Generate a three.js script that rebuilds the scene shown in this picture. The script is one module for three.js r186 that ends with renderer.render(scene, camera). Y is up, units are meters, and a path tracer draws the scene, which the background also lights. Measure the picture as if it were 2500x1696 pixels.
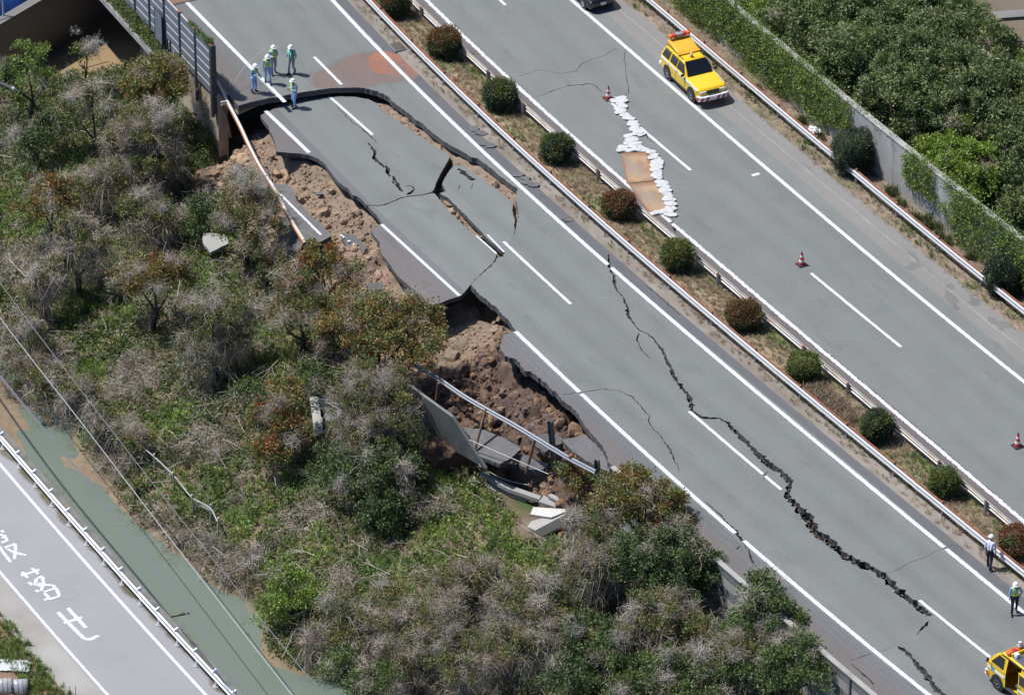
import * as THREE from 'three';
import { mergeGeometries } from 'three/addons/utils/BufferGeometryUtils.js';
import { MarchingCubes } from 'three/addons/objects/MarchingCubes.js';
import { RoundedBoxGeometry } from 'three/addons/geometries/RoundedBoxGeometry.js';
import { Brush, Evaluator, SUBTRACTION } from 'three-bvh-csg';
import { Sky } from 'three/addons/objects/Sky.js';

// ---------------------------------------------------------------- camera, sky, sun, exposure
const scene = new THREE.Scene();
const camera = new THREE.PerspectiveCamera(6.998, 1024 / 694, 5, 1200);   // long lens from a helicopter, 279 m away, looking 31.7 degrees down
camera.position.set(0, 146.656, 237.321);
camera.lookAt(0, 0, 0);

const SUN = new THREE.Vector3(-0.46, 0.88, -0.11).normalize();
const sky = new Sky();
sky.scale.setScalar(5000);
Object.assign(sky.material.uniforms.sunPosition.value, SUN);
sky.material.uniforms.turbidity.value = 5;
sky.material.uniforms.rayleigh.value = 0.55;
sky.material.uniforms.mieCoefficient.value = 0.004;
sky.material.uniforms.mieDirectionalG.value = 0.8;
scene.add(sky);
scene.environmentIntensity = 0.15;
const sun = new THREE.DirectionalLight(new THREE.Color(1, 0.965, 0.91), 3.9);
sun.position.copy(SUN).multiplyScalar(120);
sun.castShadow = true;
sun.shadow.mapSize.set(4096, 4096);
Object.assign(sun.shadow.camera, { left: -60, right: 60, top: 60, bottom: -60, near: 10, far: 260 });
scene.add(sun, sun.target);

const renderer = new THREE.WebGLRenderer({ antialias: true });
renderer.setSize(1024, 694);
renderer.toneMapping = THREE.LinearToneMapping;
renderer.toneMappingExposure = 1.3;
renderer.shadowMap.enabled = true;
const DATA = {lines:{OL:[-.562,.054,.562,7.207],IL:[.612,-.319,-.461,.058],FL:[.74,.371,-.381,-4.867],FR:[-.505,.341,.151,-11.933],ND:[[-26.69,3.51],[2.02,3.58],
[13.4,3.63],[21.43,3.56],[32.39,3.28]],FD:[[-27.28,-8.27],[-14.85,-8.2],[-6.61,-8.45],[5.37,-8.42],[13.62,-8.47]]},scarp:[[-14.45,-24.27],[-13.68,-24.71],
[-12.98,-25.0],[-12.33,-25.23],[-11.75,-25.47],[-10.72,-25.8],[-10.01,-26.07],[-8.9,-26.23],[-7.85,-26.14],[-7.12,-25.8],[-6.59,-25.33],[-6.25,-24.6],[-5.45,-23.41],
[-4.72,-22.35],[-4.0,-21.17],[-3.15,-20.0],[-2.18,-18.83],[-1.84,-18.68],[-1.07,-17.65],[-.37,-16.5],[.3,-15.49],[.23,-14.23],[.33,-13.11],[.23,-12.11],
[.17,-11.49],[.11,-10.88]],b1:[[-12.09,-25.44],[-11.19,-25.98],[-10.54,-26.21],[-9.76,-26.23],[-9.04,-26.13],[-8.31,-26.03],[-7.59,-25.73],[-7.19,-25.32],
[-6.91,-24.6],[-6.24,-23.66],[-5.51,-22.66],[-4.72,-21.67],[-4.0,-20.62],[-3.25,-19.7],[-3.23,-19.61],[-3.42,-18.86],[-3.67,-18.06],[-3.88,-17.2],[-4.02,-16.32],
[-4.19,-16.04],[-4.5,-15.9],[-4.82,-15.82],[-5.29,-15.73],[-5.71,-15.61],[-6.14,-15.28],[-6.52,-14.99],[-6.84,-14.88],[-7.47,-14.94],[-7.71,-15.48],[-8.0,-15.86],
[-8.19,-15.93],[-8.46,-16.56],[-8.99,-17.33],[-9.4,-18.22],[-9.75,-19.17],[-10.08,-19.69],[-10.61,-20.1],[-11.2,-20.31],[-12.36,-20.56],[-12.34,-20.75],
[-12.35,-20.77],[-12.44,-21.54],[-12.63,-22.31],[-12.86,-23.22],[-13.08,-23.74],[-13.29,-24.33],[-12.6,-25.07]],b2:[[.1,-10.87],[.15,-12.4],[.01,-13.46],
[.04,-14.24],[-.18,-14.66],[-.62,-15.51],[-1.32,-16.67],[-1.77,-17.37],[-2.29,-18.2],[-2.68,-18.59],[-3.0,-18.66],[-3.25,-18.11],[-3.49,-17.37],[-3.61,-16.73],
[-3.41,-15.98],[-3.74,-15.76],[-3.29,-15.24],[-2.9,-14.4],[-2.26,-13.01],[-1.3,-10.82],[-.67,-9.59],[-.36,-9.09]],b3:[[-7.44,-14.95],[-6.83,-14.82],[-6.49,-14.89],
[-6.11,-15.18],[-5.67,-15.48],[-5.26,-15.58],[-4.78,-15.63],[-4.47,-15.71],[-4.12,-15.82],[-3.99,-15.73],[-3.53,-14.5],[-3.02,-13.37],[-2.5,-12.37],[-1.93,-11.36],
[-1.3,-10.18],[-.77,-9.21],[-.85,-8.71],[-1.07,-8.19],[-1.44,-7.56],[-1.83,-6.89],[-2.0,-6.52],[-2.54,-5.35],[-3.13,-5.09],[-3.68,-4.71],[-4.17,-4.65],
[-4.55,-5.65],[-5.12,-6.56],[-5.7,-7.59],[-6.09,-8.61],[-6.55,-9.77],[-6.75,-10.53],[-6.73,-11.14],[-7.03,-11.8],[-7.23,-12.45],[-6.77,-12.95],[-6.64,-13.06],
[-6.94,-13.91],[-7.21,-14.45]],planes:{b1:[-.64307,.0289,-.01614],b2:[.22842,.07991,.02177],b3:[-.07336,.07173,.00352]},pit:[[-.36,-9.09],[-.47,-8.77],
[-.76,-8.55],[-1.03,-7.89],[-1.41,-7.17],[-1.79,-6.44],[-2.05,-5.97],[-1.99,-5.76],[-1.59,-5.05],[-1.09,-4.28],[-.6,-3.39],[-.23,-2.69],[.04,-1.99],[.19,-1.58],
[-.35,-1.23],[-.53,-.59],[-.55,.1],[-.35,.79],[.13,1.02],[.43,1.48],[.58,2.16],[1.0,2.27],[.95,2.36],[1.43,3.04],[1.9,3.83],[2.44,4.84],[3.08,5.85],[3.54,7.29],
[3.95,8.17],[4.35,9.04],[4.57,9.91]],cracks:{main:[[4.88,-9.27,.05],[4.89,-8.36,.1],[4.91,-7.51,.12],[5.1,-6.91,.1],[5.14,-6.37,.2],[5.11,-5.89,.1],[5.26,-5.36,.07],
[5.59,-4.7,.06],[5.68,-4.05,.1],[5.77,-3.52,.2],[5.74,-3.05,.16],[5.95,-2.47,.11],[6.12,-1.94,.1],[6.39,-1.5,.07],[6.67,-1.34,.06],[6.95,-.89,.08],[7.21,-.2,.1],
[7.44,.49,.14],[7.53,1.01,.13],[7.71,1.71,.18],[8.0,3.01,.19],[8.66,4.73,.22],[8.67,5.93,.28],[9.29,6.52,.18],[10.14,6.44,.12],[10.64,7.51,.21],[11.13,8.49,.25],
[11.62,9.46,.35],[12.21,10.62,.38],[12.91,11.39,.33],[13.19,12.16,.3],[13.05,12.92,.2],[12.94,13.26,.25],[13.41,14.24,.5],[13.98,15.37,.53],[14.14,16.49,.43],
[14.73,17.04,.45],[15.38,18.33,.53],[16.06,18.99,.45],[17.04,19.79,.53],[17.86,21.42,.45],[18.78,22.85,.38],[19.1,23.31,.25]],side:[[6.26,-1.38,.05],[6.17,-.89,.08],
[6.24,-.2,.07],[6.47,.49,.05],[6.79,1.03,.02]],arc:[[.47,4.23,.02],[1.42,4.19,.03],[2.62,4.31,.03],[3.58,4.08,.03],[4.42,3.83,.04],[5.25,4.0,.04],[5.78,4.51,.05],
[6.13,5.07,.05],[6.33,5.74,.06],[6.65,6.24,.05],[6.57,6.85,.06],[6.8,7.51,.05],[7.08,7.95,.05],[7.3,8.6,.05],[7.53,9.2,.08],[8.0,11.28,.02]],island:[[11.53,9.64,.05],
[11.78,10.02,.25],[11.91,10.56,.06]],island2:[[12.42,10.94,.03],[12.18,11.1,.04],[12.13,11.04,.07],[11.99,11.53,.05],[11.89,11.96,.05]],edge:[[9.08,13.73,.04],
[9.41,14.26,.05],[9.74,14.84,.06],[10.12,15.68,.08],[10.48,16.25,.12],[10.55,16.72,.14],[10.76,17.24,.08],[10.97,17.8,.06],[11.11,18.58,.1],[11.18,19.09,.08],
[11.52,19.8,.06],[11.85,20.31,.05]],edge2:[[10.66,17.46,.06],[10.42,17.86,.08]],van:[[17.46,25.69,.14],[17.82,26.13,.2],[18.07,26.67,.22],[18.26,27.2,.24],
[18.51,27.68,.25],[18.7,28.12,.27],[18.88,28.79,.28],[19.13,29.27,.3],[19.38,29.65,.3],[19.62,30.13,.3]],cross:[[17.29,25.74,.03],[16.88,25.98,.025],[16.42,26.23,.03],
[15.91,26.45,.03],[15.56,26.72,.03],[15.25,26.83,.03]],lower:[[14.65,26.03,.06],[14.91,26.42,.06],[15.19,26.91,.07],[15.47,27.39,.07],[15.78,27.93,.09],
[16.06,28.31,.1],[16.23,28.79,.07]],gash:[[18.35,24.83,.02],[18.6,24.41,.08],[18.91,23.87,.14],[19.09,23.5,.1]],thin:[[17.43,19.82,.015],[17.99,19.39,.02],
[18.42,18.88,.02],[19.16,18.52,.02],[19.49,18.16,.02],[20.15,17.7,.02],[20.63,17.39,.02],[20.95,17.8,.02],[21.12,17.75,.015]],joint:[[1.55,-15.6,.05],[1.61,-15.23,.05],
[2.11,-14.28,.06],[2.74,-13.16,.05],[3.29,-12.16,.05],[3.91,-11.11,.05],[4.46,-10.07,.05],[4.82,-9.46,.05],[5.37,-8.48,.04],[5.85,-7.51,.05],[6.69,-5.95,.04],
[7.58,-4.41,.05],[8.17,-3.35,.04],[8.87,-2.29,.05],[9.63,-1.13,.04],[10.5,.26,.04],[10.99,1.03,.03]],far1:[[1.19,-25.13,.03],[1.58,-25.4,.03],[2.1,-25.8,.05],
[2.7,-26.21,.04],[3.09,-26.47,.06],[3.61,-26.5,.05],[4.14,-26.65,.06],[4.4,-26.45,.05],[4.66,-25.94,.04],[4.91,-25.6,.03]],far2:[[.28,-27.42,.02],[1.0,-27.83,.02],
[1.33,-28.12,.03],[1.85,-28.03,.02],[2.64,-27.76,.02],[3.37,-27.96,.03],[3.7,-28.78,.03],[4.24,-29.26,.025],[4.9,-29.74,.02],[5.37,-30.28,.02],[5.61,-30.56,.02]],
far3:[[6.07,-30.35,.02],[5.99,-29.46,.03],[6.1,-28.23,.02],[6.11,-27.15,.03],[6.2,-26.34,.03],[6.15,-25.6,.03],[5.95,-25.33,.03]],far4:[[6.95,-21.11,.05],
[7.22,-20.52,.04],[7.54,-20.26,.02]],far5:[[8.2,-12.53,.03],[8.16,-11.91,.05],[8.27,-11.54,.12],[8.31,-11.11,.06]]},cracks1:{jag:[[-7.54,-21.21,.08],[-7.34,-20.82,.11],
[-7.17,-20.3,.15],[-7.19,-19.61,.2],[-6.95,-19.22,.18],[-6.65,-18.58,.14]],jag2:[[-6.56,-18.89,.09],[-6.45,-18.26,.24],[-6.37,-17.64,.15]],jag3:[[-6.18,-17.81,.09],
[-6.08,-17.12,.2],[-5.88,-16.68,.18],[-5.62,-16.15,.09]],fork:[[-5.53,-16.73,.06],[-5.21,-16.71,.06],[-5.05,-16.39,.08],[-5.2,-16.09,.15],[-5.45,-15.8,.15]],
seam:[[-9.62,-25.9,.03],[-8.99,-24.51,.04],[-8.45,-23.45,.04],[-7.84,-22.59,.06],[-7.37,-21.8,.06],[-6.97,-21.08,.03]]},cracks2:{notch:[[-2.8,-18.34,.1],
[-2.54,-17.84,.35],[-2.29,-17.4,.25],[-2.06,-17.04,.3],[-1.84,-16.9,.04]],tick:[[-2.78,-15.98,.03],[-2.69,-16.27,.04],[-2.73,-16.6,.02]],tick2:[[-2.01,-16.7,.03],
[-2.04,-16.31,.04],[-2.18,-16.0,.02]]},paint:{b1:[[-13.08,-24.87],[-10.6,-20.35]],b1dash:[[-9.72,-26.17],[-7.31,-22.02]],b3:[[-6.65,-12.94],[-2.61,-5.39]],
b3dash:[[-1.81,-11.19],[-.78,-9.28]],b2dash:[[-1.25,-11.09],[-.39,-9.14]],debrisA:[[-12.2,-17.98],[-9.75,-13.11]],debrisD:[[-8.77,-13.16],[-7.79,-11.91]]},stain:[[-10.73,-27.15],
[-10.45,-27.83],[-9.81,-28.44],[-9.18,-29.39],[-8.2,-29.8],[-7.28,-30.22],[-6.55,-30.15],[-5.88,-29.87],[-5.34,-28.78],[-4.9,-27.76],[-5.05,-27.15],[-5.57,-26.81],
[-6.61,-26.54],[-7.59,-26.34],[-8.77,-26.27],[-9.75,-26.14],[-10.54,-26.34]],stain2:[[-7.91,-28.78],[-7.21,-30.08],[-6.42,-30.01],[-5.88,-29.87],[-5.34,-28.78],
[-4.9,-27.76],[-5.18,-27.15],[-5.84,-27.35],[-6.83,-27.69],[-7.5,-28.1]],debris:{a:{o:[[-12.54,-18.61],[-11.92,-18.51],[-11.53,-18.23],[-11.09,-16.63],
[-10.4,-15.03],[-9.74,-14.16],[-9.26,-12.87],[-9.79,-12.48],[-10.59,-12.62],[-11.57,-15.68]],c:[-.2682,.1607,-.0394]},b:{o:[[-13.8,-23.95],[-13.34,-23.17],
[-12.94,-21.07],[-12.56,-18.66],[-13.77,-18.99],[-14.58,-21.16],[-14.78,-22.01],[-14.12,-22.86]],c:[4.5056,.5322,-.0309]},c:{o:[[-12.04,-15.89],[-11.58,-15.67],
[-11.23,-14.62],[-10.68,-13.35],[-10.99,-12.99],[-11.79,-13.78],[-12.06,-14.76]],c:[1.4118,.7817,-.3774]},d:{o:[[-8.8,-13.23],[-8.25,-12.81],[-7.7,-12.17],
[-7.46,-11.67],[-7.6,-11.43],[-7.94,-11.31],[-8.24,-11.88],[-8.44,-12.35]],c:[-2.8333,.9066,-.7192]},e:{o:[[-7.89,-11.4],[-7.36,-10.29],[-7.24,-9.71],[-7.63,-9.63],
[-8.1,-11.11]],c:[2.7628,1.19,-.3967]},f:{o:[[-7.21,-9.3],[-6.29,-8.59],[-5.9,-7.87],[-6.09,-7.69],[-6.72,-7.99],[-7.53,-9.24]],c:[-2.6337,1.0797,-.9159]},g:{o:[[-2.4,2.74],
[-1.7,3.11],[-.91,3.78],[-.07,4.57],[.44,5.37],[-.07,5.69],[-.61,5.84],[-1.75,4.73],[-2.06,3.51]],c:[-1.1656,.4021,-.2812]},h:{o:[[.77,5.22],[1.6,5.41],
[2.26,5.68],[2.61,6.11],[1.9,6.0],[1.6,6.06],[1.12,5.66]],c:[2.8164,.643,-.9979]},i:{o:[[.17,5.19],[1.01,5.72],[1.75,6.38],[1.39,6.47],[.83,6.11],[.32,5.59]],
c:[1.7098,.8155,-.9141]},j:{o:[[2.39,7.0],[3.46,7.33],[3.95,8.17],[4.7,9.31],[5.62,10.64],[4.72,10.42],[4.05,9.64],[2.95,8.09]],c:[-.3061,.5601,-.2763]},k:{o:[[-10.23,-17.76],
[-9.91,-17.71],[-9.81,-17.39],[-10.16,-17.5]],c:[.1893,.3219,-.0904]},l:{o:[[-3.82,-.48],[-3.45,-.29],[-3.52,-.3],[-3.89,-.46]],c:[40.0871,14.5396,-29.4025]}},soil:[[-13.25,-22.78,-1.9],
[-12.03,-21.39,-1.7],[-11.38,-21.41,-1.45],[-10.57,-20.52,-1.2],[-9.9,-19.69,-1.1],[-11.66,-19.84,-2.0],[-10.54,-19.11,-1.8],[-10.23,-17.36,-1.9],[-10.95,-17.71,-2.1],
[-9.34,-17.9,-1.25],[-8.66,-16.25,-1.25],[-9.3,-16.18,-1.8],[-8.32,-15.58,-1.45],[-7.59,-14.32,-1.15],[-8.5,-14.59,-1.9],[-7.65,-13.83,-1.6],[-7.3,-12.59,-1.45],
[-7.28,-11.52,-1.55],[-6.83,-11.17,-1.05],[-6.88,-10.02,-1.75],[-6.23,-8.98,-1.2],[-6.09,-8.2,-1.6],[-5.65,-7.79,-1.5],[-5.15,-7.48,-1.6],[-4.52,-7.09,-1.8],
[-6.92,-8.75,-2.3],[-14.14,-27.7,-3.4],[-13.46,-27.48,-2.9],[-13.02,-25.0,-2.1],[-12.75,-23.07,-1.75],[-12.5,-21.59,-1.65],[-14.41,-26.05,-3.6],[-15.06,-25.42,-4.0],
[-11.93,-24.3,-1.1],[-1.97,-7.2,-1.3],[-2.73,-7.8,-2.1],[-3.15,-6.21,-2.3],[-2.28,-6.33,-1.5],[-1.6,-7.17,-2.3],[-.98,-6.14,-2.4],[-1.59,-4.81,-1.8],[-.48,-3.43,-1.1],
[-.23,-2.85,-.6],[-2.21,-4.31,-2.0],[-1.28,-2.97,-1.9],[-.66,-1.75,-1.0],[-2.19,-2.45,-2.3],[-.97,-1.97,-2.0],[-.05,-.29,-1.1],[-1.88,-.47,-2.5],[-.66,.01,-2.2],
[.25,.46,-1.2],[.38,1.22,-1.8],[-2.88,-3.1,-2.7],[-2.81,-1.88,-3.1],[-2.81,.25,-2.9],[-.98,.65,-2.5],[-.07,.47,-1.9],[.53,1.45,-1.5],[1.13,2.72,-1.2],[2.02,4.45,-1.1],
[2.37,5.67,-.75],[1.43,4.73,-1.7],[2.9,6.94,-.5],[3.31,7.4,-.35],[-1.59,1.68,-3.0],[-.98,2.38,-3.2],[.23,4.3,-2.9],[-.37,5.28,-3.7],[1.12,6.38,-3.7],[2.31,7.22,-2.3],
[-3.41,1.37,-3.2],[2.03,5.74,-3.9],[2.26,6.32,-4.1],[3.19,7.8,-1.5],[-11.97,-26.39,-1.0],[-9.82,-27.32,-.9],[-7.63,-26.83,-.8],[-6.28,-24.48,-.55],[-5.39,-23.38,-.5],
[-4.08,-21.42,-.48],[-3.42,-20.41,-.47],[-2.56,-19.51,-.45],[-1.49,-18.18,-.42],[-.21,-16.12,-.38],[.17,-13.7,-.38],[-4.73,-22.41,-.5],[-3.52,-19.11,-1.2],
[-3.62,-18.64,-1.3],[-3.87,-17.58,-1.3],[-3.71,-16.78,-1.2],[-2.52,-13.92,-.75],[-1.04,-10.78,-.6],[-1.65,-8.52,-.7]],T:{rail_left:[[-15.62,.45,-26.0],
[-15.06,-.1,-24.91],[-14.35,-.55,-23.19],[-13.69,-.75,-21.05],[-13.04,-.95,-19.2],[-12.49,-1.1,-17.92],[-11.54,-1.1,-14.86],[-11.06,-1.25,-13.61],[-10.58,-1.45,-12.52]],
rail_left_end:[[-15.38,-.05,-24.69],[-15.03,-.1,-24.89]],rail_hang:[[-15.33,-.3,-24.87],[-15.15,-.9,-24.87],[-14.92,-2.2,-24.78]],rail_pit:[[-5.07,-1.3,-.87],
[-3.65,-1.35,.6],[-2.43,-1.3,2.22],[-1.21,-1.2,3.73],[.23,-1.05,5.47],[1.88,-.85,7.66],[2.82,-.5,9.24],[3.99,.1,11.31]],rail_posts:[[[-1.27,-1.2,3.73],
[-1.82,-3.1,4.55]],[[1.15,-.95,6.63],[.68,-3.4,6.07]],[[-3.61,-1.35,1.12],[-3.73,-2.4,1.04]]],rail_pit_far:[[-10.05,-3.0,-7.6],[-9.38,-3.4,-6.7]],hpost:[[[1.83,.4,7.36],
[2.19,-4.2,6.27]],[[4.02,.55,11.03],[4.22,-2.6,8.83]]],lean:[[-5.03,-1.2,1.41],[-2.83,-1.5,3.87],[-1.81,-2.9,5.19],[-1.54,-3.7,5.56],[-3.66,-4.1,1.53],
[-4.51,-3.1,.84]],wires:[[[-2.11,-2.5,4.48],[-.31,-2.5,5.92],[1.77,-2.6,7.42]],[[-1.63,-3.6,4.99],[-1.21,-3.8,5.24],[-.37,-4.1,5.55],[1.01,-4.2,5.94],[2.03,-4.2,5.72]]],
panels:[{o:[[-1.58,4.63],[-1.43,4.62],[-.07,5.76],[1.42,6.8],[1.33,6.94],[-.19,5.89]],c:[-1.0177,.4432,-.5684]},{o:[[-1.97,4.17],[-1.76,4.21],[-.61,5.51],
[.53,6.83],[.38,6.93],[-.85,5.63]],c:[-2.4041,.3615,-.4152]},{o:[[-1.22,4.71],[-.16,5.59],[.83,6.33],[.65,6.36],[-.31,5.66],[-1.34,4.79]],c:[-.8406,.5969,-.6753]},{o:[[1.3,7.46],
[1.54,7.2],[2.85,8.24],[2.67,8.31]],c:[-.9498,.3091,-.4828]},{o:[[1.72,7.45],[1.9,7.35],[3.17,8.44],[2.96,8.52]],c:[-2.1352,.1394,-.2556]},{o:[[.88,8.27],
[1.03,7.78],[2.84,8.53],[1.89,8.82]],c:[-3.5189,.2457,-.1266]},{o:[[.73,8.9],[.94,8.59],[2.84,8.5],[2.96,8.72],[1.12,9.3]],c:[-3.3997,.3006,-.1652]},{o:[[1.05,10.02],
[1.11,9.84],[3.13,8.85],[3.52,8.85],[1.41,9.91]],c:[15.5834,-.6544,-1.9413]}],panels2:[{o:[[-17.57,-24.07],[-17.34,-24.07],[-16.81,-23.58],[-17.03,-22.88],
[-17.53,-23.66]],c:[-26.8022,.164,-1.0837]},{o:[[-17.27,-23.28],[-16.96,-23.05],[-16.68,-21.78],[-17.15,-21.89]],c:[-6.9303,.2871,-.3131]},{o:[[-17.52,-22.11],
[-17.02,-21.96],[-16.67,-20.73],[-17.43,-20.88]],c:[-5.2735,.3146,-.2662]},{o:[[-16.59,-21.44],[-16.14,-21.62],[-16.06,-21.26],[-16.52,-21.29]],c:[-17.5078,.16,-.7351]},{o:[[-18.43,-21.86],
[-17.42,-22.87],[-16.99,-22.92],[-17.29,-22.44],[-18.1,-21.84]],c:[-26.5149,.3349,-1.2482]},{o:[[-10.12,-1.98],[-9.62,-1.82],[-9.36,.29],[-9.76,.31]],c:[-1.5631,.3292,-.4023]},{o:[[-9.55,-1.54],
[-8.93,-1.31],[-8.43,-.6],[-8.8,-.46],[-9.24,-.75]],c:[3.4246,.9918,-1.3927]},{o:[[-16.07,-16.64],[-14.83,-16.17],[-14.69,-15.6],[-15.64,-15.31],[-16.05,-16.03]],
c:[-4.9817,.3113,-.4018]}],rope:[[-14.74,.02,-25.77],[-14.67,.5,-25.98],[-14.32,.9,-26.47],[-13.8,1.3,-26.96],[-13.42,1.5,-27.34],[-13.1,1.6,-27.66]],people:[[-13.67,.0,-25.71],
[-12.97,.0,-26.7],[-12.71,.0,-27.73],[-11.74,.0,-27.73],[-11.51,-.62,-25.07],[22.06,.0,19.42],[22.94,.0,23.09]],suv:[[8.13,.0,-27.09],[9.56,.0,-24.75]],
van:[[21.68,.0,29.1]],cones:[[5.1,.0,-25.0],[14.58,.0,-7.9],[24.17,.0,8.99]],car:[[3.85,.0,-35.1]],bags:[[5.42,.0,-24.89],[5.78,.0,-25.0],[5.91,.0,-24.63],
[5.52,.0,-24.67],[5.74,.0,-24.33],[5.87,.0,-24.09],[5.64,.0,-23.94],[5.76,.0,-23.67],[5.66,.0,-23.43],[5.92,.0,-23.21],[6.04,.0,-22.94],[6.2,.0,-22.74],
[6.36,.0,-22.42],[6.29,.0,-22.15],[6.45,.0,-22.09],[6.41,.0,-21.76],[6.53,.0,-21.56],[6.66,.0,-21.3],[6.79,.0,-21.14],[6.5,.0,-21.27],[6.07,.0,-20.91],
[6.29,.0,-20.71],[6.13,.0,-20.54],[6.39,.0,-20.45],[6.06,.0,-20.19],[6.32,.0,-20.13],[6.54,.0,-20.13],[5.79,.0,-19.74],[6.05,.0,-19.84],[6.31,.0,-19.77],
[6.57,.0,-19.8],[6.82,.0,-19.61],[5.69,.0,-19.42],[5.95,.0,-19.45],[6.21,.0,-19.45],[6.46,.0,-19.48],[6.72,.0,-19.42],[6.94,.0,-19.45],[7.23,.0,-19.22],
[7.38,.0,-18.99],[7.52,.0,-18.64],[7.31,.0,-18.64],[7.63,.0,-18.32],[7.43,.0,-18.26],[7.62,.0,-18.0],[7.39,.0,-17.87],[7.55,.0,-17.68],[7.41,.0,-17.36],
[7.52,.0,-17.17],[7.43,.0,-16.85],[7.52,.0,-16.59],[7.64,.0,-16.15],[7.8,.0,-16.02],[7.7,.0,-15.77],[7.85,.0,-15.64],[7.91,.0,-15.33],[7.81,.0,-15.14],
[7.96,.0,-14.95],[7.47,.0,-17.7],[7.57,.0,-17.9],[7.5,.0,-17.32],[7.51,.0,-16.94],[7.54,.0,-16.62],[7.65,.0,-16.17],[7.81,.0,-16.05],[7.74,.0,-15.73],[7.9,.0,-15.67],
[7.83,.0,-15.35],[7.98,.0,-15.26],[7.91,.0,-14.97],[8.03,.0,-14.66],[7.99,.0,-14.34],[8.15,.0,-14.28],[8.08,.0,-13.97],[8.18,.0,-13.84],[8.1,.0,-13.53],
[8.19,.0,-13.41],[8.03,.0,-13.16],[7.27,.0,-12.97],[7.52,.0,-13.06],[7.78,.0,-13.13],[8.02,.0,-12.84],[8.21,.0,-12.84]],plates:[[[5.66,.03,-19.17],[7.1,.03,-19.32],
[7.33,.03,-16.33],[5.92,.03,-16.01]],[[6.01,.03,-15.91],[7.5,.03,-16.29],[8.01,.03,-13.35],[7.03,.03,-12.95]]],bushes:[[-3.44,.6,-29.71],[-.65,.6,-23.84],
[2.21,.6,-18.24],[5.38,.6,-12.52],[8.22,.6,-7.35],[11.36,.6,-1.83],[14.3,.6,2.94],[17.36,.6,8.49],[20.28,.6,13.33],[23.33,.6,18.36],[-6.48,.6,-34.05]],
glyph:[[[-21.75,12.76],[-20.45,14.83],[-20.26,15.03],[-20.02,15.02],[-19.68,14.72]],[[-21.3,12.41],[-20.32,14.06]],[[-21.41,13.68],[-20.55,13.19]],[[-23.75,9.64],
[-22.89,9.11]],[[-23.72,9.32],[-23.4,9.82]],[[-23.26,8.99],[-22.92,9.5]],[[-23.33,10.21],[-23.13,10.46]],[[-22.96,10.89],[-22.77,11.03]],[[-22.71,9.67],
[-22.99,9.96],[-23.0,10.39],[-22.75,10.53]],[[-22.7,9.75],[-22.6,10.32],[-22.68,10.96]],[[-22.88,10.32],[-22.51,10.43],[-22.15,10.5],[-22.02,10.68]],[[-22.55,11.07],
[-21.97,10.71],[-21.77,11.39],[-22.19,11.67],[-22.53,11.1]],[[-22.5,11.74],[-22.31,11.63]],[[-25.02,7.07],[-24.63,7.87],[-24.35,8.45]],[[-24.72,7.22],[-24.22,6.85]],
[[-24.22,6.89],[-24.17,7.51],[-24.18,8.2]],[[-24.57,7.33],[-24.25,7.62],[-23.62,7.87]],[[-24.92,6.78],[-24.61,6.56]],[[-25.09,6.05],[-24.72,6.2]],[[-24.95,6.34],
[-24.75,6.27],[-24.65,6.6]],[[-25.0,5.68],[-24.86,5.9]]],field:[[[-24.19,16.8],[-23.81,16.78],[-23.5,16.87],[-23.16,16.85],[-22.65,17.03],[-22.79,17.76],
[-23.35,17.78],[-24.12,17.66]]],tunnels:[[-23.79,-7.0,19.08],[-23.06,-7.0,19.15]],stakes:[[-21.8,-7.0,19.6],[-20.73,-7.0,19.6],[-20.46,-7.0,19.6]],cables:[[[-26.56,-.5,-1.15],
[-20.16,-.9,10.97],[-11.89,-.5,28.83],[-8.91,.0,35.65]],[[-26.56,-.4,-1.2],[-20.15,-.8,10.93],[-11.59,-.4,28.97],[-8.62,.1,35.79]],[[-27.04,-.5,-7.05],
[-20.45,-.9,6.3],[-14.31,-.7,19.41],[-7.0,.0,35.0]],[[-27.32,-.5,-10.52],[-19.66,-1.0,5.35],[-13.55,-.8,18.24],[-7.91,-.3,29.9]]],fence:[[-23.48,-6.61,-8.66],
[-22.09,-6.49,-6.8],[-21.23,-6.43,-5.53],[-20.48,-6.44,-4.04],[-19.01,-6.39,-1.71],[-17.77,-6.33,.13],[-16.71,-6.31,1.86],[-15.7,-6.33,3.83],[-14.8,-6.25,4.83],
[-14.39,-6.3,5.96]],trees:[["olive",[[-19.13,-.01,-26.89,1.49],[-18.3,.46,-27.01,.99],[-19.97,-.73,-26.73,1.1],[-17.91,-.15,-25.93,.83]]],["vine",[[-19.54,-1.01,-23.2,1.59],
[-18.46,-.68,-22.61,.99],[-20.51,-1.84,-23.25,1.21],[-18.47,-1.75,-22.16,.88],[-19.04,-2.08,-21.8,1.1]]],["twig",[[-22.51,-1.69,-27.5,1.1],[-23.49,-2.41,-27.58,.88],
[-21.52,-1.87,-26.61,.88]]],["red",[[-24.37,-3.3,-21.13,1.1],[-25.29,-4.04,-20.55,.99],[-23.63,-3.8,-20.14,.88]]],["vine",[[-22.52,-3.05,-15.93,1.26],[-21.59,-3.33,-15.51,.88],
[-23.53,-4.04,-15.14,.88]]],["vine",[[-23.9,-4.05,-13.83,.88],[-24.5,-5.1,-13.6,.88]]],["vine",[[-19.21,-2.89,-18.14,1.32],[-18.15,-3.03,-17.47,.99]]],
["grey",[[-13.62,-.59,-14.65,1.49],[-12.69,-.8,-13.68,1.1],[-14.55,-1.41,-14.71,1.1],[-13.89,-.25,-15.88,.99]]],["red",[[-18.47,-2.58,-10.94,1.32],[-17.36,-2.56,-11.35,1.1],
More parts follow.
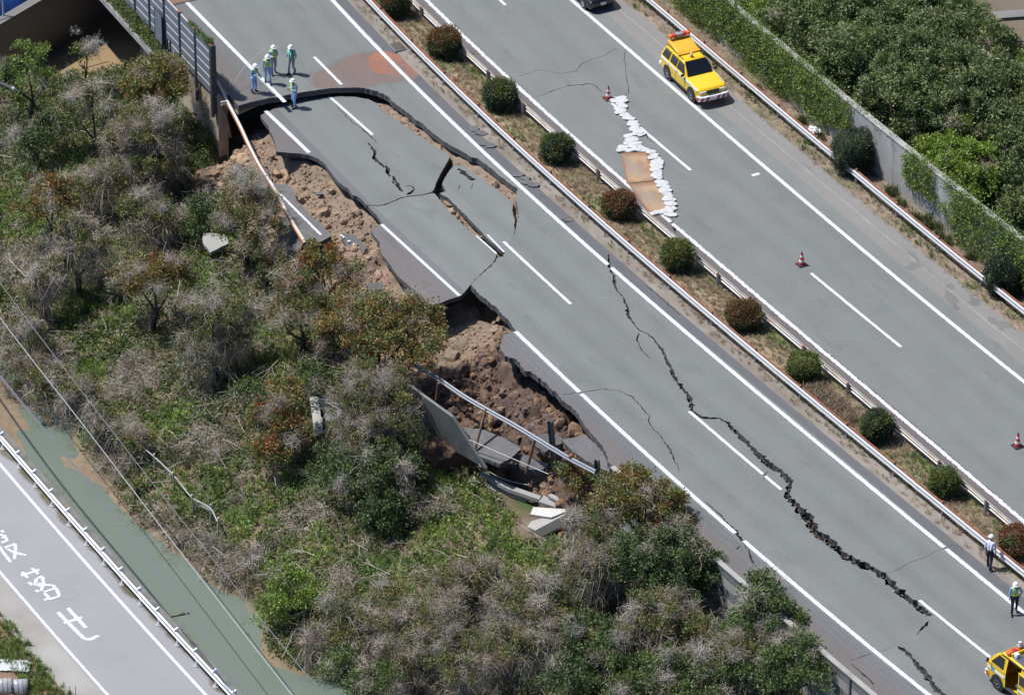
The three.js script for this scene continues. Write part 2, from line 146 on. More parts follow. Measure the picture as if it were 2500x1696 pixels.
[-19.69,-3.53,-12.08,.99]]],["vine",[[-15.11,-2.21,-6.46,1.21],[-14.25,-2.11,-7.15,.99],[-15.78,-3.61,-5.77,.99],[-14.02,-3.18,-6.33,.88]]],["red",[[-9.58,-.24,-7.91,1.49],
[-10.7,-1.24,-7.85,1.21],[-8.47,-.54,-7.55,1.1]]],["grey",[[-10.44,-1.63,-6.35,1.32],[-11.58,-2.44,-6.83,1.1],[-9.56,-1.98,-6.07,.99]]],["olive",[[-7.92,-.36,-3.42,1.43],
[-6.36,.12,-2.22,1.43],[-4.61,.33,-1.88,1.32],[-3.95,-.28,-.38,1.1],[-5.69,-.58,-.86,1.32],[-8.82,-1.57,-3.73,1.1],[-7.25,-1.14,-2.19,1.21]]],["red",[[-11.33,-2.69,.66,1.1],
[-11.99,-3.71,1.09,1.1],[-10.89,-3.85,1.68,1.1],[-11.75,-4.59,2.13,.99]]],["vine",[[-6.7,-.65,2.7,1.65],[-5.83,-1.24,3.77,1.43],[-7.79,-1.63,2.76,1.32],
[-6.92,-2.46,3.86,1.43],[-5.61,-2.44,4.68,1.1]]],["dark",[[-7.1,-3.52,6.17,1.65],[-5.6,-3.19,5.88,1.32],[-8.63,-3.84,4.89,1.21],[-6.22,-4.3,7.7,1.32]]],
["olive",[[5.65,.73,14.04,1.43],[6.98,.51,14.83,1.26],[4.73,-.08,13.37,1.1],[6.37,-.42,14.74,1.32],[7.7,-.22,15.4,.88]]],["dark",[[6.3,-.27,17.93,1.43],
[7.83,-.1,18.0,1.26],[8.94,-.37,18.7,.99],[7.62,-1.08,18.92,1.43],[5.7,-1.31,17.85,1.1]]],["vine",[[6.66,-1.27,21.18,1.32],[7.46,-1.59,21.77,1.21],[5.86,-2.27,21.15,1.1]]],
["vine",[[3.87,-.24,15.75,1.21],[4.48,-.94,16.93,1.1],[3.47,-1.94,16.54,.99]]],["green",[[11.34,.34,22.45,1.1],[12.31,.06,23.65,1.04],[10.74,-.82,23.08,1.1],
[11.68,.56,21.35,.66]]],["green",[[12.8,-.11,26.21,1.16],[12.11,-.92,26.62,1.21],[13.45,-.52,27.7,.94],[11.17,-1.53,25.4,1.1]]],["vine",[[10.6,-1.28,24.35,1.1],
[9.62,-1.95,24.1,1.21],[8.86,-1.65,22.41,1.1]]],["lime",[[-10.79,-5.64,12.18,1.1],[-11.39,-6.34,13.4,.99],[-9.92,-6.02,13.12,.88]]],["vine",[[-7.97,-5.54,15.31,1.21],
[-6.89,-5.5,16.83,1.21],[-8.79,-6.17,16.23,.99]]],["vine",[[-3.17,-4.4,14.39,1.21],[-1.71,-4.04,13.79,.99],[-3.36,-5.04,16.77,1.21]]],["vine",[[.37,-3.33,17.8,1.43],
[1.61,-3.1,17.04,1.21],[.16,-4.11,19.57,1.32],[2.01,-3.63,19.54,1.21]]],["dark",[[3.84,-3.27,20.42,1.43],[4.84,-3.47,21.92,1.43],[2.8,-4.09,22.44,1.32]]],
["green",[[7.22,-2.86,24.2,1.43],[8.79,-2.74,25.42,1.32],[5.61,-3.68,24.44,1.21]]],["sparse",[[-26.25,-1.66,-32.07,1.21],[-27.23,-2.63,-31.85,1.1],[-25.06,-2.27,-31.7,.99]]],
["bare",[[-23.01,-.46,-32.35,.88],[-23.14,-1.57,-31.91,.77]]],["olive",[[3.02,-1.74,8.91,.88],[3.75,-1.77,9.63,.77]]],["dark",[[-15.9,-2.8,-18.44,.99],
[-16.55,-3.49,-17.34,.88]]],["vine",[[-25.23,-6.51,-8.76,1.21],[-23.52,-6.4,-6.88,1.21],[-24.89,-5.85,-10.69,1.1],[-21.86,-6.33,-5.51,.99]]],["vine",[[-20.38,-6.38,-3.1,1.1],
[-18.96,-6.33,-1.39,.99]]],["green",[[-10.13,-3.29,-2.33,1.1],[-13.23,-4.42,-2.48,.99]]],["vine",[[-21.36,-2.68,-21.44,1.1],[-22.3,-3.4,-21.3,.99]]],["dark",[[-24.6,-3.35,-27.81,1.1],
[-26.0,-4.05,-27.12,1.1]]],["vine",[[-5.46,-5.19,15.08,1.32],[-4.79,-5.46,18.34,1.32],[-2.09,-4.95,19.8,1.43]]],["green",[[-7.89,-6.12,18.83,1.1],[-6.41,-5.97,20.48,1.21]]],
["grey",[[-12.92,-1.98,-13.01,.99],[-12.2,-2.3,-11.78,.88]]]],treesR:[["everg",[[14.99,1.8,-29.19,1.9],[16.1,1.6,-27.6,1.8],[14.32,.6,-29.42,1.3]]],["everg",[[17.13,2.4,-30.05,2.0],
[15.76,2.2,-30.92,1.6],[18.46,2.4,-28.57,1.8]]],["everg",[[19.63,2.8,-28.82,2.1],[20.95,2.4,-27.11,1.9],[21.57,2.8,-29.8,1.6]]],["everg",[[17.84,2.0,-25.42,2.0],
[19.21,2.4,-25.17,1.9],[17.15,1.0,-24.83,1.4]]],["everg",[[21.21,2.6,-23.85,2.1],[22.55,2.6,-26.74,1.9],[23.06,2.2,-23.62,1.8]]],["everg",[[19.75,1.8,-21.97,1.9],
[21.33,1.8,-21.5,1.8],[20.62,.6,-20.35,1.3]]],["everg",[[23.37,2.0,-21.14,1.9],[24.88,2.0,-23.03,1.8],[24.75,1.4,-20.8,1.6]]],["everg",[[26.19,1.6,-21.86,1.9],
[25.82,1.2,-19.76,1.6],[26.63,1.0,-18.26,1.5]]],["limetree",[[23.34,.8,-20.0,1.2],[22.3,.6,-18.04,1.2],[23.38,.8,-17.24,1.3],[22.41,.4,-16.11,1.3],[23.71,.4,-15.21,1.2],
[21.68,.0,-18.63,1.0]]],["everg",[[25.63,.2,-16.46,1.3],[26.17,.0,-14.54,1.2],[25.69,-.4,-13.89,1.0]]],["limetree",[[13.73,.8,-32.52,1.1],[14.22,1.0,-33.15,.9]]],
["everg",[[12.71,-.6,-36.62,1.3],[12.03,-.4,-37.78,1.3]]],["everg",[[23.85,2.4,-28.57,1.6],[24.9,2.1,-26.69,1.6]]],["everg",[[18.93,2.4,-33.04,1.8],[21.3,2.6,-33.17,1.8],
[16.6,2.2,-33.92,1.8]]]],shrubsR:[[18.06,.9,-17.75,1.15],[25.13,.9,-5.79,.95],[11.21,.9,-27.9,.5]],tufts:[[19.93,.0,-13.91],[20.48,.0,-12.53],[20.9,.0,-12.16],
[21.29,.0,-12.41],[21.61,.0,-11.54],[21.68,.0,-10.56],[21.96,.0,-10.07],[23.11,.0,-8.6],[19.61,.0,-14.91],[20.99,.0,-11.54],[15.19,.0,-22.48],[16.02,.0,-20.78],
[16.81,.0,-19.87],[12.91,.0,-25.8],[19.5,.0,-15.14]],bagsR:[[15.72,.15,-21.49],[15.96,.15,-21.1]],cover:[["grass",-3.22,10.37,2.2],["grass",-1.31,9.17,2.0],
["grass",-.04,12.05,2.0],["grass",-1.3,13.13,2.0],["grass",-5.54,11.18,2.0],["grass",.8,11.72,1.6],["grass",-4.24,13.13,1.6],["grass",-15.95,1.98,1.8],
["grass",-17.29,-3.19,1.6],["grass",-20.71,-4.54,1.5],["grass",-12.97,5.48,1.6],["grass",-11.75,3.17,1.4],["grass",-22.05,-8.1,1.6],["grass",-26.68,-25.61,1.8],
["grass",-25.76,-22.61,1.4],["grass",-15.62,-16.62,1.6],["grass",-16.93,-14.99,1.4],["grass",-22.67,-14.45,1.8],["grass",-20.81,-14.23,1.5],["grass",-12.49,-5.72,1.6],
["grass",-13.47,-8.13,1.6],["grass",-5.01,3.18,1.5],["grass",-4.12,5.08,1.5],["grass",-2.18,6.7,1.3],["grass",-10.09,7.91,1.6],["grass",2.64,17.71,1.6],
["grass",3.45,19.71,1.4],["grass",-23.83,-25.68,1.6],["grass",-16.59,-17.71,1.4],["grass",-11.67,-8.14,1.6],["grass",-20.11,-18.32,1.3],["dead",-24.88,-9.51,2.4],
["dead",-22.54,-4.94,2.2],["dead",-20.51,-.92,2.0],["dead",-18.02,4.44,2.0],["dead",-15.94,7.06,2.0],["dead",-19.31,-7.64,1.8],["dead",-13.03,3.81,1.4],
["dead",-9.92,6.33,1.2],["dead",-4.3,8.15,1.5],["dead",-14.98,-1.14,1.8],["dead",-13.74,7.88,1.6],["dead",-7.66,10.83,1.4],["dead",-2.55,14.87,2.0],["dead",-4.39,17.95,2.0],
["dead",-1.28,18.84,2.0],["dead",10.87,23.79,1.6],["dead",-24.4,-19.87,1.8],["dead",-20.74,-17.09,1.4],["dead",-26.45,-19.0,1.6],["dead",-16.8,-12.09,1.4]]}};

// ---------------------------------------------------------------- helpers
// the carriageways follow an arc: s metres along it, t metres across (t > 0 towards the canal)
const ROAD = { x0: 5.064736, z0: -7.622569, psi: 1.062654, k: -0.00143854 };
function road(s, t) {
  const a = ROAD.psi + ROAD.k * s;
  return [ROAD.x0 + (Math.sin(a) - Math.sin(ROAD.psi)) / ROAD.k - Math.sin(a) * t, ROAD.z0 - (Math.cos(a) - Math.cos(ROAD.psi)) / ROAD.k + Math.cos(a) * t];
}
const heading = (s) => ROAD.psi + ROAD.k * s;
function unroad(x, z) {
  const k = ROAD.k, cx = ROAD.x0 - Math.sin(ROAD.psi) / k, cz = ROAD.z0 + Math.cos(ROAD.psi) / k, g = Math.sign(k);
  const a = Math.atan2(g * (x - cx), -g * (z - cz));
  let d = a - ROAD.psi; while (d > Math.PI) d -= 2 * Math.PI; while (d < -Math.PI) d += 2 * Math.PI;
  return [d / k, 1 / k - g * Math.hypot(x - cx, z - cz)];
}
const V = (x, y, z) => new THREE.Vector3(x, y, z);
function rng(seed) { let a = seed | 0; return () => { a = (a + 0x6d2b79f5) | 0; let t = Math.imul(a ^ (a >>> 15), 1 | a); t = (t + Math.imul(t ^ (t >>> 7), 61 | t)) ^ t; return ((t ^ (t >>> 14)) >>> 0) / 4294967296; }; }
const hash = (x, y, z) => { let h = Math.imul(x, 374761393) ^ Math.imul(y, 668265263) ^ Math.imul(z, 2147483647 - 1274126177); h = Math.imul(h ^ (h >>> 13), 1274126177); return ((h ^ (h >>> 16)) >>> 0) / 4294967296; };
function noise3(x, y, z) {
  const X = Math.floor(x), Y = Math.floor(y), Z = Math.floor(z), f = (t) => t * t * (3 - 2 * t), u = f(x - X), v = f(y - Y), w = f(z - Z), L = (a, b, t) => a + (b - a) * t;
  return L(L(L(hash(X, Y, Z), hash(X + 1, Y, Z), u), L(hash(X, Y + 1, Z), hash(X + 1, Y + 1, Z), u), v), L(L(hash(X, Y, Z + 1), hash(X + 1, Y, Z + 1), u), L(hash(X, Y + 1, Z + 1), hash(X + 1, Y + 1, Z + 1), u), v), w) * 2 - 1;
}
const fbm = (x, y, z = 0, n = 4) => { let s = 0, a = 1, t = 0; for (let i = 0; i < n; i++) { s += a * noise3(x, y, z + i * 17.3); t += a; a *= 0.5; x *= 2.03; y *= 2.03; z *= 2.03; } return s / t; };
const clamp = (x, a, b) => Math.min(b, Math.max(a, x)), mix = (a, b, t) => a + (b - a) * t, smooth = (a, b, x) => { const t = clamp((x - a) / (b - a), 0, 1); return t * t * (3 - 2 * t); };
const table = (k, v) => (x) => { if (x <= k[0]) return v[0]; for (let i = 1; i < k.length; i++) if (x <= k[i]) return mix(v[i - 1], v[i], (x - k[i - 1]) / (k[i] - k[i - 1])); return v[v.length - 1]; };
const poly3 = (c) => (s) => { const u = clamp(s, -46, 46) / 40; return ((c[0] * u + c[1]) * u + c[2]) * u + c[3]; };
const inside = (p, x, z) => { let c = false; for (let i = 0, j = p.length - 1; i < p.length; j = i++) if ((p[i][1] > z) !== (p[j][1] > z) && x < ((p[j][0] - p[i][0]) * (z - p[i][1])) / (p[j][1] - p[i][1]) + p[i][0]) c = !c; return c; };

const used = new Map();
function numbered(name) { const n = used.get(name) ?? 0; used.set(name, n + 1); return n ? name + '_' + String(n).padStart(3, '0') : name; }
function shade(o) { o.traverse((m) => { if (m.isMesh) { m.castShadow = true; m.receiveShadow = true; } }); return o; }
function tag(o, label, category, group, kind) { o.userData.label = label; o.userData.category = category; if (group) o.userData.group = group; if (kind) o.userData.kind = kind; return o; }
function thing(name, label, category, pos = [0, 0, 0], turn = 0, group) { const o = new THREE.Group(); o.name = numbered(name); o.position.set(...pos); o.rotation.y = turn; scene.add(o); return tag(o, label, category, group); }
function part(name, geo, mat, parent) { const m = new THREE.Mesh(Array.isArray(geo) ? join(geo) : geo, mat); m.name = name; parent.add(m); return m; }
function solo(name, geo, mat, label, category, group, kind) { const m = new THREE.Mesh(Array.isArray(geo) ? join(geo) : geo, mat); m.name = numbered(name); scene.add(m); return tag(m, label, category, group, kind); }
function structure(name, geo, mat) { const m = new THREE.Mesh(geo, mat); m.name = numbered(name); m.userData.kind = 'structure'; scene.add(m); return m; }
function join(list) {
  const flat = list.map((g) => { g = g.index ? g.toNonIndexed() : g.clone(); for (const k of Object.keys(g.attributes)) if (!['position', 'normal', 'uv', 'color'].includes(k)) g.deleteAttribute(k); return g; });
  const keys = ['normal', 'uv', 'color'].filter((k) => flat.every((g) => g.attributes[k]));
  for (const g of flat) { for (const k of ['normal', 'uv', 'color']) if (!keys.includes(k)) g.deleteAttribute(k); g.clearGroups?.(); g.morphAttributes = {}; }
  const m = mergeGeometries(flat); if (!keys.includes('normal')) m.computeVertexNormals(); return m;
}
const box = (w, h, d, x = 0, y = 0, z = 0, r = 0) => (r ? new RoundedBoxGeometry(w, h, d, 2, r) : new THREE.BoxGeometry(w, h, d)).translate(x, y, z);
function bar(a, b, w, h = w, up = V(0, 1, 0)) {   // a rectangular bar from a to b
  const A = V(...a), B = V(...b), d = B.clone().sub(A), L = d.length(), m = new THREE.Matrix4(), x = d.normalize(), z = x.clone().cross(up).normalize(), y = z.clone().cross(x);
  return new THREE.BoxGeometry(L, h, w).applyMatrix4(m.makeBasis(x, y, z).setPosition(A.add(B).multiplyScalar(0.5)));
}
function rod(a, b, r0, r1 = r0, seg = 8) {
  const A = V(...a), B = V(...b), d = B.clone().sub(A), L = d.length(), g = new THREE.CylinderGeometry(r1, r0, L, seg);
  return g.applyQuaternion(new THREE.Quaternion().setFromUnitVectors(V(0, 1, 0), d.normalize())).translate(...A.add(B).multiplyScalar(0.5).toArray());
}
const tube = (pts, r, seg = 6, n = pts.length * 6) => new THREE.TubeGeometry(new THREE.CatmullRomCurve3(pts.map((p) => V(...p))), n, r, seg);
// a closed section [[t, y], ...] swept along the road from s0 to s1
function sweep(section, s0, s1, ds = 2, t0 = 0, y0 = 0, caps = true) {
  const n = Math.max(1, Math.round((s1 - s0) / ds)), m = section.length, p = [], uv = [], idx = [];
  const T = typeof t0 === 'function' ? t0 : () => t0, Y = typeof y0 === 'function' ? y0 : () => y0;
  for (let j = 0; j < m; j++) {                     // each face of the section has its own vertices, so its edges stay sharp
    const a = section[j], b = section[(j + 1) % m], base = p.length / 3, w = Math.hypot(b[0] - a[0], b[1] - a[1]);
    for (let i = 0; i <= n; i++) { const s = s0 + ((s1 - s0) * i) / n; for (const [q, v] of [[a, 0], [b, w]]) { const [x, z] = road(s, T(s) + q[0]); p.push(x, Y(s) + q[1], z); uv.push(s, v); } }
    for (let i = 0; i < n; i++) { const k = base + i * 2; idx.push(k, k + 2, k + 1, k + 1, k + 2, k + 3); }
  }
  if (caps) for (const [s, flip] of [[s0, 0], [s1, 1]]) {
    const base = p.length / 3; for (const q of section) { const [x, z] = road(s, T(s) + q[0]); p.push(x, Y(s) + q[1], z); uv.push(q[0], q[1]); }
    for (const f of THREE.ShapeUtils.triangulateShape(section.map((q) => new THREE.Vector2(q[0], q[1])), [])) idx.push(base + f[0], base + f[flip ? 2 : 1], base + f[flip ? 1 : 2]);
  }
  const g = new THREE.BufferGeometry(); g.setAttribute('position', new THREE.Float32BufferAttribute(p, 3)); g.setAttribute('uv', new THREE.Float32BufferAttribute(uv, 2)); g.setIndex(idx); g.computeVertexNormals(); return g;
}
const rectSection = (t0, t1, y0, y1) => [[t0, y0], [t0, y1], [t1, y1], [t1, y0]];
// sheet over a grid in (s, t): height(s, t) and an optional colour(s, t, y)
function sheet(s0, s1, ns, t0, t1, nt, height, colour, uvOf) {
  const p = [], uv = [], c = [], idx = [];
  for (let j = 0; j <= nt; j++) for (let i = 0; i <= ns; i++) {
    const s = mix(s0, s1, i / ns), t = mix(t0, t1, j / nt), [x, z] = road(s, t), y = height(s, t, x, z); p.push(x, y, z);
    const w = uvOf ? uvOf(s, t) : [s, t]; uv.push(w[0], w[1]); if (colour) c.push(...colour(s, t, y, x, z));
  }
  const W = ns + 1; for (let j = 0; j < nt; j++) for (let i = 0; i < ns; i++) { const k = j * W + i; idx.push(k, k + W, k + 1, k + 1, k + W, k + W + 1); }
  const g = new THREE.BufferGeometry(); g.setAttribute('position', new THREE.Float32BufferAttribute(p, 3)); g.setAttribute('uv', new THREE.Float32BufferAttribute(uv, 2)); if (colour) g.setAttribute('color', new THREE.Float32BufferAttribute(c, 3)); g.setIndex(idx); g.computeVertexNormals(); return g;
}
// broken outline: edges subdivided and displaced
function jagged(pts, amp, seed, closed = false, step = 0.35, again = true) {
  if (again) { pts = jagged(pts, amp, seed + 1, closed, step * 2, false); amp *= 0.55; step *= 0.5; }
  const r = rng(seed), out = [], n = pts.length, last = closed ? n : n - 1;
  for (let i = 0; i < last; i++) {
    const a = pts[i], b = pts[(i + 1) % n], L = Math.hypot(b[0] - a[0], b[1] - a[1]), k = Math.max(1, Math.round(L / step)), nx = -(b[1] - a[1]) / (L || 1), nz = (b[0] - a[0]) / (L || 1);
    for (let j = 0; j < k; j++) { const u = (j + (j ? (r() - 0.5) * 0.6 : 0)) / k, d = j ? (r() - 0.5) * 2 * amp : (closed || i ? (r() - 0.5) * amp : 0); out.push([mix(a[0], b[0], u) + nx * d, mix(a[1], b[1], u) + nz * d]); }
  }
  if (!closed) out.push(pts[n - 1].slice(0, 2)); return out;
}
// crack as a thin closed polygon round a centre line with widths
function crackLoop(line, seed, grow = 1) {
  const r = rng(seed), pts = [];
  for (let i = 0; i < line.length - 1; i++) { const a = line[i], b = line[i + 1], L = Math.hypot(b[0] - a[0], b[1] - a[1]), k = Math.max(1, Math.round(L / 0.16)); for (let j = 0; j < k; j++) { const u = j / k; pts.push([mix(a[0], b[0], u) + (j ? (r() - 0.5) * 0.1 : 0), mix(a[1], b[1], u) + (j ? (r() - 0.5) * 0.1 : 0), mix(a[2], b[2], u) * grow * mix(0.45, 1.45, r())]); } }
  pts.push(line[line.length - 1]);
  const L = [], R = [];
  for (let i = 0; i < pts.length; i++) {
    const a = pts[Math.max(0, i - 1)], b = pts[Math.min(pts.length - 1, i + 1)], d = Math.hypot(b[0] - a[0], b[1] - a[1]) || 1, nx = -(b[1] - a[1]) / d, nz = (b[0] - a[0]) / d, w = i === 0 || i === pts.length - 1 ? 0.004 : Math.max(0.01, pts[i][2] / 2);
    L.push([pts[i][0] + nx * w, pts[i][1] + nz * w]); R.push([pts[i][0] - nx * w, pts[i][1] - nz * w]);
  }
  return [...L, ...R.reverse()];
}
// keep a crack clear of other cracks and of the edge of its slab
function trimmed(line, others, outline) {
  const dist = (p, a, b) => { const dx = b[0] - a[0], dz = b[1] - a[1], t = clamp(((p[0] - a[0]) * dx + (p[1] - a[1]) * dz) / (dx * dx + dz * dz || 1), 0, 1); return Math.hypot(p[0] - a[0] - dx * t, p[1] - a[1] - dz * t); };
  const fine = []; for (let i = 0; i < line.length - 1; i++) for (let j = 0; j < 6; j++) fine.push(line[i].map((v, k) => mix(v, line[i + 1][k], j / 6))); fine.push(line[line.length - 1]);
  const ok = fine.map((p) => { if (!inside(outline, p[0], p[1])) return false; for (let i = 0; i < outline.length; i++) if (dist(p, outline[i], outline[(i + 1) % outline.length]) < p[2] * 0.7 + 0.05) return false; for (const o of others) for (let i = 0; i < o.length - 1; i++) if (dist(p, o[i], o[i + 1]) < (p[2] + Math.max(o[i][2], o[i + 1][2])) * 0.65 + 0.08) return false; return true; });
  let best = [0, 0], a = -1; for (let i = 0; i <= ok.length; i++) { if (ok[i] && a < 0) a = i; if (!ok[i] && a >= 0) { if (i - a > best[1] - best[0]) best = [a, i]; a = -1; } }
  return fine.slice(...best).filter((_, i, l) => i % 3 === 0 || i === l.length - 1);
}
// slab of pavement: outline and holes in world x/z, upper side at plane(x, z), group 0 the upper side, group 1 broken edges and underside
function slab(outline, holes, plane, thick, uvOf) {
  const area = (p) => THREE.ShapeUtils.area(p.map((q) => new THREE.Vector2(q[0], q[1])));
  const o = area(outline) < 0 ? [...outline].reverse() : outline, hs = holes.map((h) => (area(h) > 0 ? [...h].reverse() : h));
  const v2 = (p) => p.map((q) => new THREE.Vector2(q[0], q[1])), faces = THREE.ShapeUtils.triangulateShape(v2(o), hs.map(v2)), all = [...o, ...hs.flat()], p = [], uv = [], top = [], side = [], n = all.length;
  for (const [x, z] of all) { p.push(x, plane(x, z), z); uv.push(...uvOf(x, z)); }
  for (const [x, z] of all) { p.push(x, plane(x, z) - thick, z); uv.push(x * 0.5, z * 0.5); }
  for (const f of faces) { top.push(f[0], f[2], f[1]); side.push(n + f[0], n + f[1], n + f[2]); }
  const ring = (loop) => { for (let i = 0; i < loop.length; i++) { const a = loop[i], b = loop[(i + 1) % loop.length], k = p.length / 3, L = Math.hypot(a[0] - b[0], a[1] - b[1]); for (const [q, u] of [[a, 0], [b, L]]) { const y = plane(q[0], q[1]); p.push(q[0], y, q[1], q[0], y - thick, q[1]); uv.push(u, 0, u, thick); } side.push(k, k + 2, k + 1, k + 1, k + 2, k + 3); } };
  ring(o); hs.forEach(ring);
  const g = new THREE.BufferGeometry(); g.setAttribute('position', new THREE.Float32BufferAttribute(p, 3)); g.setAttribute('uv', new THREE.Float32BufferAttribute(uv, 2)); g.setIndex([...top, ...side]); g.addGroup(0, top.length, 0); g.addGroup(top.length, side.length, 1); g.computeVertexNormals();
  const nn = g.attributes.normal, c = plane(1, 0) - plane(0, 0), d = plane(0, 1) - plane(0, 0), l = Math.hypot(c, 1, d); for (let i = 0; i < n; i++) { nn.setXYZ(i, -c / l, 1 / l, -d / l); nn.setXYZ(n + i, c / l, -1 / l, d / l); } return g;
}
const planeOf = (c) => (x, z) => c[0] + c[1] * x + c[2] * z;

// ---------------------------------------------------------------- textures and materials (base colours are linear reflectances)
function texture(w, h, pixel, srgb = true) {
  const d = new Uint8Array(w * h * 4), e = (x) => { x = clamp(x, 0, 1); return Math.round(255 * (srgb ? (x <= 0.0031308 ? 12.92 * x : 1.055 * Math.pow(x, 1 / 2.4) - 0.055) : x)); };
  for (let y = 0; y < h; y++) for (let x = 0; x < w; x++) { const c = pixel(x / w, y / h, x, y), k = (y * w + x) * 4; d[k] = e(c[0]); d[k + 1] = e(c[1]); d[k + 2] = e(c[2]); d[k + 3] = 255; }
  const t = new THREE.DataTexture(d, w, h); t.magFilter = THREE.LinearFilter; t.minFilter = THREE.LinearMipmapLinearFilter; t.generateMipmaps = true; t.wrapS = t.wrapT = THREE.RepeatWrapping; if (srgb) t.colorSpace = THREE.SRGBColorSpace; t.needsUpdate = true; return t;
}
const lin = (r, g, b) => new THREE.Color().setRGB(r, g, b);
const M = {}, mat = (name, c, o = {}) => (M[name] = new THREE.MeshStandardMaterial({ name, color: lin(...c), roughness: 0.9, side: THREE.DoubleSide, ...o }));
const phys = (name, c, o = {}) => (M[name] = new THREE.MeshPhysicalMaterial({ name, color: lin(...c), roughness: 0.9, side: THREE.DoubleSide, ...o }));
const rep = (t, x, y) => { const c = t.clone(); c.repeat.set(x, y); c.needsUpdate = true; return c; };
// grainy surface, one tile
const grainTex = (base, dev, seed, size = 512, freq = 8, tint = [0, 0, 0]) => texture(size, size, (u, v, x, y) => {
  const a = Math.PI * 2, X = Math.cos(u * a) * freq * 0.16, Y = Math.sin(u * a) * freq * 0.16, Z = v * freq, W = (1 - v) * freq, k = smooth(0, 1, v);
  const n = mix(fbm(X + seed, Y, Z, 4), fbm(X + seed, Y, -W, 4), k), g = hash(x, y, seed) - 0.5, f = 1 + dev * n + dev * 0.8 * g, m = mix(fbm(X, Y + seed, Z * 0.5 + 40, 2), fbm(X, Y + seed, -W * 0.5 + 40, 2), k);
  return base.map((b, i) => b * f + tint[i] * m);
});
// ---------------------------------------------------------------- the setting
const OL = poly3(DATA.lines.OL), IL = poly3(DATA.lines.IL), FL = poly3(DATA.lines.FL), FR = poly3(DATA.lines.FR);
const gauss = (x, c, w) => Math.exp(-(((x - c) / w) ** 2));
const NEAR_UV = (x, z) => { const [s, t] = unroad(x, z); return [(s + 50) / 100, (t + 1.5) / 12]; };
const FAR_UV = (x, z) => { const [s, t] = unroad(x, z); return [(s + 50) / 100, (t + 15) / 11.5]; };
const ASPH = [0.167, 0.174, 0.163];
const speck = (x, y, seed) => { const a = hash(x, y, seed); return 1 + (a - 0.5) * 0.24 + (a > 0.985 ? 0.35 : 0); };
const nearTex = texture(2048, 768, (u, v, px, py) => {
  const s = u * 100 - 50, t = v * 12 - 1.5; let c = ASPH.slice(), w = 0;
  const long = fbm(s * 0.07, t * 0.9, 3, 3), spot = fbm(s * 0.9, t * 0.9, 9, 4);
  if (t < IL(s) - 0.16 + spot * 0.03) c = [0.108, 0.109, 0.112];
  if (t > OL(s) + 0.2) c = mix3(c, [0.128, 0.128, 0.128], 0.8);
  c = mix3(c, [0.138, 0.124, 0.117], smooth(OL(s) + 0.72, OL(s) + 0.95, t + spot * 0.16) * 0.95);
  for (const a of [0.95, 2.75, 4.5, 6.3]) w += gauss(t - IL(s), a + 0.12 * fbm(s * 0.05, a, 3, 2), 0.4) * (1 + 0.5 * fbm(s * 0.1, a * 3, 6, 2));
  let f = (1 - 0.085 * w) * (1 + 0.07 * long + 0.07 * spot) * (1 - 0.1 * smooth(0.42, 0.6, fbm(s * 0.5, t * 1.5, 90, 3)));
  if (Math.abs(t - IL(s) - 3.3 - 0.05 * fbm(s * 0.4, 1, 7, 2)) < 0.02) f *= 0.9;
  const seam = OL(s) + 0.6 + fbm(s * 0.3, 5, 2, 2) * 0.12; if (Math.abs(t - seam) < 0.02 && s > -6) f *= 0.8;
  const [x, z] = road(s, t), jx = x + fbm(s * 1.3, t * 1.3, 21, 3) * 0.3, jz = z + fbm(s * 1.3, t * 1.3, 31, 3) * 0.3;
  if (inside(DATA.stain, jx, jz)) { c = mix3(c, [0.175, 0.118, 0.098], 0.8 + 0.3 * spot); if (inside(DATA.stain2, jx, jz)) c = mix3(c, [0.31, 0.125, 0.075], clamp(0.65 + 0.9 * spot, 0.15, 0.95)); }
  else if (inside(DATA.stain, jx + 0.3, jz + 0.1) || inside(DATA.stain, jx - 0.3, jz - 0.15)) f *= 0.92;
  f *= speck(px, py, 7); return c.map((k) => k * f);
});
function mix3(a, b, t) { return [mix(a[0], b[0], t), mix(a[1], b[1], t), mix(a[2], b[2], t)]; }
const farTex = texture(2048, 768, (u, v, px, py) => {
  const s = u * 100 - 50, t = v * 11.5 - 15; let c = ASPH.slice(), w = 0;
  const long = fbm(s * 0.07, t * 0.9, 53, 3), spot = fbm(s * 0.9, t * 0.9, 59, 4);
  if (t > FL(s) + 0.14 + spot * 0.05) c = [0.132, 0.113, 0.108];
  const e = FR(s) - 0.78; c = mix3(c, [0.212, 0.2, 0.182], smooth(e + 0.12, e - 0.14, t + spot * 0.1) * 0.95);
  for (const a of [0.95, 2.75, 4.5, 6.3]) w += gauss(FL(s) - t, a + 0.12 * fbm(s * 0.05, a, 53, 2), 0.4) * (1 + 0.5 * fbm(s * 0.1, a * 3, 56, 2));
  let f = (1 - 0.06 * w) * (1 + 0.07 * long + 0.07 * spot) * (1 - 0.1 * smooth(0.42, 0.6, fbm(s * 0.5, t * 1.5, 92, 3)));
  const seam = e - 0.86 + fbm(s * 0.35, 2, 8, 3) * 0.14; if (t < e) { if (Math.abs(t - seam) < 0.035 + 0.03 * spot) c = [0.28, 0.265, 0.24]; if (s > 6 && fbm(s * 1.1, t * 1.6, 77, 3) > 0.3) f *= 0.8; }
  f *= speck(px, py, 13); return c.map((k) => k * f);
});
mat('asphaltNear', [1, 1, 1], { map: nearTex, roughness: 0.93 });
mat('asphaltFar', [1, 1, 1], { map: farTex, roughness: 0.93 });
mat('asphaltBreak', [1, 1, 1], { map: rep(grainTex([0.088, 0.085, 0.082], 0.55, 4, 256, 10), 1.4, 1.4), roughness: 0.95 });
mat('asphaltDebris', [1, 1, 1], { map: rep(grainTex([0.125, 0.12, 0.118], 0.3, 6, 256, 8), 0.5, 0.5), roughness: 0.93 });
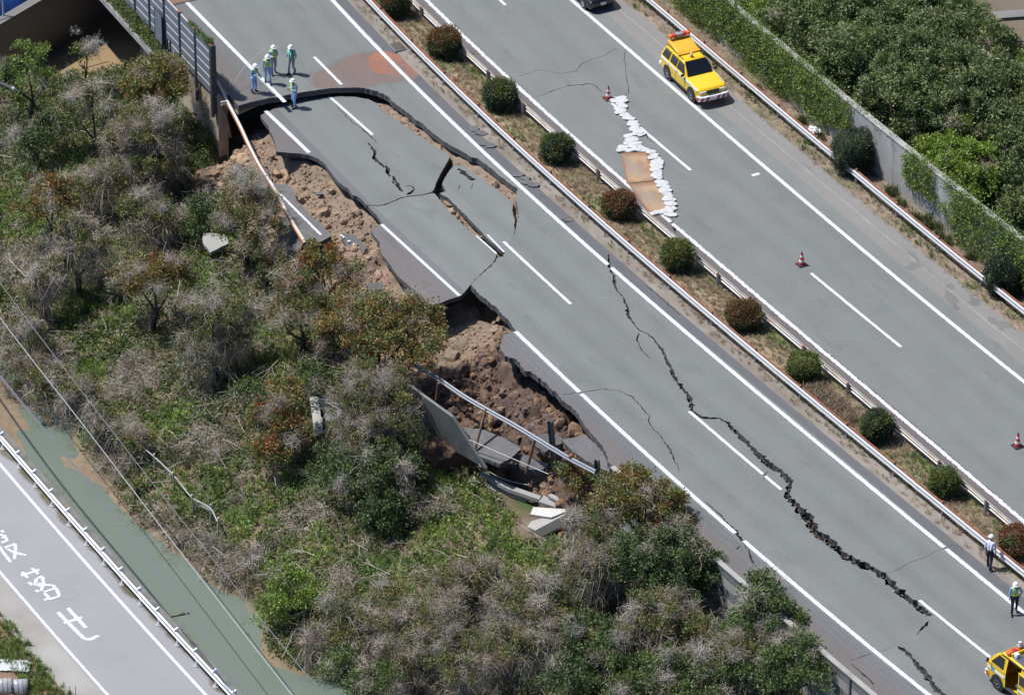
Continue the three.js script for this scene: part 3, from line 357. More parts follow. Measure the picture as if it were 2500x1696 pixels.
mat('paint', [1, 1, 1], { map: rep(grainTex([0.585, 0.585, 0.58], 0.34, 11, 512, 12), 0.9, 0.9), roughness: 0.7 });
mat('concrete', [1, 1, 1], { map: rep(grainTex([0.33, 0.315, 0.285], 0.22, 15, 512, 6, [0.05, 0.04, 0.03]), 0.28, 0.28), roughness: 0.92 });
mat('concreteOld', [1, 1, 1], { map: rep(grainTex([0.42, 0.34, 0.25], 0.3, 19, 512, 6, [0.09, 0.07, 0.05]), 0.25, 0.25), roughness: 0.93 });
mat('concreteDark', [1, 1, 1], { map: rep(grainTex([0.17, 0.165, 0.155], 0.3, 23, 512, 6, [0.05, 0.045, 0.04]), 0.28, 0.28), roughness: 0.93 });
mat('vertexEarth', [1, 1, 1], { vertexColors: true, roughness: 0.97 });
mat('lowerAsphalt', [1, 1, 1], { roughness: 0.92, map: texture(2048, 512, (u, v, px, py) => {
  const s = u * 80 - 35, t = 29.1 + v * 6.9, spot = fbm(s * 0.8, t * 0.8, 5, 4), long = fbm(s * 0.08, t * 0.7, 15, 3); let c = [0.285, 0.277, 0.277], f = 1 + 0.06 * spot + 0.06 * long;
  if (t > 34.5) c = mix3([0.36, 0.34, 0.31], [0.27, 0.25, 0.22], clamp(0.5 + spot, 0, 1));
  const edge = 29.75 + fbm(s * 0.9, 3, 1, 3) * 0.28; c = mix3(c, mix3([0.1, 0.085, 0.045], [0.16, 0.14, 0.1], clamp(0.5 + fbm(s * 3, t * 3, 2, 3), 0, 1)), 1 - smooth(edge - 0.18, edge + 0.1, t));
  for (const [a, b, r] of [[3.43, 32.28, 0.45], [9.14, 32.39, 0.3]]) { const d = Math.max(Math.abs(s - a) * 0.86 + Math.abs(t - b) * 0.5, Math.abs(t - b)); if (Math.abs(d - r) < 0.03 + 0.03 * spot) f *= 0.86; }
  f *= 1 + (hash(px, py, 3) - 0.5) * 0.14; return c.map((k) => k * f);
}) });

// ---- terrain functions
const bankTable = table([9.4, 12, 16, 20, 24, 26.2, 27, 29, 29.2], [-2.9, -3.7, -5.0, -6.2, -7.2, -7.95, -8.35, -8.5, -8.5]);
const wallS = (t) => -49.57 + (t - 7.57) * 0.541;                          // the far wall of the channel runs slantwise under the bridge
const EDGE = (s) => 25.5 + 0.6 * fbm(s * 0.22, 4, 0, 4) - 0.7 * gauss(s, 7, 2.5) + 0.5 * gauss(s, -4, 5) - 2.9 * smooth(11.5, 17, s);
const bankEnd = (t) => -36.2 - 0.6 * (t - 12) + 0.5 * fbm(t * 0.5, 3, 2, 3);   // where the bank drops to the channel under the bridge
function bankY(s, t) {
  let y = bankTable(t + (26.2 - EDGE(s)) * smooth(15, 21, t)) + 0.3 * fbm(s * 0.45, t * 0.45, 6, 4) * smooth(29, 26, t);
  if (t > 24 && s < 9) y = Math.max(y, mix(-8.5, -8.05 + 0.09 * clamp((-s - 4) / 6, -4, 1.2) + 0.24 * fbm(s * 0.2, t * 0.5, 4, 4), smooth(24.5, 26, t)));
  if (t > 27.4) y = Math.max(y, -8.18 + 0.16 * fbm(s * 0.5, t * 1.2, 14, 3) + 0.12 * smooth(28.1, 29, t) * smooth(14, 2, s));
  const lim = bankEnd(t); y = mix(-8.6, y, smooth(lim - 3.6, lim - 0.2, s));
  const w = wallS(t); if (s < w + 2.9) y = Math.max(y, -7.93 + 0.1 * fbm(s, t, 4, 3));
  if (s < w - 0.3) y = -4.6 + 0.1 * fbm(s, t, 3, 3);
  if (s > -25.5 && s < 5 && t < 12.6) { const c = smooth(12.6, 11.4, t) * smooth(-25.5, -24.5, s) * smooth(5, 3, s); y -= 1.1 * c; }
  if (s > 3 && s < 15.5 && t < 14.2) y = mix(y, Math.min(y, -4.95 + 0.12 * fbm(s, t, 2, 3)), smooth(3, 5, s) * smooth(15.5, 14.6, s) * smooth(14.2, 12.8, t));
  return y;
}
const EARTH = { brown: [0.14, 0.1, 0.065], green: [0.06, 0.085, 0.025], litter: [0.19, 0.14, 0.095], mud: [0.24, 0.175, 0.11] };
structure('bank_ground', sheet(-66, 56, 420, 9.55, 29.1, 110, bankY, (s, t, y) => { const n = fbm(s * 0.6, t * 0.6, 40, 4), e = EDGE(s); let c = mix3(EARTH.brown, n > 0 ? EARTH.green : EARTH.litter, clamp(Math.abs(n) * 3.2, 0, 1)); c = mix3(c, EARTH.mud, Math.max(smooth(e - 0.5, e + 0.3, t), smooth(bankEnd(t) - 2.6, bankEnd(t) - 3.4, s) * (s > wallS(t) - 0.2 ? 1 : 0)) * (0.8 + 0.4 * n)); return c.map((k) => k * (1 + 0.25 * fbm(s * 5, t * 5, 2, 2))); }), M.vertexEarth);
const ground = structure('ground', new THREE.PlaneGeometry(900, 900).rotateX(-Math.PI / 2).translate(0, -10.5, 0), mat('farGround', [0.1, 0.105, 0.05]));
phys('canalWater', [0.14, 0.17, 0.135], { roughness: 0.09, ior: 1.33, specularIntensity: 1, bumpMap: rep(grainTex([0.5, 0.5, 0.5], 0.6, 61, 256, 6), 0.25, 0.25), bumpScale: 0.012 });
phys('muddyWater', [0.32, 0.225, 0.125], { roughness: 0.12, ior: 1.33, bumpMap: rep(grainTex([0.5, 0.5, 0.5], 0.6, 67, 256, 6), 0.25, 0.25), bumpScale: 0.01 });
structure('canal_water', sheet(-34, 56, 60, 19, 29.15, 8, () => -8.02), M.canalWater);
structure('muddy_water', sheet(-60, -36, 12, -24, 22, 12, () => -8.03), M.muddyWater);
structure('lower_road', sheet(-35, 45, 80, 29.1, 36, 10, () => -7, null, (s, t) => [(s + 35) / 80, (t - 29.1) / 6.9]), M.lowerAsphalt);
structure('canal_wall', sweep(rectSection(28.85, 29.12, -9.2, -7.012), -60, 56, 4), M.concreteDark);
structure('field', sheet(-30, 45, 150, 35.6, 60, 60, (s, t) => -7.03 + 0.06 * fbm(s * 0.9, t * 0.9, 3, 4) + 0.05 * Math.sin(t * 4.2) * smooth(37.5, 38.5, t), (s, t) => { const n = fbm(s * 0.8, t * 0.8, 44, 4); return mix3([0.235, 0.15, 0.1], [0.17, 0.105, 0.07], clamp(0.5 + n, 0, 1)).map((k) => k * (1 + 0.2 * fbm(s * 6, t * 6, 9, 2))); }), M.vertexEarth);

// ---- near carriageway: the unbroken part, with the open cracks cut through it
const edge = (t, s0, s1, n = 40) => Array.from({ length: n + 1 }, (_, i) => road(mix(s0, s1, i / n), typeof t === 'function' ? t(mix(s0, s1, i / n)) : t));
const P2 = (a) => a.map((p) => p.slice(0, 2));
const OUT_T = 9.35;
const scarpEdge = jagged(P2(DATA.scarp), 0.06, 5, false, 0.3), pitEdge = jagged(P2(DATA.pit), 0.09, 8, false, 0.3);
const inner = (s) => IL(s) - 0.72;
const nearOutline = [...edge(inner, -75, 58, 60), ...edge(OUT_T, 58, 15.2, 20), ...[...pitEdge].reverse(), ...[...scarpEdge].reverse(), ...edge(OUT_T, -23.9, -75, 24)];
const farCracks = ['far1', 'far2', 'far3', 'far4', 'far5'], nearCracks = Object.keys(DATA.cracks).filter((k) => !farCracks.includes(k));
const farOutline = [...edge((s) => FL(s) + 0.98, -75, 58, 50), ...edge((s) => FR(s) - 2.5, 58, -75, 50)];
const loops = {}, lines = {}; for (const [list, o] of [[nearCracks, nearOutline], [farCracks, farOutline]]) list.forEach((k, i) => { const before = list.slice(0, i).map((q) => lines[q]).filter(Boolean), l = trimmed(DATA.cracks[k], before, o); if (l.length > 2) { lines[k] = l; loops[k] = crackLoop(l, 100 + i); } });
const loopsOf = (list) => list.map((k) => loops[k]).filter(Boolean);
const near = structure('near_carriageway', slab(nearOutline, loopsOf(nearCracks), () => 0, 0.32, NEAR_UV), [M.asphaltNear, M.asphaltBreak]);
structure('far_carriageway', slab(farOutline, loopsOf(farCracks), () => 0, 0.24, FAR_UV), [M.asphaltFar, M.asphaltBreak]);
const farHalf = (s) => FR(s) - 2.5;

// ---- sunken slabs
const plB1 = planeOf(DATA.planes.b1), plB2 = planeOf(DATA.planes.b2), plB3 = planeOf(DATA.planes.b3);
const b1 = jagged(P2(DATA.b1), 0.035, 21, true, 0.3), b3 = jagged(P2(DATA.b3), 0.03, 22, true, 0.3), b2 = [...jagged(P2(DATA.b2), 0.03, 23, false, 0.3)];
const S = [M.asphaltNear, M.asphaltBreak];
const slabWest = tag(structure('sunken_road_slab', slab(b1, Object.values(DATA.cracks1).map((l, i) => crackLoop(l, 140 + i)), plB1, 0.24, NEAR_UV), S), 'sunken grey road slab below the curved scarp, where a worker stands', 'road slab', 'sunken slabs of the near carriageway', 'thing');
const slabMid = tag(structure('sunken_road_slab', slab(b2, Object.values(DATA.cracks2).map((l, i) => crackLoop(l, 150 + i)), plB2, 0.24, NEAR_UV), S), 'tilted grey road slab between the two soil-filled trenches', 'road slab', 'sunken slabs of the near carriageway', 'thing');
const slabEast = tag(structure('sunken_road_slab', slab(b3, [], plB3, 0.24, NEAR_UV), S), 'long sunken grey road slab above the brown pit, with a white edge line', 'road slab', 'sunken slabs of the near carriageway', 'thing');

// ---- soil laid bare by the collapse
const ctl = [...DATA.soil]; for (const s of [-27, -22, -17, -12, -7, -2, 3, 8, 13, 18]) { for (const [t, d] of [[11.4, -0.35], [12.3, -0.7], [13.6, -0.9]]) { const [x, z] = road(s, t); ctl.push([x, z, s > 3 && s < 15 ? (t < 12 ? -4.6 : -5.4) : bankTable(t) + d]); } }
function soilY(x, z) {
  let a = 0, w = 0; for (const c of ctl) { const d = (x - c[0]) ** 2 + (z - c[1]) ** 2, k = 1 / (d * d + 0.02); a += c[2] * k; w += k; }
  return a / w;
}
const plates = [[b1, plB1], [b2, plB2], [b3, plB3]];
function soilHeight(s, t, x, z) {
  const pit2 = smooth(0, 4, s), base = soilY(x, z), cl = fbm(x * 1.3, z * 1.3, 5, 5), lump = Math.abs(fbm(x * 2.4, z * 2.4, 11, 3));
  let y = base + mix(0.16, 0.34, pit2) * cl + mix(0.2, 0.5, pit2) * (lump - 0.2) + mix(0.1, 0.16, pit2) * fbm(x * 4.2, z * 4.2, 3, 3);
  if (s > 6 && s < 15.6) y = Math.min(y, -0.4 - 5.2 * smooth(8.5, 11.0, t) + 0.2 * cl);
  if (inside(nearOutline, x, z)) y = Math.min(y, -0.42 + 0.06 * fbm(x * 3, z * 3, 7, 3));
  for (const [o, pl] of plates) if (inside(o, x, z)) y = Math.min(y, pl(x, z) - 0.3 + 0.05 * cl);
  return y;
}
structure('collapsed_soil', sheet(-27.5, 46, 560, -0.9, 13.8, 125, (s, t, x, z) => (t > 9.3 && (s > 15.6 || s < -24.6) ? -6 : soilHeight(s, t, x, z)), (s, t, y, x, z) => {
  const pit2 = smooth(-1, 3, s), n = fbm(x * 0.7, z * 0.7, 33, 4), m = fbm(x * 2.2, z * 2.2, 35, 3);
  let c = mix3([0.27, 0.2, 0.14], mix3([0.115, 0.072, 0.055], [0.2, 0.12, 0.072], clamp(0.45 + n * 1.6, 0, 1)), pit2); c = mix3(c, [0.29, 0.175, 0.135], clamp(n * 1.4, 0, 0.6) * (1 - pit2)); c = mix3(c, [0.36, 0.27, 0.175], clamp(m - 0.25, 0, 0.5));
  return c.map((k) => k * (1 + 0.22 * fbm(x * 8, z * 8, 5, 2)));
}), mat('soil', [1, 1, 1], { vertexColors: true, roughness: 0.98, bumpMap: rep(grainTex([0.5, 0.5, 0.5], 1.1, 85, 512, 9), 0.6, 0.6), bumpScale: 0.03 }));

// ---- painted lines, 4 mm above the asphalt and left out where a crack cuts them
const nearAnyCrack = (x, z) => { for (const k of [...nearCracks, ...farCracks]) if (loops[k]) for (const p of lines[k]) if (Math.abs(p[0] - x) < 2.2 && Math.abs(p[1] - z) < 2.2) { if (inside(loops[k], x, z)) return true; } return false; };
function stripe(pts, w, rag = 0.011, y = () => 0, ds = 0.09, worn = 0.0) {       // a strip along a polyline of [x, z]
  const p = [], idx = [], uv = []; let run = 0, prev = -1; const r = rng(pts.length * 91 + Math.round(pts[0][0] * 100));
  for (let i = 0; i < pts.length - 1; i++) {
    const a = pts[i], b = pts[i + 1], L = Math.hypot(b[0] - a[0], b[1] - a[1]), n = Math.max(1, Math.round(L / ds)), nx = -(b[1] - a[1]) / L, nz = (b[0] - a[0]) / L;
    for (let j = 0; j < n + (i === pts.length - 2 ? 1 : 0); j++) {
      const u = j / n, x = mix(a[0], b[0], u), z = mix(a[1], b[1], u), h = w / 2, l = h + (r() - 0.5) * 2 * rag, q = h + (r() - 0.5) * 2 * rag, k = p.length / 3, gone = nearAnyCrack(x, z) || r() < worn;
      p.push(x + nx * l, y(x, z) + 0.004, z + nz * l, x - nx * q, y(x, z) + 0.004, z - nz * q); uv.push(run, 0, run, w); run += L / n;
      if (prev >= 0 && !gone) idx.push(prev, prev + 1, k, k, prev + 1, k + 1); prev = gone ? -1 : k;
    }
  }
  const g = new THREE.BufferGeometry(); g.setAttribute('position', new THREE.Float32BufferAttribute(p, 3)); g.setAttribute('uv', new THREE.Float32BufferAttribute(uv, 2)); g.setIndex(idx); g.computeVertexNormals(); return g;
}
const painted = (name, geo) => structure(name, geo, M.paint);
painted('edge_line', stripe(edge(OL, -75, -22.95, 60), 0.22)); painted('edge_line', stripe(edge(OL, 2.95, 58, 60), 0.22));
painted('edge_line', stripe(edge(IL, -75, 58, 140), 0.22));
painted('edge_line', stripe(edge(FL, -75, 58, 140), 0.21, 0.03)); painted('edge_line', stripe(edge(FR, -75, 58, 140), 0.22));
const ND = [[-46.7, -38.7], [-26.69, -23.3], [-5.0, 2.02], [13.4, 21.43], [32.39, 36.9], [37, 40.4]], ndT = table([-46, -26.7, 2, 13.4, 21.4, 32.4, 41], [3.6, 3.51, 3.58, 3.63, 3.56, 3.28, 3.2]);
for (const [a, b] of [[-46.7, -38.7], [-26.69, -23.3], [-4.9, 2.02], [13.4, 21.43], [32.39, 40.4]]) painted('lane_dash', stripe(edge(ndT, a, b, 8), 0.17));
const fdT = table([-27, -15, -6.6, 5.4, 13.6, 34], [-8.27, -8.25, -8.4, -8.42, -8.47, -8.5]);
for (const [a, b] of [[-34.9, -27.28], [-14.85, -6.61], [5.37, 13.62], [25.4, 33.4]]) painted('lane_dash', stripe(edge(fdT, a, b, 8), 0.17));
const onSlab = { b1: [plB1, slabWest], b1dash: [plB1, slabWest], b3: [plB3, slabEast], b3dash: [plB3, slabEast], b2dash: [plB2, slabMid] };
for (const [k, [pl, parent]] of Object.entries(onSlab)) part('painted_line', stripe(DATA.paint[k], k.length === 2 ? 0.22 : k === 'b1dash' ? 0.16 : 0.09, 0.006, pl), M.paint, parent);
{ const [x, z] = road(-4.6, -10.9), a = heading(-4.6); painted('road_mark', stripe([[x, z], [x - Math.sin(a) * -0.45, z + Math.cos(a) * -0.45]], 0.22, 0.02)); }
// lower road: edge lines and the lettering
const lowPaint = (pts, w, rag) => stripe(pts, w, rag, () => -7, 0.09, 0.0);
painted('lower_edge_line', lowPaint(edge(30.35, -34, 40, 60), 0.16, 0.008)); painted('lower_edge_line', lowPaint(edge(34.33, -34, 40, 60), 0.15, 0.012));
const chars = [DATA.T.glyph.slice(0, 3), DATA.T.glyph.slice(3, 13), DATA.T.glyph.slice(13)];
chars.forEach((strokes, c) => { const o = new THREE.Group(); o.name = numbered('road_lettering'); o.userData.kind = 'structure'; scene.add(o); strokes.forEach((g, i) => { const m = part('stroke', lowPaint(g, c === 0 ? 0.2 : c === 1 ? 0.17 : 0.16, 0.014), M.paint, o); m.position.y = 0.0012 * i; }); });

// ---- median and verges
const medianIn = (s) => IL(s) - 0.72, medianOut = (s) => FL(s) + 0.98;
structure('median_strip', sheet(-75, 58, 400, 0, 1, 26, (s, v) => { return -0.02 + 0.16 * Math.sin(Math.PI * smooth(0.1, 1, v)) + 0.035 * fbm(s * 2, v * 6, 3, 3); }, (s, v) => { const n = fbm(s * 0.8, v * 4, 71, 4); let c = mix3([0.3, 0.235, 0.15], [0.23, 0.185, 0.115], clamp(0.5 + n, 0, 1)); if (v < 0.24) c = mix3([0.2, 0.165, 0.135], [0.25, 0.215, 0.18], clamp(0.5 + n * 2, 0, 1)); c = mix3(c, [0.1, 0.13, 0.035], clamp(fbm(s * 0.35, v * 3, 75, 3) * 2.2 + (v > 0.75 ? 0.35 : v < 0.3 ? -0.9 : -0.15), 0, 0.8)); return c.map((k) => k * (1 + 0.2 * fbm(s * 6, v * 20, 5, 2))); }), M.vertexEarth);
{ // the strip above is laid out in (s, share of the width): bring it to its place across the road
  const m = scene.children[scene.children.length - 1].geometry, p = m.attributes.position; for (let j = 0, k = 0; j <= 26; j++) for (let i = 0; i <= 400; i++, k++) { const s = mix(-75, 58, i / 400), [x, z] = road(s, mix(medianIn(s), medianOut(s), j / 26)); p.setXYZ(k, x, p.getY(k), z); } m.computeVertexNormals(); }
structure('leafy_verge', sheet(-75, 58, 300, 0, 1, 16, (s, v) => -0.03 + 0.05 * fbm(s * 1.5, v * 5, 9, 3), (s, v) => { const n = fbm(s * 1.4, v * 4, 81, 4); const c = mix3([0.27, 0.2, 0.155], [0.2, 0.165, 0.1], clamp(0.5 + n * 1.5, 0, 1)); return mix3(c, [0.11, 0.12, 0.045], clamp(fbm(s * 0.5, v * 2, 84, 3) * 2 - 0.2, 0, 0.7)).map((k) => k * (1 + 0.35 * fbm(s * 8, v * 24, 5, 2))); }), M.vertexEarth);
{ const m = scene.children[scene.children.length - 1].geometry, p = m.attributes.position; for (let j = 0, k = 0; j <= 16; j++) for (let i = 0; i <= 300; i++, k++) { const s = mix(-75, 58, i / 300), [x, z] = road(s, mix(farHalf(s) - 0.003, -16.62, j / 16)); p.setXYZ(k, x, p.getY(k), z); } m.computeVertexNormals(); }
structure('hillside', sheet(-80, 60, 180, -70, -16.9, 60, (s, t) => table([-70, -36, -33.8, -30, -24, -17], [-7, -6.5, -3.6, -3.3, -3.0, -2.4])(t) + 0.4 * fbm(s * 0.3, t * 0.3, 5, 4), (s, t) => mix3([0.07, 0.085, 0.03], [0.12, 0.115, 0.055], clamp(0.5 + 1.4 * fbm(s * 0.6, t * 0.6, 3, 3), 0, 1))), M.vertexEarth);
// ---------------------------------------------------------------- bridge, walls, rails
mat('galv', [0.33, 0.34, 0.355], { roughness: 0.5, metalness: 0.35 });
mat('whiteSteel', [0.52, 0.505, 0.48], { roughness: 0.5 });
mat('creamSteel', [1, 1, 1], { roughness: 0.6, map: rep(grainTex([0.62, 0.56, 0.47], 0.35, 71, 256, 9, [0.0, -0.1, -0.14]), 0.35, 0.6) });
mat('rust', [1, 1, 1], { roughness: 0.9, map: rep(grainTex([0.31, 0.115, 0.06], 0.5, 73, 256, 9, [0.1, 0.04, 0.02]), 0.4, 0.6) });
mat('rustPost', [0.2, 0.115, 0.075], { roughness: 0.9 });
mat('greySteel', [0.12, 0.135, 0.155], { roughness: 0.55, metalness: 0.3 });
mat('panelGrey', [1, 1, 1], { roughness: 0.5, metalness: 0.2, map: rep(grainTex([0.2, 0.215, 0.24], 0.12, 79, 256, 6), 0.4, 1.2) });
mat('darkSteel', [0.06, 0.062, 0.068], { roughness: 0.6, metalness: 0.3 });
// W-shaped beam; side = +1 faces larger t
const beamSection = (side) => { const f = [[0, 0], [0.045, 0.02], [0.07, 0.07], [0.045, 0.12], [0.012, 0.15], [0.012, 0.18], [0.045, 0.21], [0.07, 0.26], [0.045, 0.31], [0, 0.33]]; return [...f.map(([a, y]) => [a * side, y]), ...[...f].reverse().map(([a, y]) => [(a - 0.014) * side, y])]; };
function guardrail(name, label, T, side, posts, s0, s1, m, o = {}) {
  const g = thing(name, label, 'guardrail', [0, 0, 0], 0, 'guardrails along the expressway');
  part('beam', sweep(beamSection(side), s0, s1, 2, (s) => T(s) + 0.1 * side, 0.42), m, g);
  if (o.back) part('back_edge', sweep(rectSection(-0.075 * side, -0.02 * side, 0.56, 0.72), s0, s1, 2, T), M.rust, g);
  for (let s = posts + 2; s < s1; s += 4) part('splice', sweep(beamSection(side), s - 0.17, s + 0.17, 0.34, (q) => T(q) + 0.106 * side, 0.42), m, g);
  for (let s = posts; s < s1; s += 4) { const [x, z] = road(s, T(s)), a = heading(s); if (s < s0 + 0.2) continue; const q = part('post', new THREE.CylinderGeometry(0.07, 0.07, 0.9, 10).translate(x, 0.33, z), M.galv, g); part('cap', new THREE.SphereGeometry(0.075, 10, 6, 0, 6.3, 0, 1.6).translate(x, 0.78, z), M.rust, q); part('bracket', box(0.1, 0.2, 0.12, 0, 0, 0).rotateY(-a).translate(x - Math.sin(a) * 0.06 * side, 0.58, z + Math.cos(a) * 0.06 * side), M.rustPost, q); }
  return g;
}
guardrail('guardrail', 'white steel guardrail with rusty back, between the near carriageway and the median shrubs', (s) => IL(s) - 1.44, 1, -44.8, -46, 44, M.whiteSteel, { back: true });
guardrail('guardrail', 'stained cream guardrail between the median shrubs and the far carriageway', (s) => FL(s) + 1.28, -1, -43.8, -46, 44, M.creamSteel);
guardrail('guardrail', 'white guardrail with rusty back at the outer verge, in front of the ivy wall', (s) => FR(s) - 3.28, 1, -45.3, -46, 44, M.whiteSteel, { back: true });

// bridge: deck, ledge, abutment, wing wall
{ const b = thing('bridge', 'concrete road bridge carrying the expressway over the muddy channel', 'bridge');
  part('deck', sweep(rectSection(-17.2, 10.02, -1.25, -0.26), -74, -36.4, 4), M.concrete, b);
  part('ledge', sweep(rectSection(9.9, 10.42, -1.32, -1.02), -74, -31.2, 4), M.concrete, b);
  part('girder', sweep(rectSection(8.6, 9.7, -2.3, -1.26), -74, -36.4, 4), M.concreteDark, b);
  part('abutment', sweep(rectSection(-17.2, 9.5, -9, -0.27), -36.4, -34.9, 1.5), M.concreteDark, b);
  part('wing_wall', sweep(rectSection(9.42, 9.98, -6.5, -0.02), -34.9, -25.0, 2), M.concreteOld, b);
  part('wing_wall_coping', sweep(rectSection(9.36, 10.06, -0.015, 0.06), -36.4, -25.0, 2), M.concrete, b);
  const j = part('expansion_joint', sweep(rectSection(-0.3, 9.3, 0.004, 0.016), -36.4, -35.4, 0.5), mat('jointSteel', [0.2, 0.17, 0.175], { roughness: 0.5, metalness: 0.5 }), b);
  part('gap', sweep(rectSection(-0.3, 9.3, 0.006, 0.012), -35.38, -35.3, 0.08), M.darkSteel, j); part('rust_patch', sweep(rectSection(6.6, 9.2, 0.017, 0.021), -36.38, -35.42, 0.5), M.rustPost, j);
  part('approach_slab', slab(jagged([...edge(9.3, -23.9, -34.8, 4), ...edge(4.6, -34.8, -25.2, 4)], 0.01, 3, true), [], () => -0.245, 0.42, (x, z) => [x, z]), [M.concreteOld, M.concreteOld], b);
}
// noise barrier on the bridge
{ const g = thing('noise_barrier', 'grey slatted noise barrier with steel posts on the bridge edge', 'noise barrier');
  const L = [[0, 0], [0.02, 0.06], [0.02, 0.4], [0, 0.46], [-0.06, 0.46], [-0.06, 0]];
  for (let i = 0; i < 12; i++) { const s1 = -25.3 - i * 2.02, s0 = s1 - 2.02, T = 10.12;
    const post = part('post', sweep([[-0.09, -1.3], [-0.09, 3.06], [0.09, 3.06], [0.09, -1.3]], s1 - 0.05, s1 + 0.05, 0.1, T), M.greySteel, g);
    for (let k = 0; k < 6; k++) { const p = part('panel', sweep(L, s0 + 0.06, s1 - 0.06, 1, T, 0.02 + k * 0.5), M.panelGrey, g); part('edge_strip', sweep(rectSection(-0.05, 0.024, 0.462, 0.476), s0 + 0.06, s1 - 0.06, 1, T, 0.02 + k * 0.5), M.whiteSteel, p); } 
    part('cap', box(0.24, 0.03, 0.26).rotateY(-heading(s1)).translate(road(s1, T)[0], 3.08, road(s1, T)[1]), M.rustPost, post); }
  const [x, z] = road(-25.2, 10.1); part('end_post', box(0.24, 4.1, 0.3).rotateY(-heading(-25)).translate(x, 1.02, z), M.darkSteel, g);
  const [dx, dz] = road(-31.8, 10.3); const d = part('service_door', box(0.9, 1.9, 0.05, 0, 0, 0, 0.01).rotateY(-heading(-31)).translate(dx, 1.0, dz), M.panelGrey, g); part('door_frame', [box(0.06, 1.9, 0.03, -0.48, 0, 0.02), box(0.06, 1.9, 0.03, 0.48, 0, 0.02), box(1.02, 0.06, 0.03, 0, 0.95, 0.02)].map((q) => q.rotateY(-heading(-31)).translate(dx, 1.0, dz)), M.darkSteel, d); }
// coiled hose and conduits hanging from the barrier post
{ const [x, z] = road(-31.0, 10.45); const g = thing('cable_conduits', 'dark conduits with a looped hose hanging beside the noise barrier', 'conduit', [x, 0, z]);
  const c = []; for (let i = 0; i <= 20; i++) { const a = (i / 20) * 5.4; c.push([-0.75 + 0.55 * Math.cos(a), -1.2 + 0.06 * Math.sin(a * 2), 0.1 + 0.42 * Math.sin(a)]); }
  part('hose', tube(c, 0.04, 6, 60), M.galv, g); for (const [a, b] of [[0, 0], [0.28, 0.12], [0.42, 0.2]]) part('conduit', tube([[a, 0.7, b], [a, -0.6, b], [a + 0.05, -2.4, b]], 0.045), M.darkSteel, g);
  part('elbow', tube([[0.3, -0.5, 0.1], [0.6, -0.45, 0.0], [0.85, -0.8, -0.1], [0.85, -1.3, -0.1]], 0.05), M.darkSteel, g); }
{ const [x, z] = road(-28.6, 10.25); const g = thing('down_pipe', 'thin dark pipe running down the tan wing wall', 'pipe', [x, 0, z]); part('pipe', tube([[1.55, -0.4, 1.9], [1.6, -3, 2.0], [1.62, -6.2, 2.05]].map(([a, b, c]) => [a, b, c - 1.9]), 0.03), M.darkSteel, g); }
// far wall of the channel with a sheet-covered top
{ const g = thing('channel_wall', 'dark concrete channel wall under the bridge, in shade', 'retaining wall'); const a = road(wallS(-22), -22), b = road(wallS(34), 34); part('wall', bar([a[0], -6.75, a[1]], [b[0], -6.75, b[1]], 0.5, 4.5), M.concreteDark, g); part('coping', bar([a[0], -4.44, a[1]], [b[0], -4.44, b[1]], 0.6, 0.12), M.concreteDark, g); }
{ const p = [], w = 24, h = 10; const g = new THREE.PlaneGeometry(1, 1, w, h), q = g.attributes.position; for (let i = 0; i < q.count; i++) { const u = q.getX(i) + 0.5, v = q.getY(i) + 0.5, t = mix(10.6, 20, u), s = wallS(t) - 0.05 - 4 * v, [x, z] = road(s, t); q.setXYZ(i, x, -4.3 + 0.5 * smooth(0, 0.35, v) + 0.09 * Math.sin(u * 40 + 3 * v) + 0.05 * fbm(u * 9, v * 9, 2, 3) - 0.5 * smooth(0.06, 0, v), z); } g.computeVertexNormals();
  solo('tarpaulin', g, mat('tarp', [0.02, 0.075, 0.3], { roughness: 0.45 }), 'bright blue tarpaulin on the channel wall in the upper left corner', 'tarpaulin');
  const [x, z] = road(wallS(13.9) + 0.4, 13.9); const t = thing('handrail_post', 'short white handrail post in front of the blue tarpaulin', 'post', [x, -3.9, z]); t.position.y = -4.5; part('post', new THREE.CylinderGeometry(0.06, 0.06, 1.2, 10).translate(0, 0.6, 0), M.whiteSteel, t); part('rail', tube([[-3.2, 1.15, 1.9], [0, 1.15, 0], [3.2, 1.15, -1.9]], 0.04), M.whiteSteel, t); }
// retaining wall of concrete boards that still stands at the lower right
{ const g = thing('board_wall', 'standing concrete board wall at the road edge, lower right', 'retaining wall');
  for (let i = 0; i < 11; i++) { const s0 = 15.9 + i * 4; for (let k = 0; k < 6; k++) part('board', sweep(rectSection(9.42, 9.57, 0.005, 0.48), s0 + 0.03, s0 + 3.97, 4, 0, 0.08 - 0.5 * (k + 1)), k % 2 ? M.concrete : M.concreteDark, g); part('post', sweep(rectSection(9.36, 9.63, -3.4, 0.12), s0 - 0.07, s0 + 0.02, 0.1), M.greySteel, g); }
  part('coping', sweep(rectSection(9.36, 9.62, 0.085, 0.16), 15.9, 58, 4), M.concrete, g); }
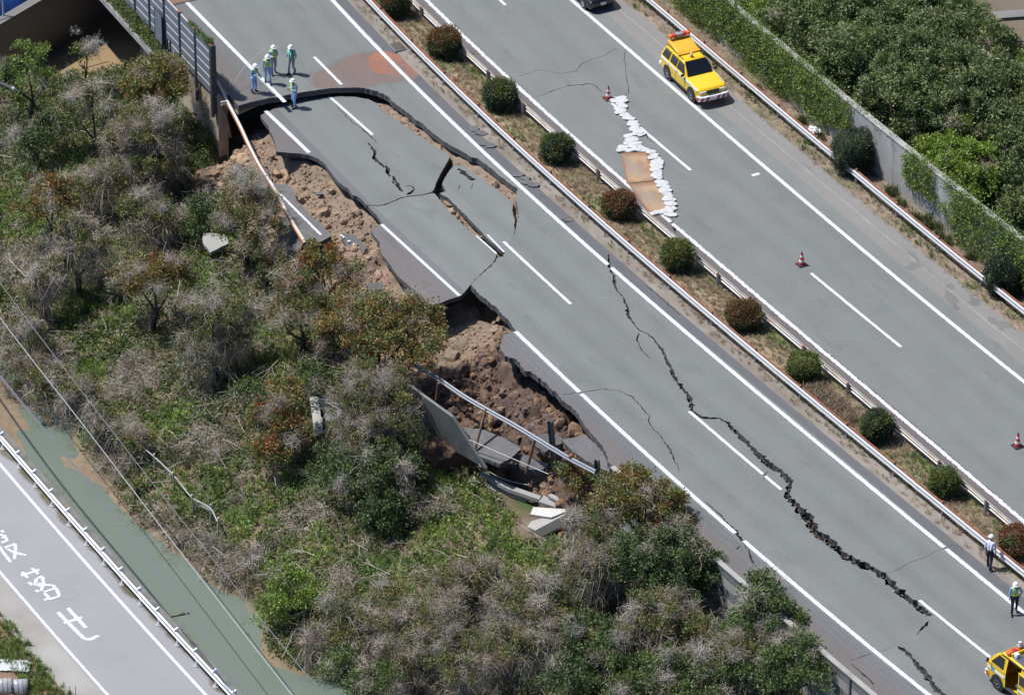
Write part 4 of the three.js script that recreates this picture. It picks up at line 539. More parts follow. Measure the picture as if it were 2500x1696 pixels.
// bent posts left at the collapse
DATA.T.hpost.forEach(([a, b], i) => { const d = Math.hypot(a[0] - b[0], a[1] - b[1], a[2] - b[2]), g = thing('steel_post', ['tall dark steel H-post leaning at the foot of the brown pit', 'shorter dark steel H-post beside the last standing board'][i], 'post', b, 0, 'H-posts of the fallen wall'); const P = (y, x, z) => [((a[0] - b[0]) * y) + x, (a[1] - b[1]) * y, (a[2] - b[2]) * y + z]; const n = 0.085;
  part('flange', bar(P(0, -n, -0.05), P(1, -n, -0.05), 0.2, 0.022, V(0.8, 0, 0.5)), M.greySteel, g); part('flange', bar(P(0, n, 0.05), P(1, n, 0.05), 0.2, 0.022, V(0.8, 0, 0.5)), M.greySteel, g); part('web', bar(P(0, 0, 0), P(1, 0, 0), 0.024, 0.17, V(0.8, 0, 0.5)), M.greySteel, g); });
{ const A = road(10.75, 9.5), B = road(14.2, 9.2), g = thing('leftover_boards', 'two pale concrete boards still held between the leaning H-posts', 'concrete board'); for (const [y, dt] of [[-3.9, 0.05], [-3.4, 0], [-2.9, -0.02]]) part('board', bar([A[0] + dt, y, A[1]], [B[0] + dt, y + 0.25, B[1]], 0.12, 0.46), M.concrete, g); 
  const C = road(15.9, 9.5); const h = thing('leftover_boards', 'weathered concrete boards next to the shorter H-post above the olive bush', 'concrete board'); for (const y of [-0.35, -0.85, -1.35]) part('board', bar([B[0] + 0.55, y, B[1] + 0.85], [C[0], y, C[1]], 0.12, 0.48), M.concreteDark, h); }
mat('concreteWet', [1, 1, 1], { map: rep(grainTex([0.17, 0.172, 0.162], 0.3, 29, 512, 6, [0.05, 0.05, 0.045]), 0.28, 0.28), roughness: 0.9 });
// leaning wall panel, built of four boards
{ const L = DATA.T.lean.map((p) => V(...p)), g = thing('leaning_wall', 'tall grey wall of concrete boards leaning out below the broken rail', 'retaining wall'); const tl = L[0], tr = L[1], br = L[3], bl = L[4].clone().lerp(L[5], 0.35), n = tr.clone().sub(tl).cross(bl.clone().lerp(br, 0.5).sub(tl)).normalize(); for (const v of [bl, br]) v.addScaledVector(n, -v.clone().sub(tl).dot(n));
  for (let k = 0; k < 5; k++) { const u0 = k / 5 + 0.0025, u1 = (k + 1) / 5 - 0.0025, q = (a, b, u) => a.clone().lerp(b, u), c = [q(tl, bl, u0), q(tr, br, u0), q(tr, br, u1), q(tl, bl, u1)], d = n.clone().multiplyScalar(0.14), p = [...c, ...c.map((v) => v.clone().sub(d))]; const G = new THREE.BufferGeometry(), f = [[0, 1, 2, 3], [7, 6, 5, 4], [0, 4, 5, 1], [1, 5, 6, 2], [2, 6, 7, 3], [3, 7, 4, 0]], pos = [], uv = []; for (const w of f) for (const i of [0, 1, 2, 0, 2, 3]) { pos.push(...p[w[i]].toArray()); uv.push(p[w[i]].x * 0.9 + p[w[i]].z * 0.4, p[w[i]].y); } G.setAttribute('position', new THREE.Float32BufferAttribute(pos, 3)); G.setAttribute('uv', new THREE.Float32BufferAttribute(uv, 2)); G.computeVertexNormals(); part('board', G, M.concreteWet, g); } }
const panelLabels = ['narrow grey concrete beam lying along the toe of the pit', 'long grey concrete board half buried in the grass below the beam', 'second concrete board lying behind the grey toe beam', 'upper left concrete board of the fanned pile', 'topmost tan-edged concrete board of the fanned pile', 'pale almost white concrete board of the fanned pile', 'cracked concrete board second from the bottom of the fanned pile', 'longest concrete board at the bottom of the fanned pile'];
DATA.T.panels.forEach((d, i) => solo('concrete_board', slab(d.o, [], planeOf(d.c), i < 3 ? 0.2 : 0.13, (x, z) => [x, z]), [i === 5 ? mat('concretePale', [1, 1, 1], { map: rep(grainTex([0.52, 0.5, 0.46], 0.14, 16, 256, 6), 0.3, 0.3) }) : M.concrete, M.concrete], panelLabels[i], 'concrete board', 'fallen boards of the wall'));
const panel2Labels = ['upright grey concrete fragment below the tan wing wall', 'small pale concrete block between the toppled fragments', 'square pale concrete fragment on the green bank below the wing wall', 'flat pale concrete shard under the bank tree near the long rail', 'dark concrete beam toppled in the shade below the wing wall', 'whitish concrete slab seen through the vine-covered tree', 'stained concrete slab beside the whitish one under the vines', 'grey concrete rubble slab under the grey-crowned tree'];
DATA.T.panels2.forEach((d, i) => solo('concrete_fragment', slab(jagged(d.o, 0.03, 60 + i, true, 0.3), [], planeOf(d.c), 0.18, (x, z) => [x, z]), [i === 4 ? M.concreteDark : M.concrete, M.concreteDark], panel2Labels[i], 'concrete fragment', 'broken concrete on the bank'));
const debrisLabels = { a: 'broken asphalt slab with a long piece of white line beside the fallen rail', b: 'grey asphalt slab hanging at the foot of the wing wall', c: 'asphalt slab left of the fallen rail behind the grey-crowned tree', d: 'tilted asphalt block with a broken white stripe in the soil strip', e: 'small grey asphalt slab at the right end of the soil strip', f: 'stained pale asphalt slab above the large olive tree', g: 'big cracked purple-grey asphalt slab at the bottom of the brown pit', h: 'asphalt slab jammed under the broken rail near the tall H-post', i: 'tilted asphalt slab next to the leaning rail post', j: 'wide shoulder slab sagging at the lower end of the pit', k: 'small asphalt piece lying on the tan soil', l: 'asphalt piece standing on edge beside the olive tree' };
for (const [k, d] of Object.entries(DATA.debris)) { const o = solo('asphalt_debris', slab(jagged(d.o, 0.05, k.charCodeAt(0), true, 0.3), [], planeOf(d.c), k === 'k' ? 0.08 : 0.2, (x, z) => [x, z]), [k === 'j' || k === 'a' ? M.asphaltDebris : M.asphaltDebris, M.asphaltBreak], debrisLabels[k], 'asphalt slab', 'broken pieces of the road'); if (k === 'a') part('painted_line', stripe(DATA.paint.debrisA, 0.22, 0.02, planeOf(d.c)), M.paint, o); if (k === 'd') part('painted_line', stripe(DATA.paint.debrisD, 0.2, 0.05, planeOf(d.c), 0.12, 0.25), M.paint, o); }
// torn guardrails
{ const g = thing('torn_guardrail', 'long rusty white rail slanting down from the wing wall over the soil', 'guardrail', [0, 0, 0], 0, 'guardrails torn by the collapse'); const P = DATA.T.rail_left; part('beam', tube(P, 0.085, 7, 50), M.creamSteel, g); part('rusty_edge', tube(P.map(([x, y, z]) => [x - 0.07, y - 0.03, z + 0.05]), 0.05, 6, 50), M.rust, g); const q = DATA.T.rail_left_end; part('bracket', bar(q[0], q[1], 0.08, 0.1), M.whiteSteel, g); part('bracket', bar([q[0][0], q[0][1] - 0.16, q[0][2]], [q[1][0], q[1][1] - 0.14, q[1][2]], 0.06, 0.08), M.whiteSteel, g); const h = DATA.T.rail_hang; part('hanging_rail', tube(h, 0.07, 6), M.rustPost, g); part('end_post', new THREE.CylinderGeometry(0.09, 0.09, 1.3, 10).translate(P[0][0], -0.15, P[0][2]), M.galv, g); }
{ const g = thing('torn_guardrail', 'bent silver guardrail beam hanging across the brown pit', 'guardrail', [0, 0, 0], 0, 'guardrails torn by the collapse'); const P = DATA.T.rail_pit; part('beam', tube(P, 0.065, 7, 60), M.galv, g); part('lower_wave', tube(P.map(([x, y, z]) => [x - 0.04, y - 0.12, z + 0.03]), 0.06, 7, 60), M.galv, g); for (const [a, b] of DATA.T.rail_posts) part('post', rod(b, a, 0.07, 0.075, 9), M.rustPost, g); part('cap', new THREE.SphereGeometry(0.13, 10, 8).translate(...P[6]).translate(0, 0.12, 0), M.rust, g); }
{ const P = DATA.T.rail_pit_far; const g = thing('torn_guardrail', 'short pale rail end lying under the grey twigs above the olive tree', 'guardrail', [0, 0, 0], 0, 'guardrails torn by the collapse'); part('beam', tube(P.map(([x, y, z]) => [x, y + 0.9, z]), 0.08, 7, 12), M.whiteSteel, g); part('clamp', bar([P[0][0], P[0][1] + 0.9, P[0][2]], [P[0][0] + 0.12, P[0][1] + 0.75, P[0][2] + 0.1], 0.14, 0.1), M.galv, g); }
DATA.T.wires.forEach((w, i) => solo('loose_wire', tube(w, 0.022, 5, 30), M.whiteSteel, ['thin pale wire sagging between the leaning wall and the H-post', 'pale hose curling along the toe of the pit'][i], 'wire'));
mat('brick', [0.33, 0.3, 0.26]);
solo('rope', tube(DATA.T.rope, 0.012, 5, 40), M.whiteSteel, 'thin pale cord arching from the hidden worker down to the road', 'cord');
// wall behind the outer guardrail
{ const g = thing('ivy_wall', 'long concrete wall overgrown with ivy behind the outer guardrail', 'wall'); for (let i = 0; i < 26; i++) { const s0 = -52 + i * 4; part('wall_panel', sweep(rectSection(-16.62, -16.9, -0.5, 2.74 + 0.02 * Math.sin(i * 9)), s0 + 0.012, s0 + 3.988, 2), M.concrete, g); } part('coping', sweep(rectSection(-16.58, -16.94, 2.765, 2.83), -52, 52, 4), M.concrete, g); }
// concrete in the upper right corner: drain walls beyond the trees
{ const g = thing('drain_wall', 'stepped concrete drain wall with a dark slab, upper right corner', 'retaining wall'); const A = (s, t) => road(s, t); const W = (s0, t0, s1, t1, y0, y1, w, m) => { const a = A(s0, t0), b = A(s1, t1); return part('wall_segment', bar([a[0], (y0 + y1) / 2, a[1]], [b[0], (y0 + y1) / 2, b[1]], w, y1 - y0), m, g); }; W(-26, -34.3, -10, -35.0, -7.4, -4.3, 0.5, M.concreteOld); W(-24, -37.5, -10, -38.2, -6.4, -3.4, 0.6, M.concreteOld); const a = A(-20.6, -33.6), b = A(-18.2, -38.6); part('cover_slab', bar([a[0], -4.0, a[1]], [b[0], -3.7, b[1]], 0.8, 0.22), M.concreteDark, g); }
{ const g = thing('low_wall', 'weathered low concrete wall half hidden behind the evergreen crowns', 'wall'); const a = road(-17, -30.3), b = road(-4, -30.2); part('wall', bar([a[0], -2.6, a[1]], [b[0], -2.6, b[1]], 0.35, 1.9), M.concreteOld, g); part('brick', box(0.7, 0.16, 0.4, 0, 0, 0, 0.02).rotateY(-1).translate(a[0] + 0.9, -1.55, a[1] + 1.4), M.brick, g); part('brick', box(0.5, 0.14, 0.35, 0, 0, 0, 0.02).rotateY(-1.1).translate(a[0] + 1.4, -1.57, a[1] + 2.1), M.brick, g); }
{ const [x, z] = road(-15.2, -33.6), g = thing('dark_fence', 'small dark slatted fence beside the drain wall', 'fence', [x, -3.6, z], -0.2); for (let i = 0; i < 11; i++) part('slat', box(0.05, 0.9, 0.04, i * 0.22, 0.45, 0), M.darkSteel, g); part('rail', box(2.4, 0.06, 0.05, 1.1, 0.75, 0.03), M.darkSteel, g); part('rail', box(2.4, 0.06, 0.05, 1.1, 0.35, 0.03), M.darkSteel, g); }
// lower road guard pipe
{ const g = thing('guard_pipe', 'white double guard pipe along the lower road and canal', 'guardrail'), T = 29.62; const ring = (y, r, dt) => sweep(Array.from({ length: 8 }, (_, i) => [dt + r * Math.cos(i * 0.785), y + r * Math.sin(i * 0.785)]), -26, 30, 1, T); mat('pipeWhite', [0.78, 0.78, 0.775], { roughness: 0.35 }); part('upper_pipe', ring(-6.22, 0.058, 0.1), M.pipeWhite, g); part('lower_pipe', ring(-6.5, 0.05, 0.09), M.pipeWhite, g);
  for (let s = -24.4; s < 29; s += 1.89) { const [x, z] = road(s, T), a = heading(s), q = part('post', new THREE.CylinderGeometry(0.058, 0.058, 1.1, 10).translate(x, -6.55, z), M.pipeWhite, g); part('bracket', box(0.1, 0.12, 0.2).rotateY(-a).translate(x - Math.sin(a) * 0.05, -6.1, z + Math.cos(a) * 0.05), M.pipeWhite, q); part('footing', new THREE.CylinderGeometry(0.17, 0.2, 0.06, 9).translate(x, -6.985, z), M.concrete, q); } }
// pipe fence swallowed by the bank
{ const P = DATA.T.fence, g = thing('bank_fence', 'old sagging pipe fence with white-topped posts on the overgrown bank', 'fence'); part('pipe', tube(P, 0.035, 6, 80), mat('oldPipe', [0.4, 0.38, 0.35], { roughness: 0.7 }), g); P.forEach(([x, y, z], i) => { const q = part('post', rod([x, y - 0.95, z], [x + 0.06 * Math.sin(i * 5), y + 0.16, z], 0.045, 0.045, 7), M.oldPipe, g); part('white_top', new THREE.SphereGeometry(0.055, 8, 6).translate(x + 0.06 * Math.sin(i * 5), y + 0.19, z), M.whiteSteel, q); }); }
// overhead cables, carried by poles outside the view
mat('cable', [0.16, 0.16, 0.165], { roughness: 0.5 });
const cableLabels = ['lowest overhead cable crossing from the bank fence to the canal', 'overhead cable running just above its twin over the canal', 'middle overhead cable crossing the dead vines and the canal', 'uppermost thin overhead cable over the bank'];
DATA.T.cables.forEach((c, i) => { const a = c[0], b = c[c.length - 1], e = (p, q, k) => [p[0] + (p[0] - q[0]) * k, p[1] + 2.2, p[2] + (p[2] - q[2]) * k]; solo('overhead_cable', tube([e(a, c[1], 1.2), ...c, e(b, c[c.length - 2], 0.7)], 0.022 + (i < 2 ? 0.004 : 0), 5, 90), i === 2 ? mat('cablePale', [0.4, 0.4, 0.4], { roughness: 0.5 }) : M.cable, cableLabels[i], 'cable', 'overhead cables over the bank'); });
for (const [k, e] of [[0, 1.2], [1, 0.7]]) { const c = DATA.T.cables[1], a = k ? c[c.length - 1] : c[0], q = k ? c[c.length - 2] : c[1], x = a[0] + (a[0] - q[0]) * e, z = a[2] + (a[2] - q[2]) * e; const g = thing('utility_pole', ['concrete utility pole beyond the left edge carrying the cables', 'concrete utility pole below the lower edge carrying the cables'][k], 'pole', [x, -7.2, z], 0, 'poles of the overhead line'); part('shaft', new THREE.CylinderGeometry(0.13, 0.18, 11, 12).translate(0, 5.5, 0), M.concrete, g); part('crossarm', box(3.6, 0.12, 0.12, 0, 8.7, 0), M.galv, g); }
// median and verge odds and ends
{ const [x, z] = road(-25.6, -0.95), g = thing('drain_cover', 'dark steel drain cover in the near gutter beside the median rail', 'drain cover', [x, 0.0, z], -heading(-25)); part('plate', box(0.95, 0.03, 0.62, 0, 0.03, 0, 0.008), mat('plateDark', [0.085, 0.07, 0.065], { roughness: 0.7 }), g); part('kerb', box(1.0, 0.12, 0.1, 0, 0.03, 0.36, 0.01), M.concreteDark, g); }
mat('plasticWhite', [0.72, 0.74, 0.76], { roughness: 0.4 });
function lump(r, seed, flat = 1) { const g = new THREE.IcosahedronGeometry(r, 3), p = g.attributes.position, v = V(0, 0, 0); for (let i = 0; i < p.count; i++) { v.fromBufferAttribute(p, i).normalize(); const k = r * (1 + 0.45 * noise3(v.x * 2 + seed, v.y * 2, v.z * 2) + 0.2 * noise3(v.x * 5, v.y * 5 + seed, v.z * 5)); p.setXYZ(i, v.x * k, v.y * k * flat, v.z * k); } g.computeVertexNormals(); return g; }
DATA.T.bagsR.forEach((p, i) => { const m = solo('plastic_bag', lump(0.24, 4 + i, 0.6), M.plasticWhite, ['crumpled white plastic bag by the ivy wall, the upper of two', 'crumpled white plastic bag by the ivy wall, the lower of two'][i], 'plastic bag', 'white bags at the ivy wall'); m.position.set(...p); });
{ const r = rng(77), spots = [[-15.7, -0.5], [-15.2, -0.62], [-14.1, -0.35], [-13.7, -0.5], [-10.4, -0.3], [-9.9, -0.45], [-9.5, -0.3], [-9.1, -0.5], [-5.2, -0.38]]; spots.forEach(([s, t], i) => { const [x, z] = road(s, t), n = 5 + Math.floor(r() * 3), o = Array.from({ length: n }, (_, k) => { const a = (k / n) * 6.283, d = mix(0.16, 0.34, r()); return [x + Math.cos(a) * d * 1.3, z + Math.sin(a) * d]; }), c = [0.05, (r() - 0.5) * 0.3, (r() - 0.5) * 0.3]; const pl = (X, Z) => 0.07 + c[1] * (X - x) + c[2] * (Z - z); solo('asphalt_chunk', slab(o, [], pl, 0.09, (X, Z) => [X, Z]), [M.asphaltDebris, M.asphaltBreak], 'loose asphalt chunk heaved up along the gutter beside the median', 'asphalt chunk', 'asphalt chunks along the gutter'); }); }
// ---------------------------------------------------------------- cones, sandbags, plates
mat('coneRed', [0.6, 0.035, 0.02], { roughness: 0.5 }); mat('coneWhite', [0.75, 0.73, 0.68], { roughness: 0.5 }); mat('rubber', [0.022, 0.022, 0.024], { roughness: 0.7 });
const coneLabels = ['red and white traffic cone beside the top of the sandbag trail', 'red and white traffic cone alone on the far carriageway above the lane dash', 'red and white traffic cone near the right edge of the picture'];
DATA.T.cones.forEach((p, i) => { const g = thing('traffic_cone', coneLabels[i], 'traffic cone', [p[0], 0, p[2]], 0.5, 'traffic cones on the far carriageway'); part('base', box(0.5, 0.05, 0.5, 0, 0.03, 0, 0.02), M.rubber, g); const R = (y) => mix(0.165, 0.035, (y - 0.05) / 0.72), ys = [0.05, 0.2, 0.34, 0.46, 0.58, 0.7]; for (let k = 0; k < 5; k++) part('band', new THREE.CylinderGeometry(R(ys[k + 1]), R(ys[k]), ys[k + 1] - ys[k], 18, 1, true).translate(0, (ys[k] + ys[k + 1]) / 2, 0), k % 2 ? M.coneWhite : M.coneRed, g); part('tip', new THREE.CylinderGeometry(0.02, 0.045, 0.08, 12).translate(0, 0.74, 0), M.rubber, g); });
mat('bagCloth', [1, 1, 1], { roughness: 0.85, map: rep(grainTex([0.55, 0.545, 0.53], 0.22, 93, 256, 5, [0.05, 0.06, 0.08]), 1, 1), bumpMap: rep(grainTex([0.5, 0.5, 0.5], 0.9, 94, 256, 5), 1.3, 1.3), bumpScale: 0.02 });
function withUv(g) { if (!g.attributes.uv) g.setAttribute('uv', new THREE.BufferAttribute(new Float32Array(g.attributes.position.count * 2), 2)); return g; }
function bagGeo(seed) { const g = new THREE.BoxGeometry(0.56, 0.14, 0.38, 14, 4, 10), p = g.attributes.position; for (let i = 0; i < p.count; i++) { let x = p.getX(i) / 0.28, y = p.getY(i) / 0.07, z = p.getZ(i) / 0.19; const e = (1 - 0.55 * Math.abs(x) ** 4) * (1 - 0.5 * Math.abs(z) ** 3), w = 1 - 0.12 * Math.abs(z) ** 3 - 0.05 * noise3(x * 2 + seed, z * 2, 1), d = 1 - 0.16 * x ** 4; p.setXYZ(i, x * 0.28 * w, y * 0.075 * e + (y > 0 ? 0.018 * fbm(x * 2 + seed, z * 2, seed, 3) : 0), z * 0.19 * d); } return mergeSmooth(g); }
function mergeSmooth(g) { g.computeVertexNormals(); return g; }
const bagGeos = [1, 5, 9, 13].map(bagGeo), knot = new THREE.ConeGeometry(0.05, 0.12, 7).rotateZ(Math.PI / 2).translate(-0.31, 0.0, 0);
{ const r = rng(5), ps = DATA.T.bags; ps.forEach((p, i) => { const s0 = unroad(p[0], p[2])[0], top = i < 20, g = thing('sandbag', top ? 'white sandbag in the narrow trail running up from the steel plates to the cone' : i < 38 ? 'white sandbag heaped at the upper edge of the rusty steel plates' : i < 78 ? 'white sandbag in the double row along the right side of the rusty steel plates' : 'white sandbag closing the lower end of the rusty steel plates', 'sandbag', [p[0], 0.05 + (i % 3 === 2 ? 0.03 : 0), p[2]], (top ? 0.2 : 0) + (r() - 0.5) * 1.6, top ? 'sandbags of the upper trail' : i < 38 ? 'sandbags above the plates' : i < 78 ? 'sandbags beside the plates' : 'sandbags below the plates'); part('bag', bagGeos[i % 4], M.bagCloth, g); part('tied_end', knot, M.bagCloth, g); g.rotation.z = (r() - 0.5) * 0.14; g.rotation.x = (r() - 0.5) * 0.14; const k = mix(0.85, 1.02, r()); g.scale.set(k, 0.6, k * mix(0.9, 1.15, r())); }); }
const rustPlate = texture(512, 512, (u, v, x, y) => { const n = fbm(u * 5, v * 5, 3, 5), m = fbm(u * 2, v * 2, 9, 3), d = Math.min(u, 1 - u, v, 1 - v), e = 1 - smooth(0, 0.16 + 0.1 * n, d); let c = mix3([0.4, 0.27, 0.155], [0.31, 0.175, 0.09], clamp(0.5 + n * 1.5, 0, 1)); c = mix3(c, [0.29, 0.23, 0.185], clamp(m * 1.8, 0, 0.75)); c = mix3(c, [0.27, 0.115, 0.05], e * 0.75); return c.map((k) => k * (1 + 0.14 * (hash(x, y, 1) - 0.5))); });
mat('plate', [1, 1, 1], { map: rustPlate, roughness: 0.75, metalness: 0.15 });
DATA.T.plates.forEach((q, i) => { const o = q.map((p) => [p[0], p[2]]), a = V(o[1][0] - o[0][0], 0, o[1][1] - o[0][1]), b = V(o[3][0] - o[0][0], 0, o[3][1] - o[0][1]); const uvOf = (x, z) => { const d = V(x - o[0][0], 0, z - o[0][1]), det = a.x * b.z - a.z * b.x; return [(d.x * b.z - d.z * b.x) / det, (a.x * d.z - a.z * d.x) / det]; }; solo('steel_plate', slab(o, [], () => 0.034, 0.025, uvOf), [M.plate, M.rustPost], ['rusty steel road plate, the upper of the two on the far carriageway', 'rusty steel road plate, the lower of the two beside a median shrub'][i], 'steel plate', 'steel plates over the crack'); });

// ---------------------------------------------------------------- vehicles (local +x forward, +z towards larger t)
phys('carYellow', [0.82, 0.52, 0.012], { roughness: 0.35, clearcoat: 0.6, clearcoatRoughness: 0.12 });
phys('carOrange', [0.85, 0.42, 0.03], { roughness: 0.5, clearcoat: 0.2 });
phys('glassDark', [0.012, 0.015, 0.018], { roughness: 0.06, clearcoat: 1, clearcoatRoughness: 0.03 });
mat('tyre', [0.02, 0.02, 0.021], { roughness: 0.85 }); mat('rim', [0.5, 0.49, 0.46], { roughness: 0.35, metalness: 0.6 }); mat('blackTrim', [0.02, 0.02, 0.022], { roughness: 0.5 });
mat('decalWhite', [0.78, 0.78, 0.78], { roughness: 0.4 }); mat('decalRed', [0.5, 0.03, 0.03], { roughness: 0.45 }); mat('decalBlue', [0.1, 0.3, 0.55], { roughness: 0.45 });
phys('lensRed', [0.5, 0.03, 0.02], { roughness: 0.15, clearcoat: 1 }); phys('lensOrange', [0.8, 0.16, 0.02], { roughness: 0.15, clearcoat: 1 }); phys('lensClear', [0.75, 0.75, 0.72], { roughness: 0.1, clearcoat: 1 }); mat('chrome', [0.7, 0.7, 0.7], { roughness: 0.2, metalness: 0.9 });
phys('carSilver', [0.55, 0.56, 0.58], { roughness: 0.3, metalness: 0.4, clearcoat: 0.7 }); phys('carBlack', [0.012, 0.013, 0.016], { roughness: 0.3, clearcoat: 0.8 });
// closed shell through stations along x: each {x, ring: [[z, y], ...]} with equal ring lengths
function loft(st, sharp = false) { const n = st[0].ring.length, p = [], idx = []; for (const q of st) for (const [z, y] of q.ring) p.push(q.x, y, z); for (let i = 0; i < st.length - 1; i++) for (let j = 0; j < n; j++) { const a = i * n + j, b = i * n + ((j + 1) % n); idx.push(a, b, a + n, b, b + n, a + n); } for (const [i, f] of [[0, 0], [st.length - 1, 1]]) { const c = p.length / 3; let cy = 0, cz = 0; for (const [z, y] of st[i].ring) { cy += y / n; cz += z / n; } p.push(st[i].x, cy, cz); for (let j = 0; j < n; j++) { const a = i * n + j, b = i * n + ((j + 1) % n); idx.push(...(f ? [a, b, c] : [b, a, c])); } } let g = new THREE.BufferGeometry(); g.setAttribute('position', new THREE.Float32BufferAttribute(p, 3)); g.setIndex(idx); g.computeVertexNormals(); return g; }
// ring with rounded shoulders: half width w, from y0 to y1, upper half width wt
const ring = (w, y0, y1, wt = w, r = 0.1) => { const a = [[-w + 0.04, y0], [-w, y0 + 0.08], [-w, mix(y0, y1, 0.55)], [-mix(w, wt, 0.35), y1 - r * 1.1], [-wt, y1 - r * 0.45], [-wt + r * 0.7, y1]]; return [...a, ...[...a].reverse().map(([z, y]) => [-z, y])]; };
const cabRing = (w, y0, y1, wt, r = 0.05) => { const a = [[-w, y0], [-w, y0 + 0.04], [-mix(w, wt, 0.5), mix(y0 + 0.04, y1 - r, 0.5)], [-wt, y1 - r], [-wt + 0.025, y1 - 0.015], [-wt + 0.1, y1]]; return [...a, ...[...a].reverse().map(([z, y]) => [-z, y])]; };
const quad = (a, b, c, d) => { const g = new THREE.BufferGeometry(); g.setAttribute('position', new THREE.Float32BufferAttribute([...a, ...b, ...c, ...a, ...c, ...d], 3)); g.computeVertexNormals(); return g; };
// window pane with thickness between four corners
function pane(c, th = 0.012) { const v = c.map((p) => V(...p)), n = v[1].clone().sub(v[0]).cross(v[3].clone().sub(v[0])).normalize().multiplyScalar(th), q = v.map((p) => p.clone().add(n)), w = v.map((p) => p.clone().sub(n)), f = (a, b, d, e) => quad(a.toArray(), b.toArray(), d.toArray(), e.toArray()); return join([f(q[0], q[1], q[2], q[3]), f(w[3], w[2], w[1], w[0]), ...[0, 1, 2, 3].map((i) => f(q[i], w[i], w[(i + 1) % 4], q[(i + 1) % 4]))]); }
function wheel(parent, x, y, z, r, side, w = 0.24) {
  const g = new THREE.Group(); g.name = 'wheel'; g.position.set(x, y, z); parent.add(g);
  part('tyre', new THREE.LatheGeometry([[r * 0.6, -w / 2], [r * 0.92, -w / 2], [r, -w / 2 + 0.04], [r, w / 2 - 0.04], [r * 0.92, w / 2], [r * 0.6, w / 2]].map(([a, b]) => new THREE.Vector2(a, b)), 28).rotateX(Math.PI / 2), M.tyre, g);
  const R = [new THREE.CylinderGeometry(r * 0.61, r * 0.61, w * 0.55, 24).rotateX(Math.PI / 2)]; part('rim_barrel', R, M.blackTrim, g); const sp = [new THREE.TorusGeometry(r * 0.56, r * 0.065, 8, 28).translate(0, 0, side * w * 0.4), new THREE.CylinderGeometry(r * 0.16, r * 0.16, 0.05, 14).rotateX(Math.PI / 2).translate(0, 0, side * w * 0.38)]; for (let i = 0; i < 6; i++) sp.push(box(r * 0.5, r * 0.17, 0.04, r * 0.32, 0, side * w * 0.36).rotateZ((i * Math.PI) / 3)); part('rim', sp, M.rim, g); return g;
}
const arch = (x, y, z, r) => new THREE.CylinderGeometry(r, r, 0.05, 28).rotateX(Math.PI / 2).translate(x, y, z);
const stripesOn = (parent, pts, y0, y1, thick, n) => { // slanted red and white pieces round a bumper given as plan points
  const len = [0]; for (let i = 1; i < pts.length; i++) len.push(len[i - 1] + Math.hypot(pts[i][0] - pts[i - 1][0], pts[i][1] - pts[i - 1][1])); const L = len[len.length - 1]; const at = (d) => { d = clamp(d, 0, L); let i = 1; while (i < pts.length - 1 && len[i] < d) i++; const u = (d - len[i - 1]) / (len[i] - len[i - 1]); return [mix(pts[i - 1][0], pts[i][0], u), mix(pts[i - 1][1], pts[i][1], u)]; };
  for (let k = -1; k < n; k++) { const a = (k / n) * L, b = ((k + 1) / n) * L, sl = 0.1; const c = [at(a), at(b), at(b + sl), at(a + sl)]; if (b <= 0) continue; part('chevron', quad([c[0][0], y0, c[0][1]], [c[1][0], y0, c[1][1]], [c[2][0], y1, c[2][1]], [c[3][0], y1, c[3][1]]), k % 2 ? M.decalWhite : M.decalRed, parent); } };
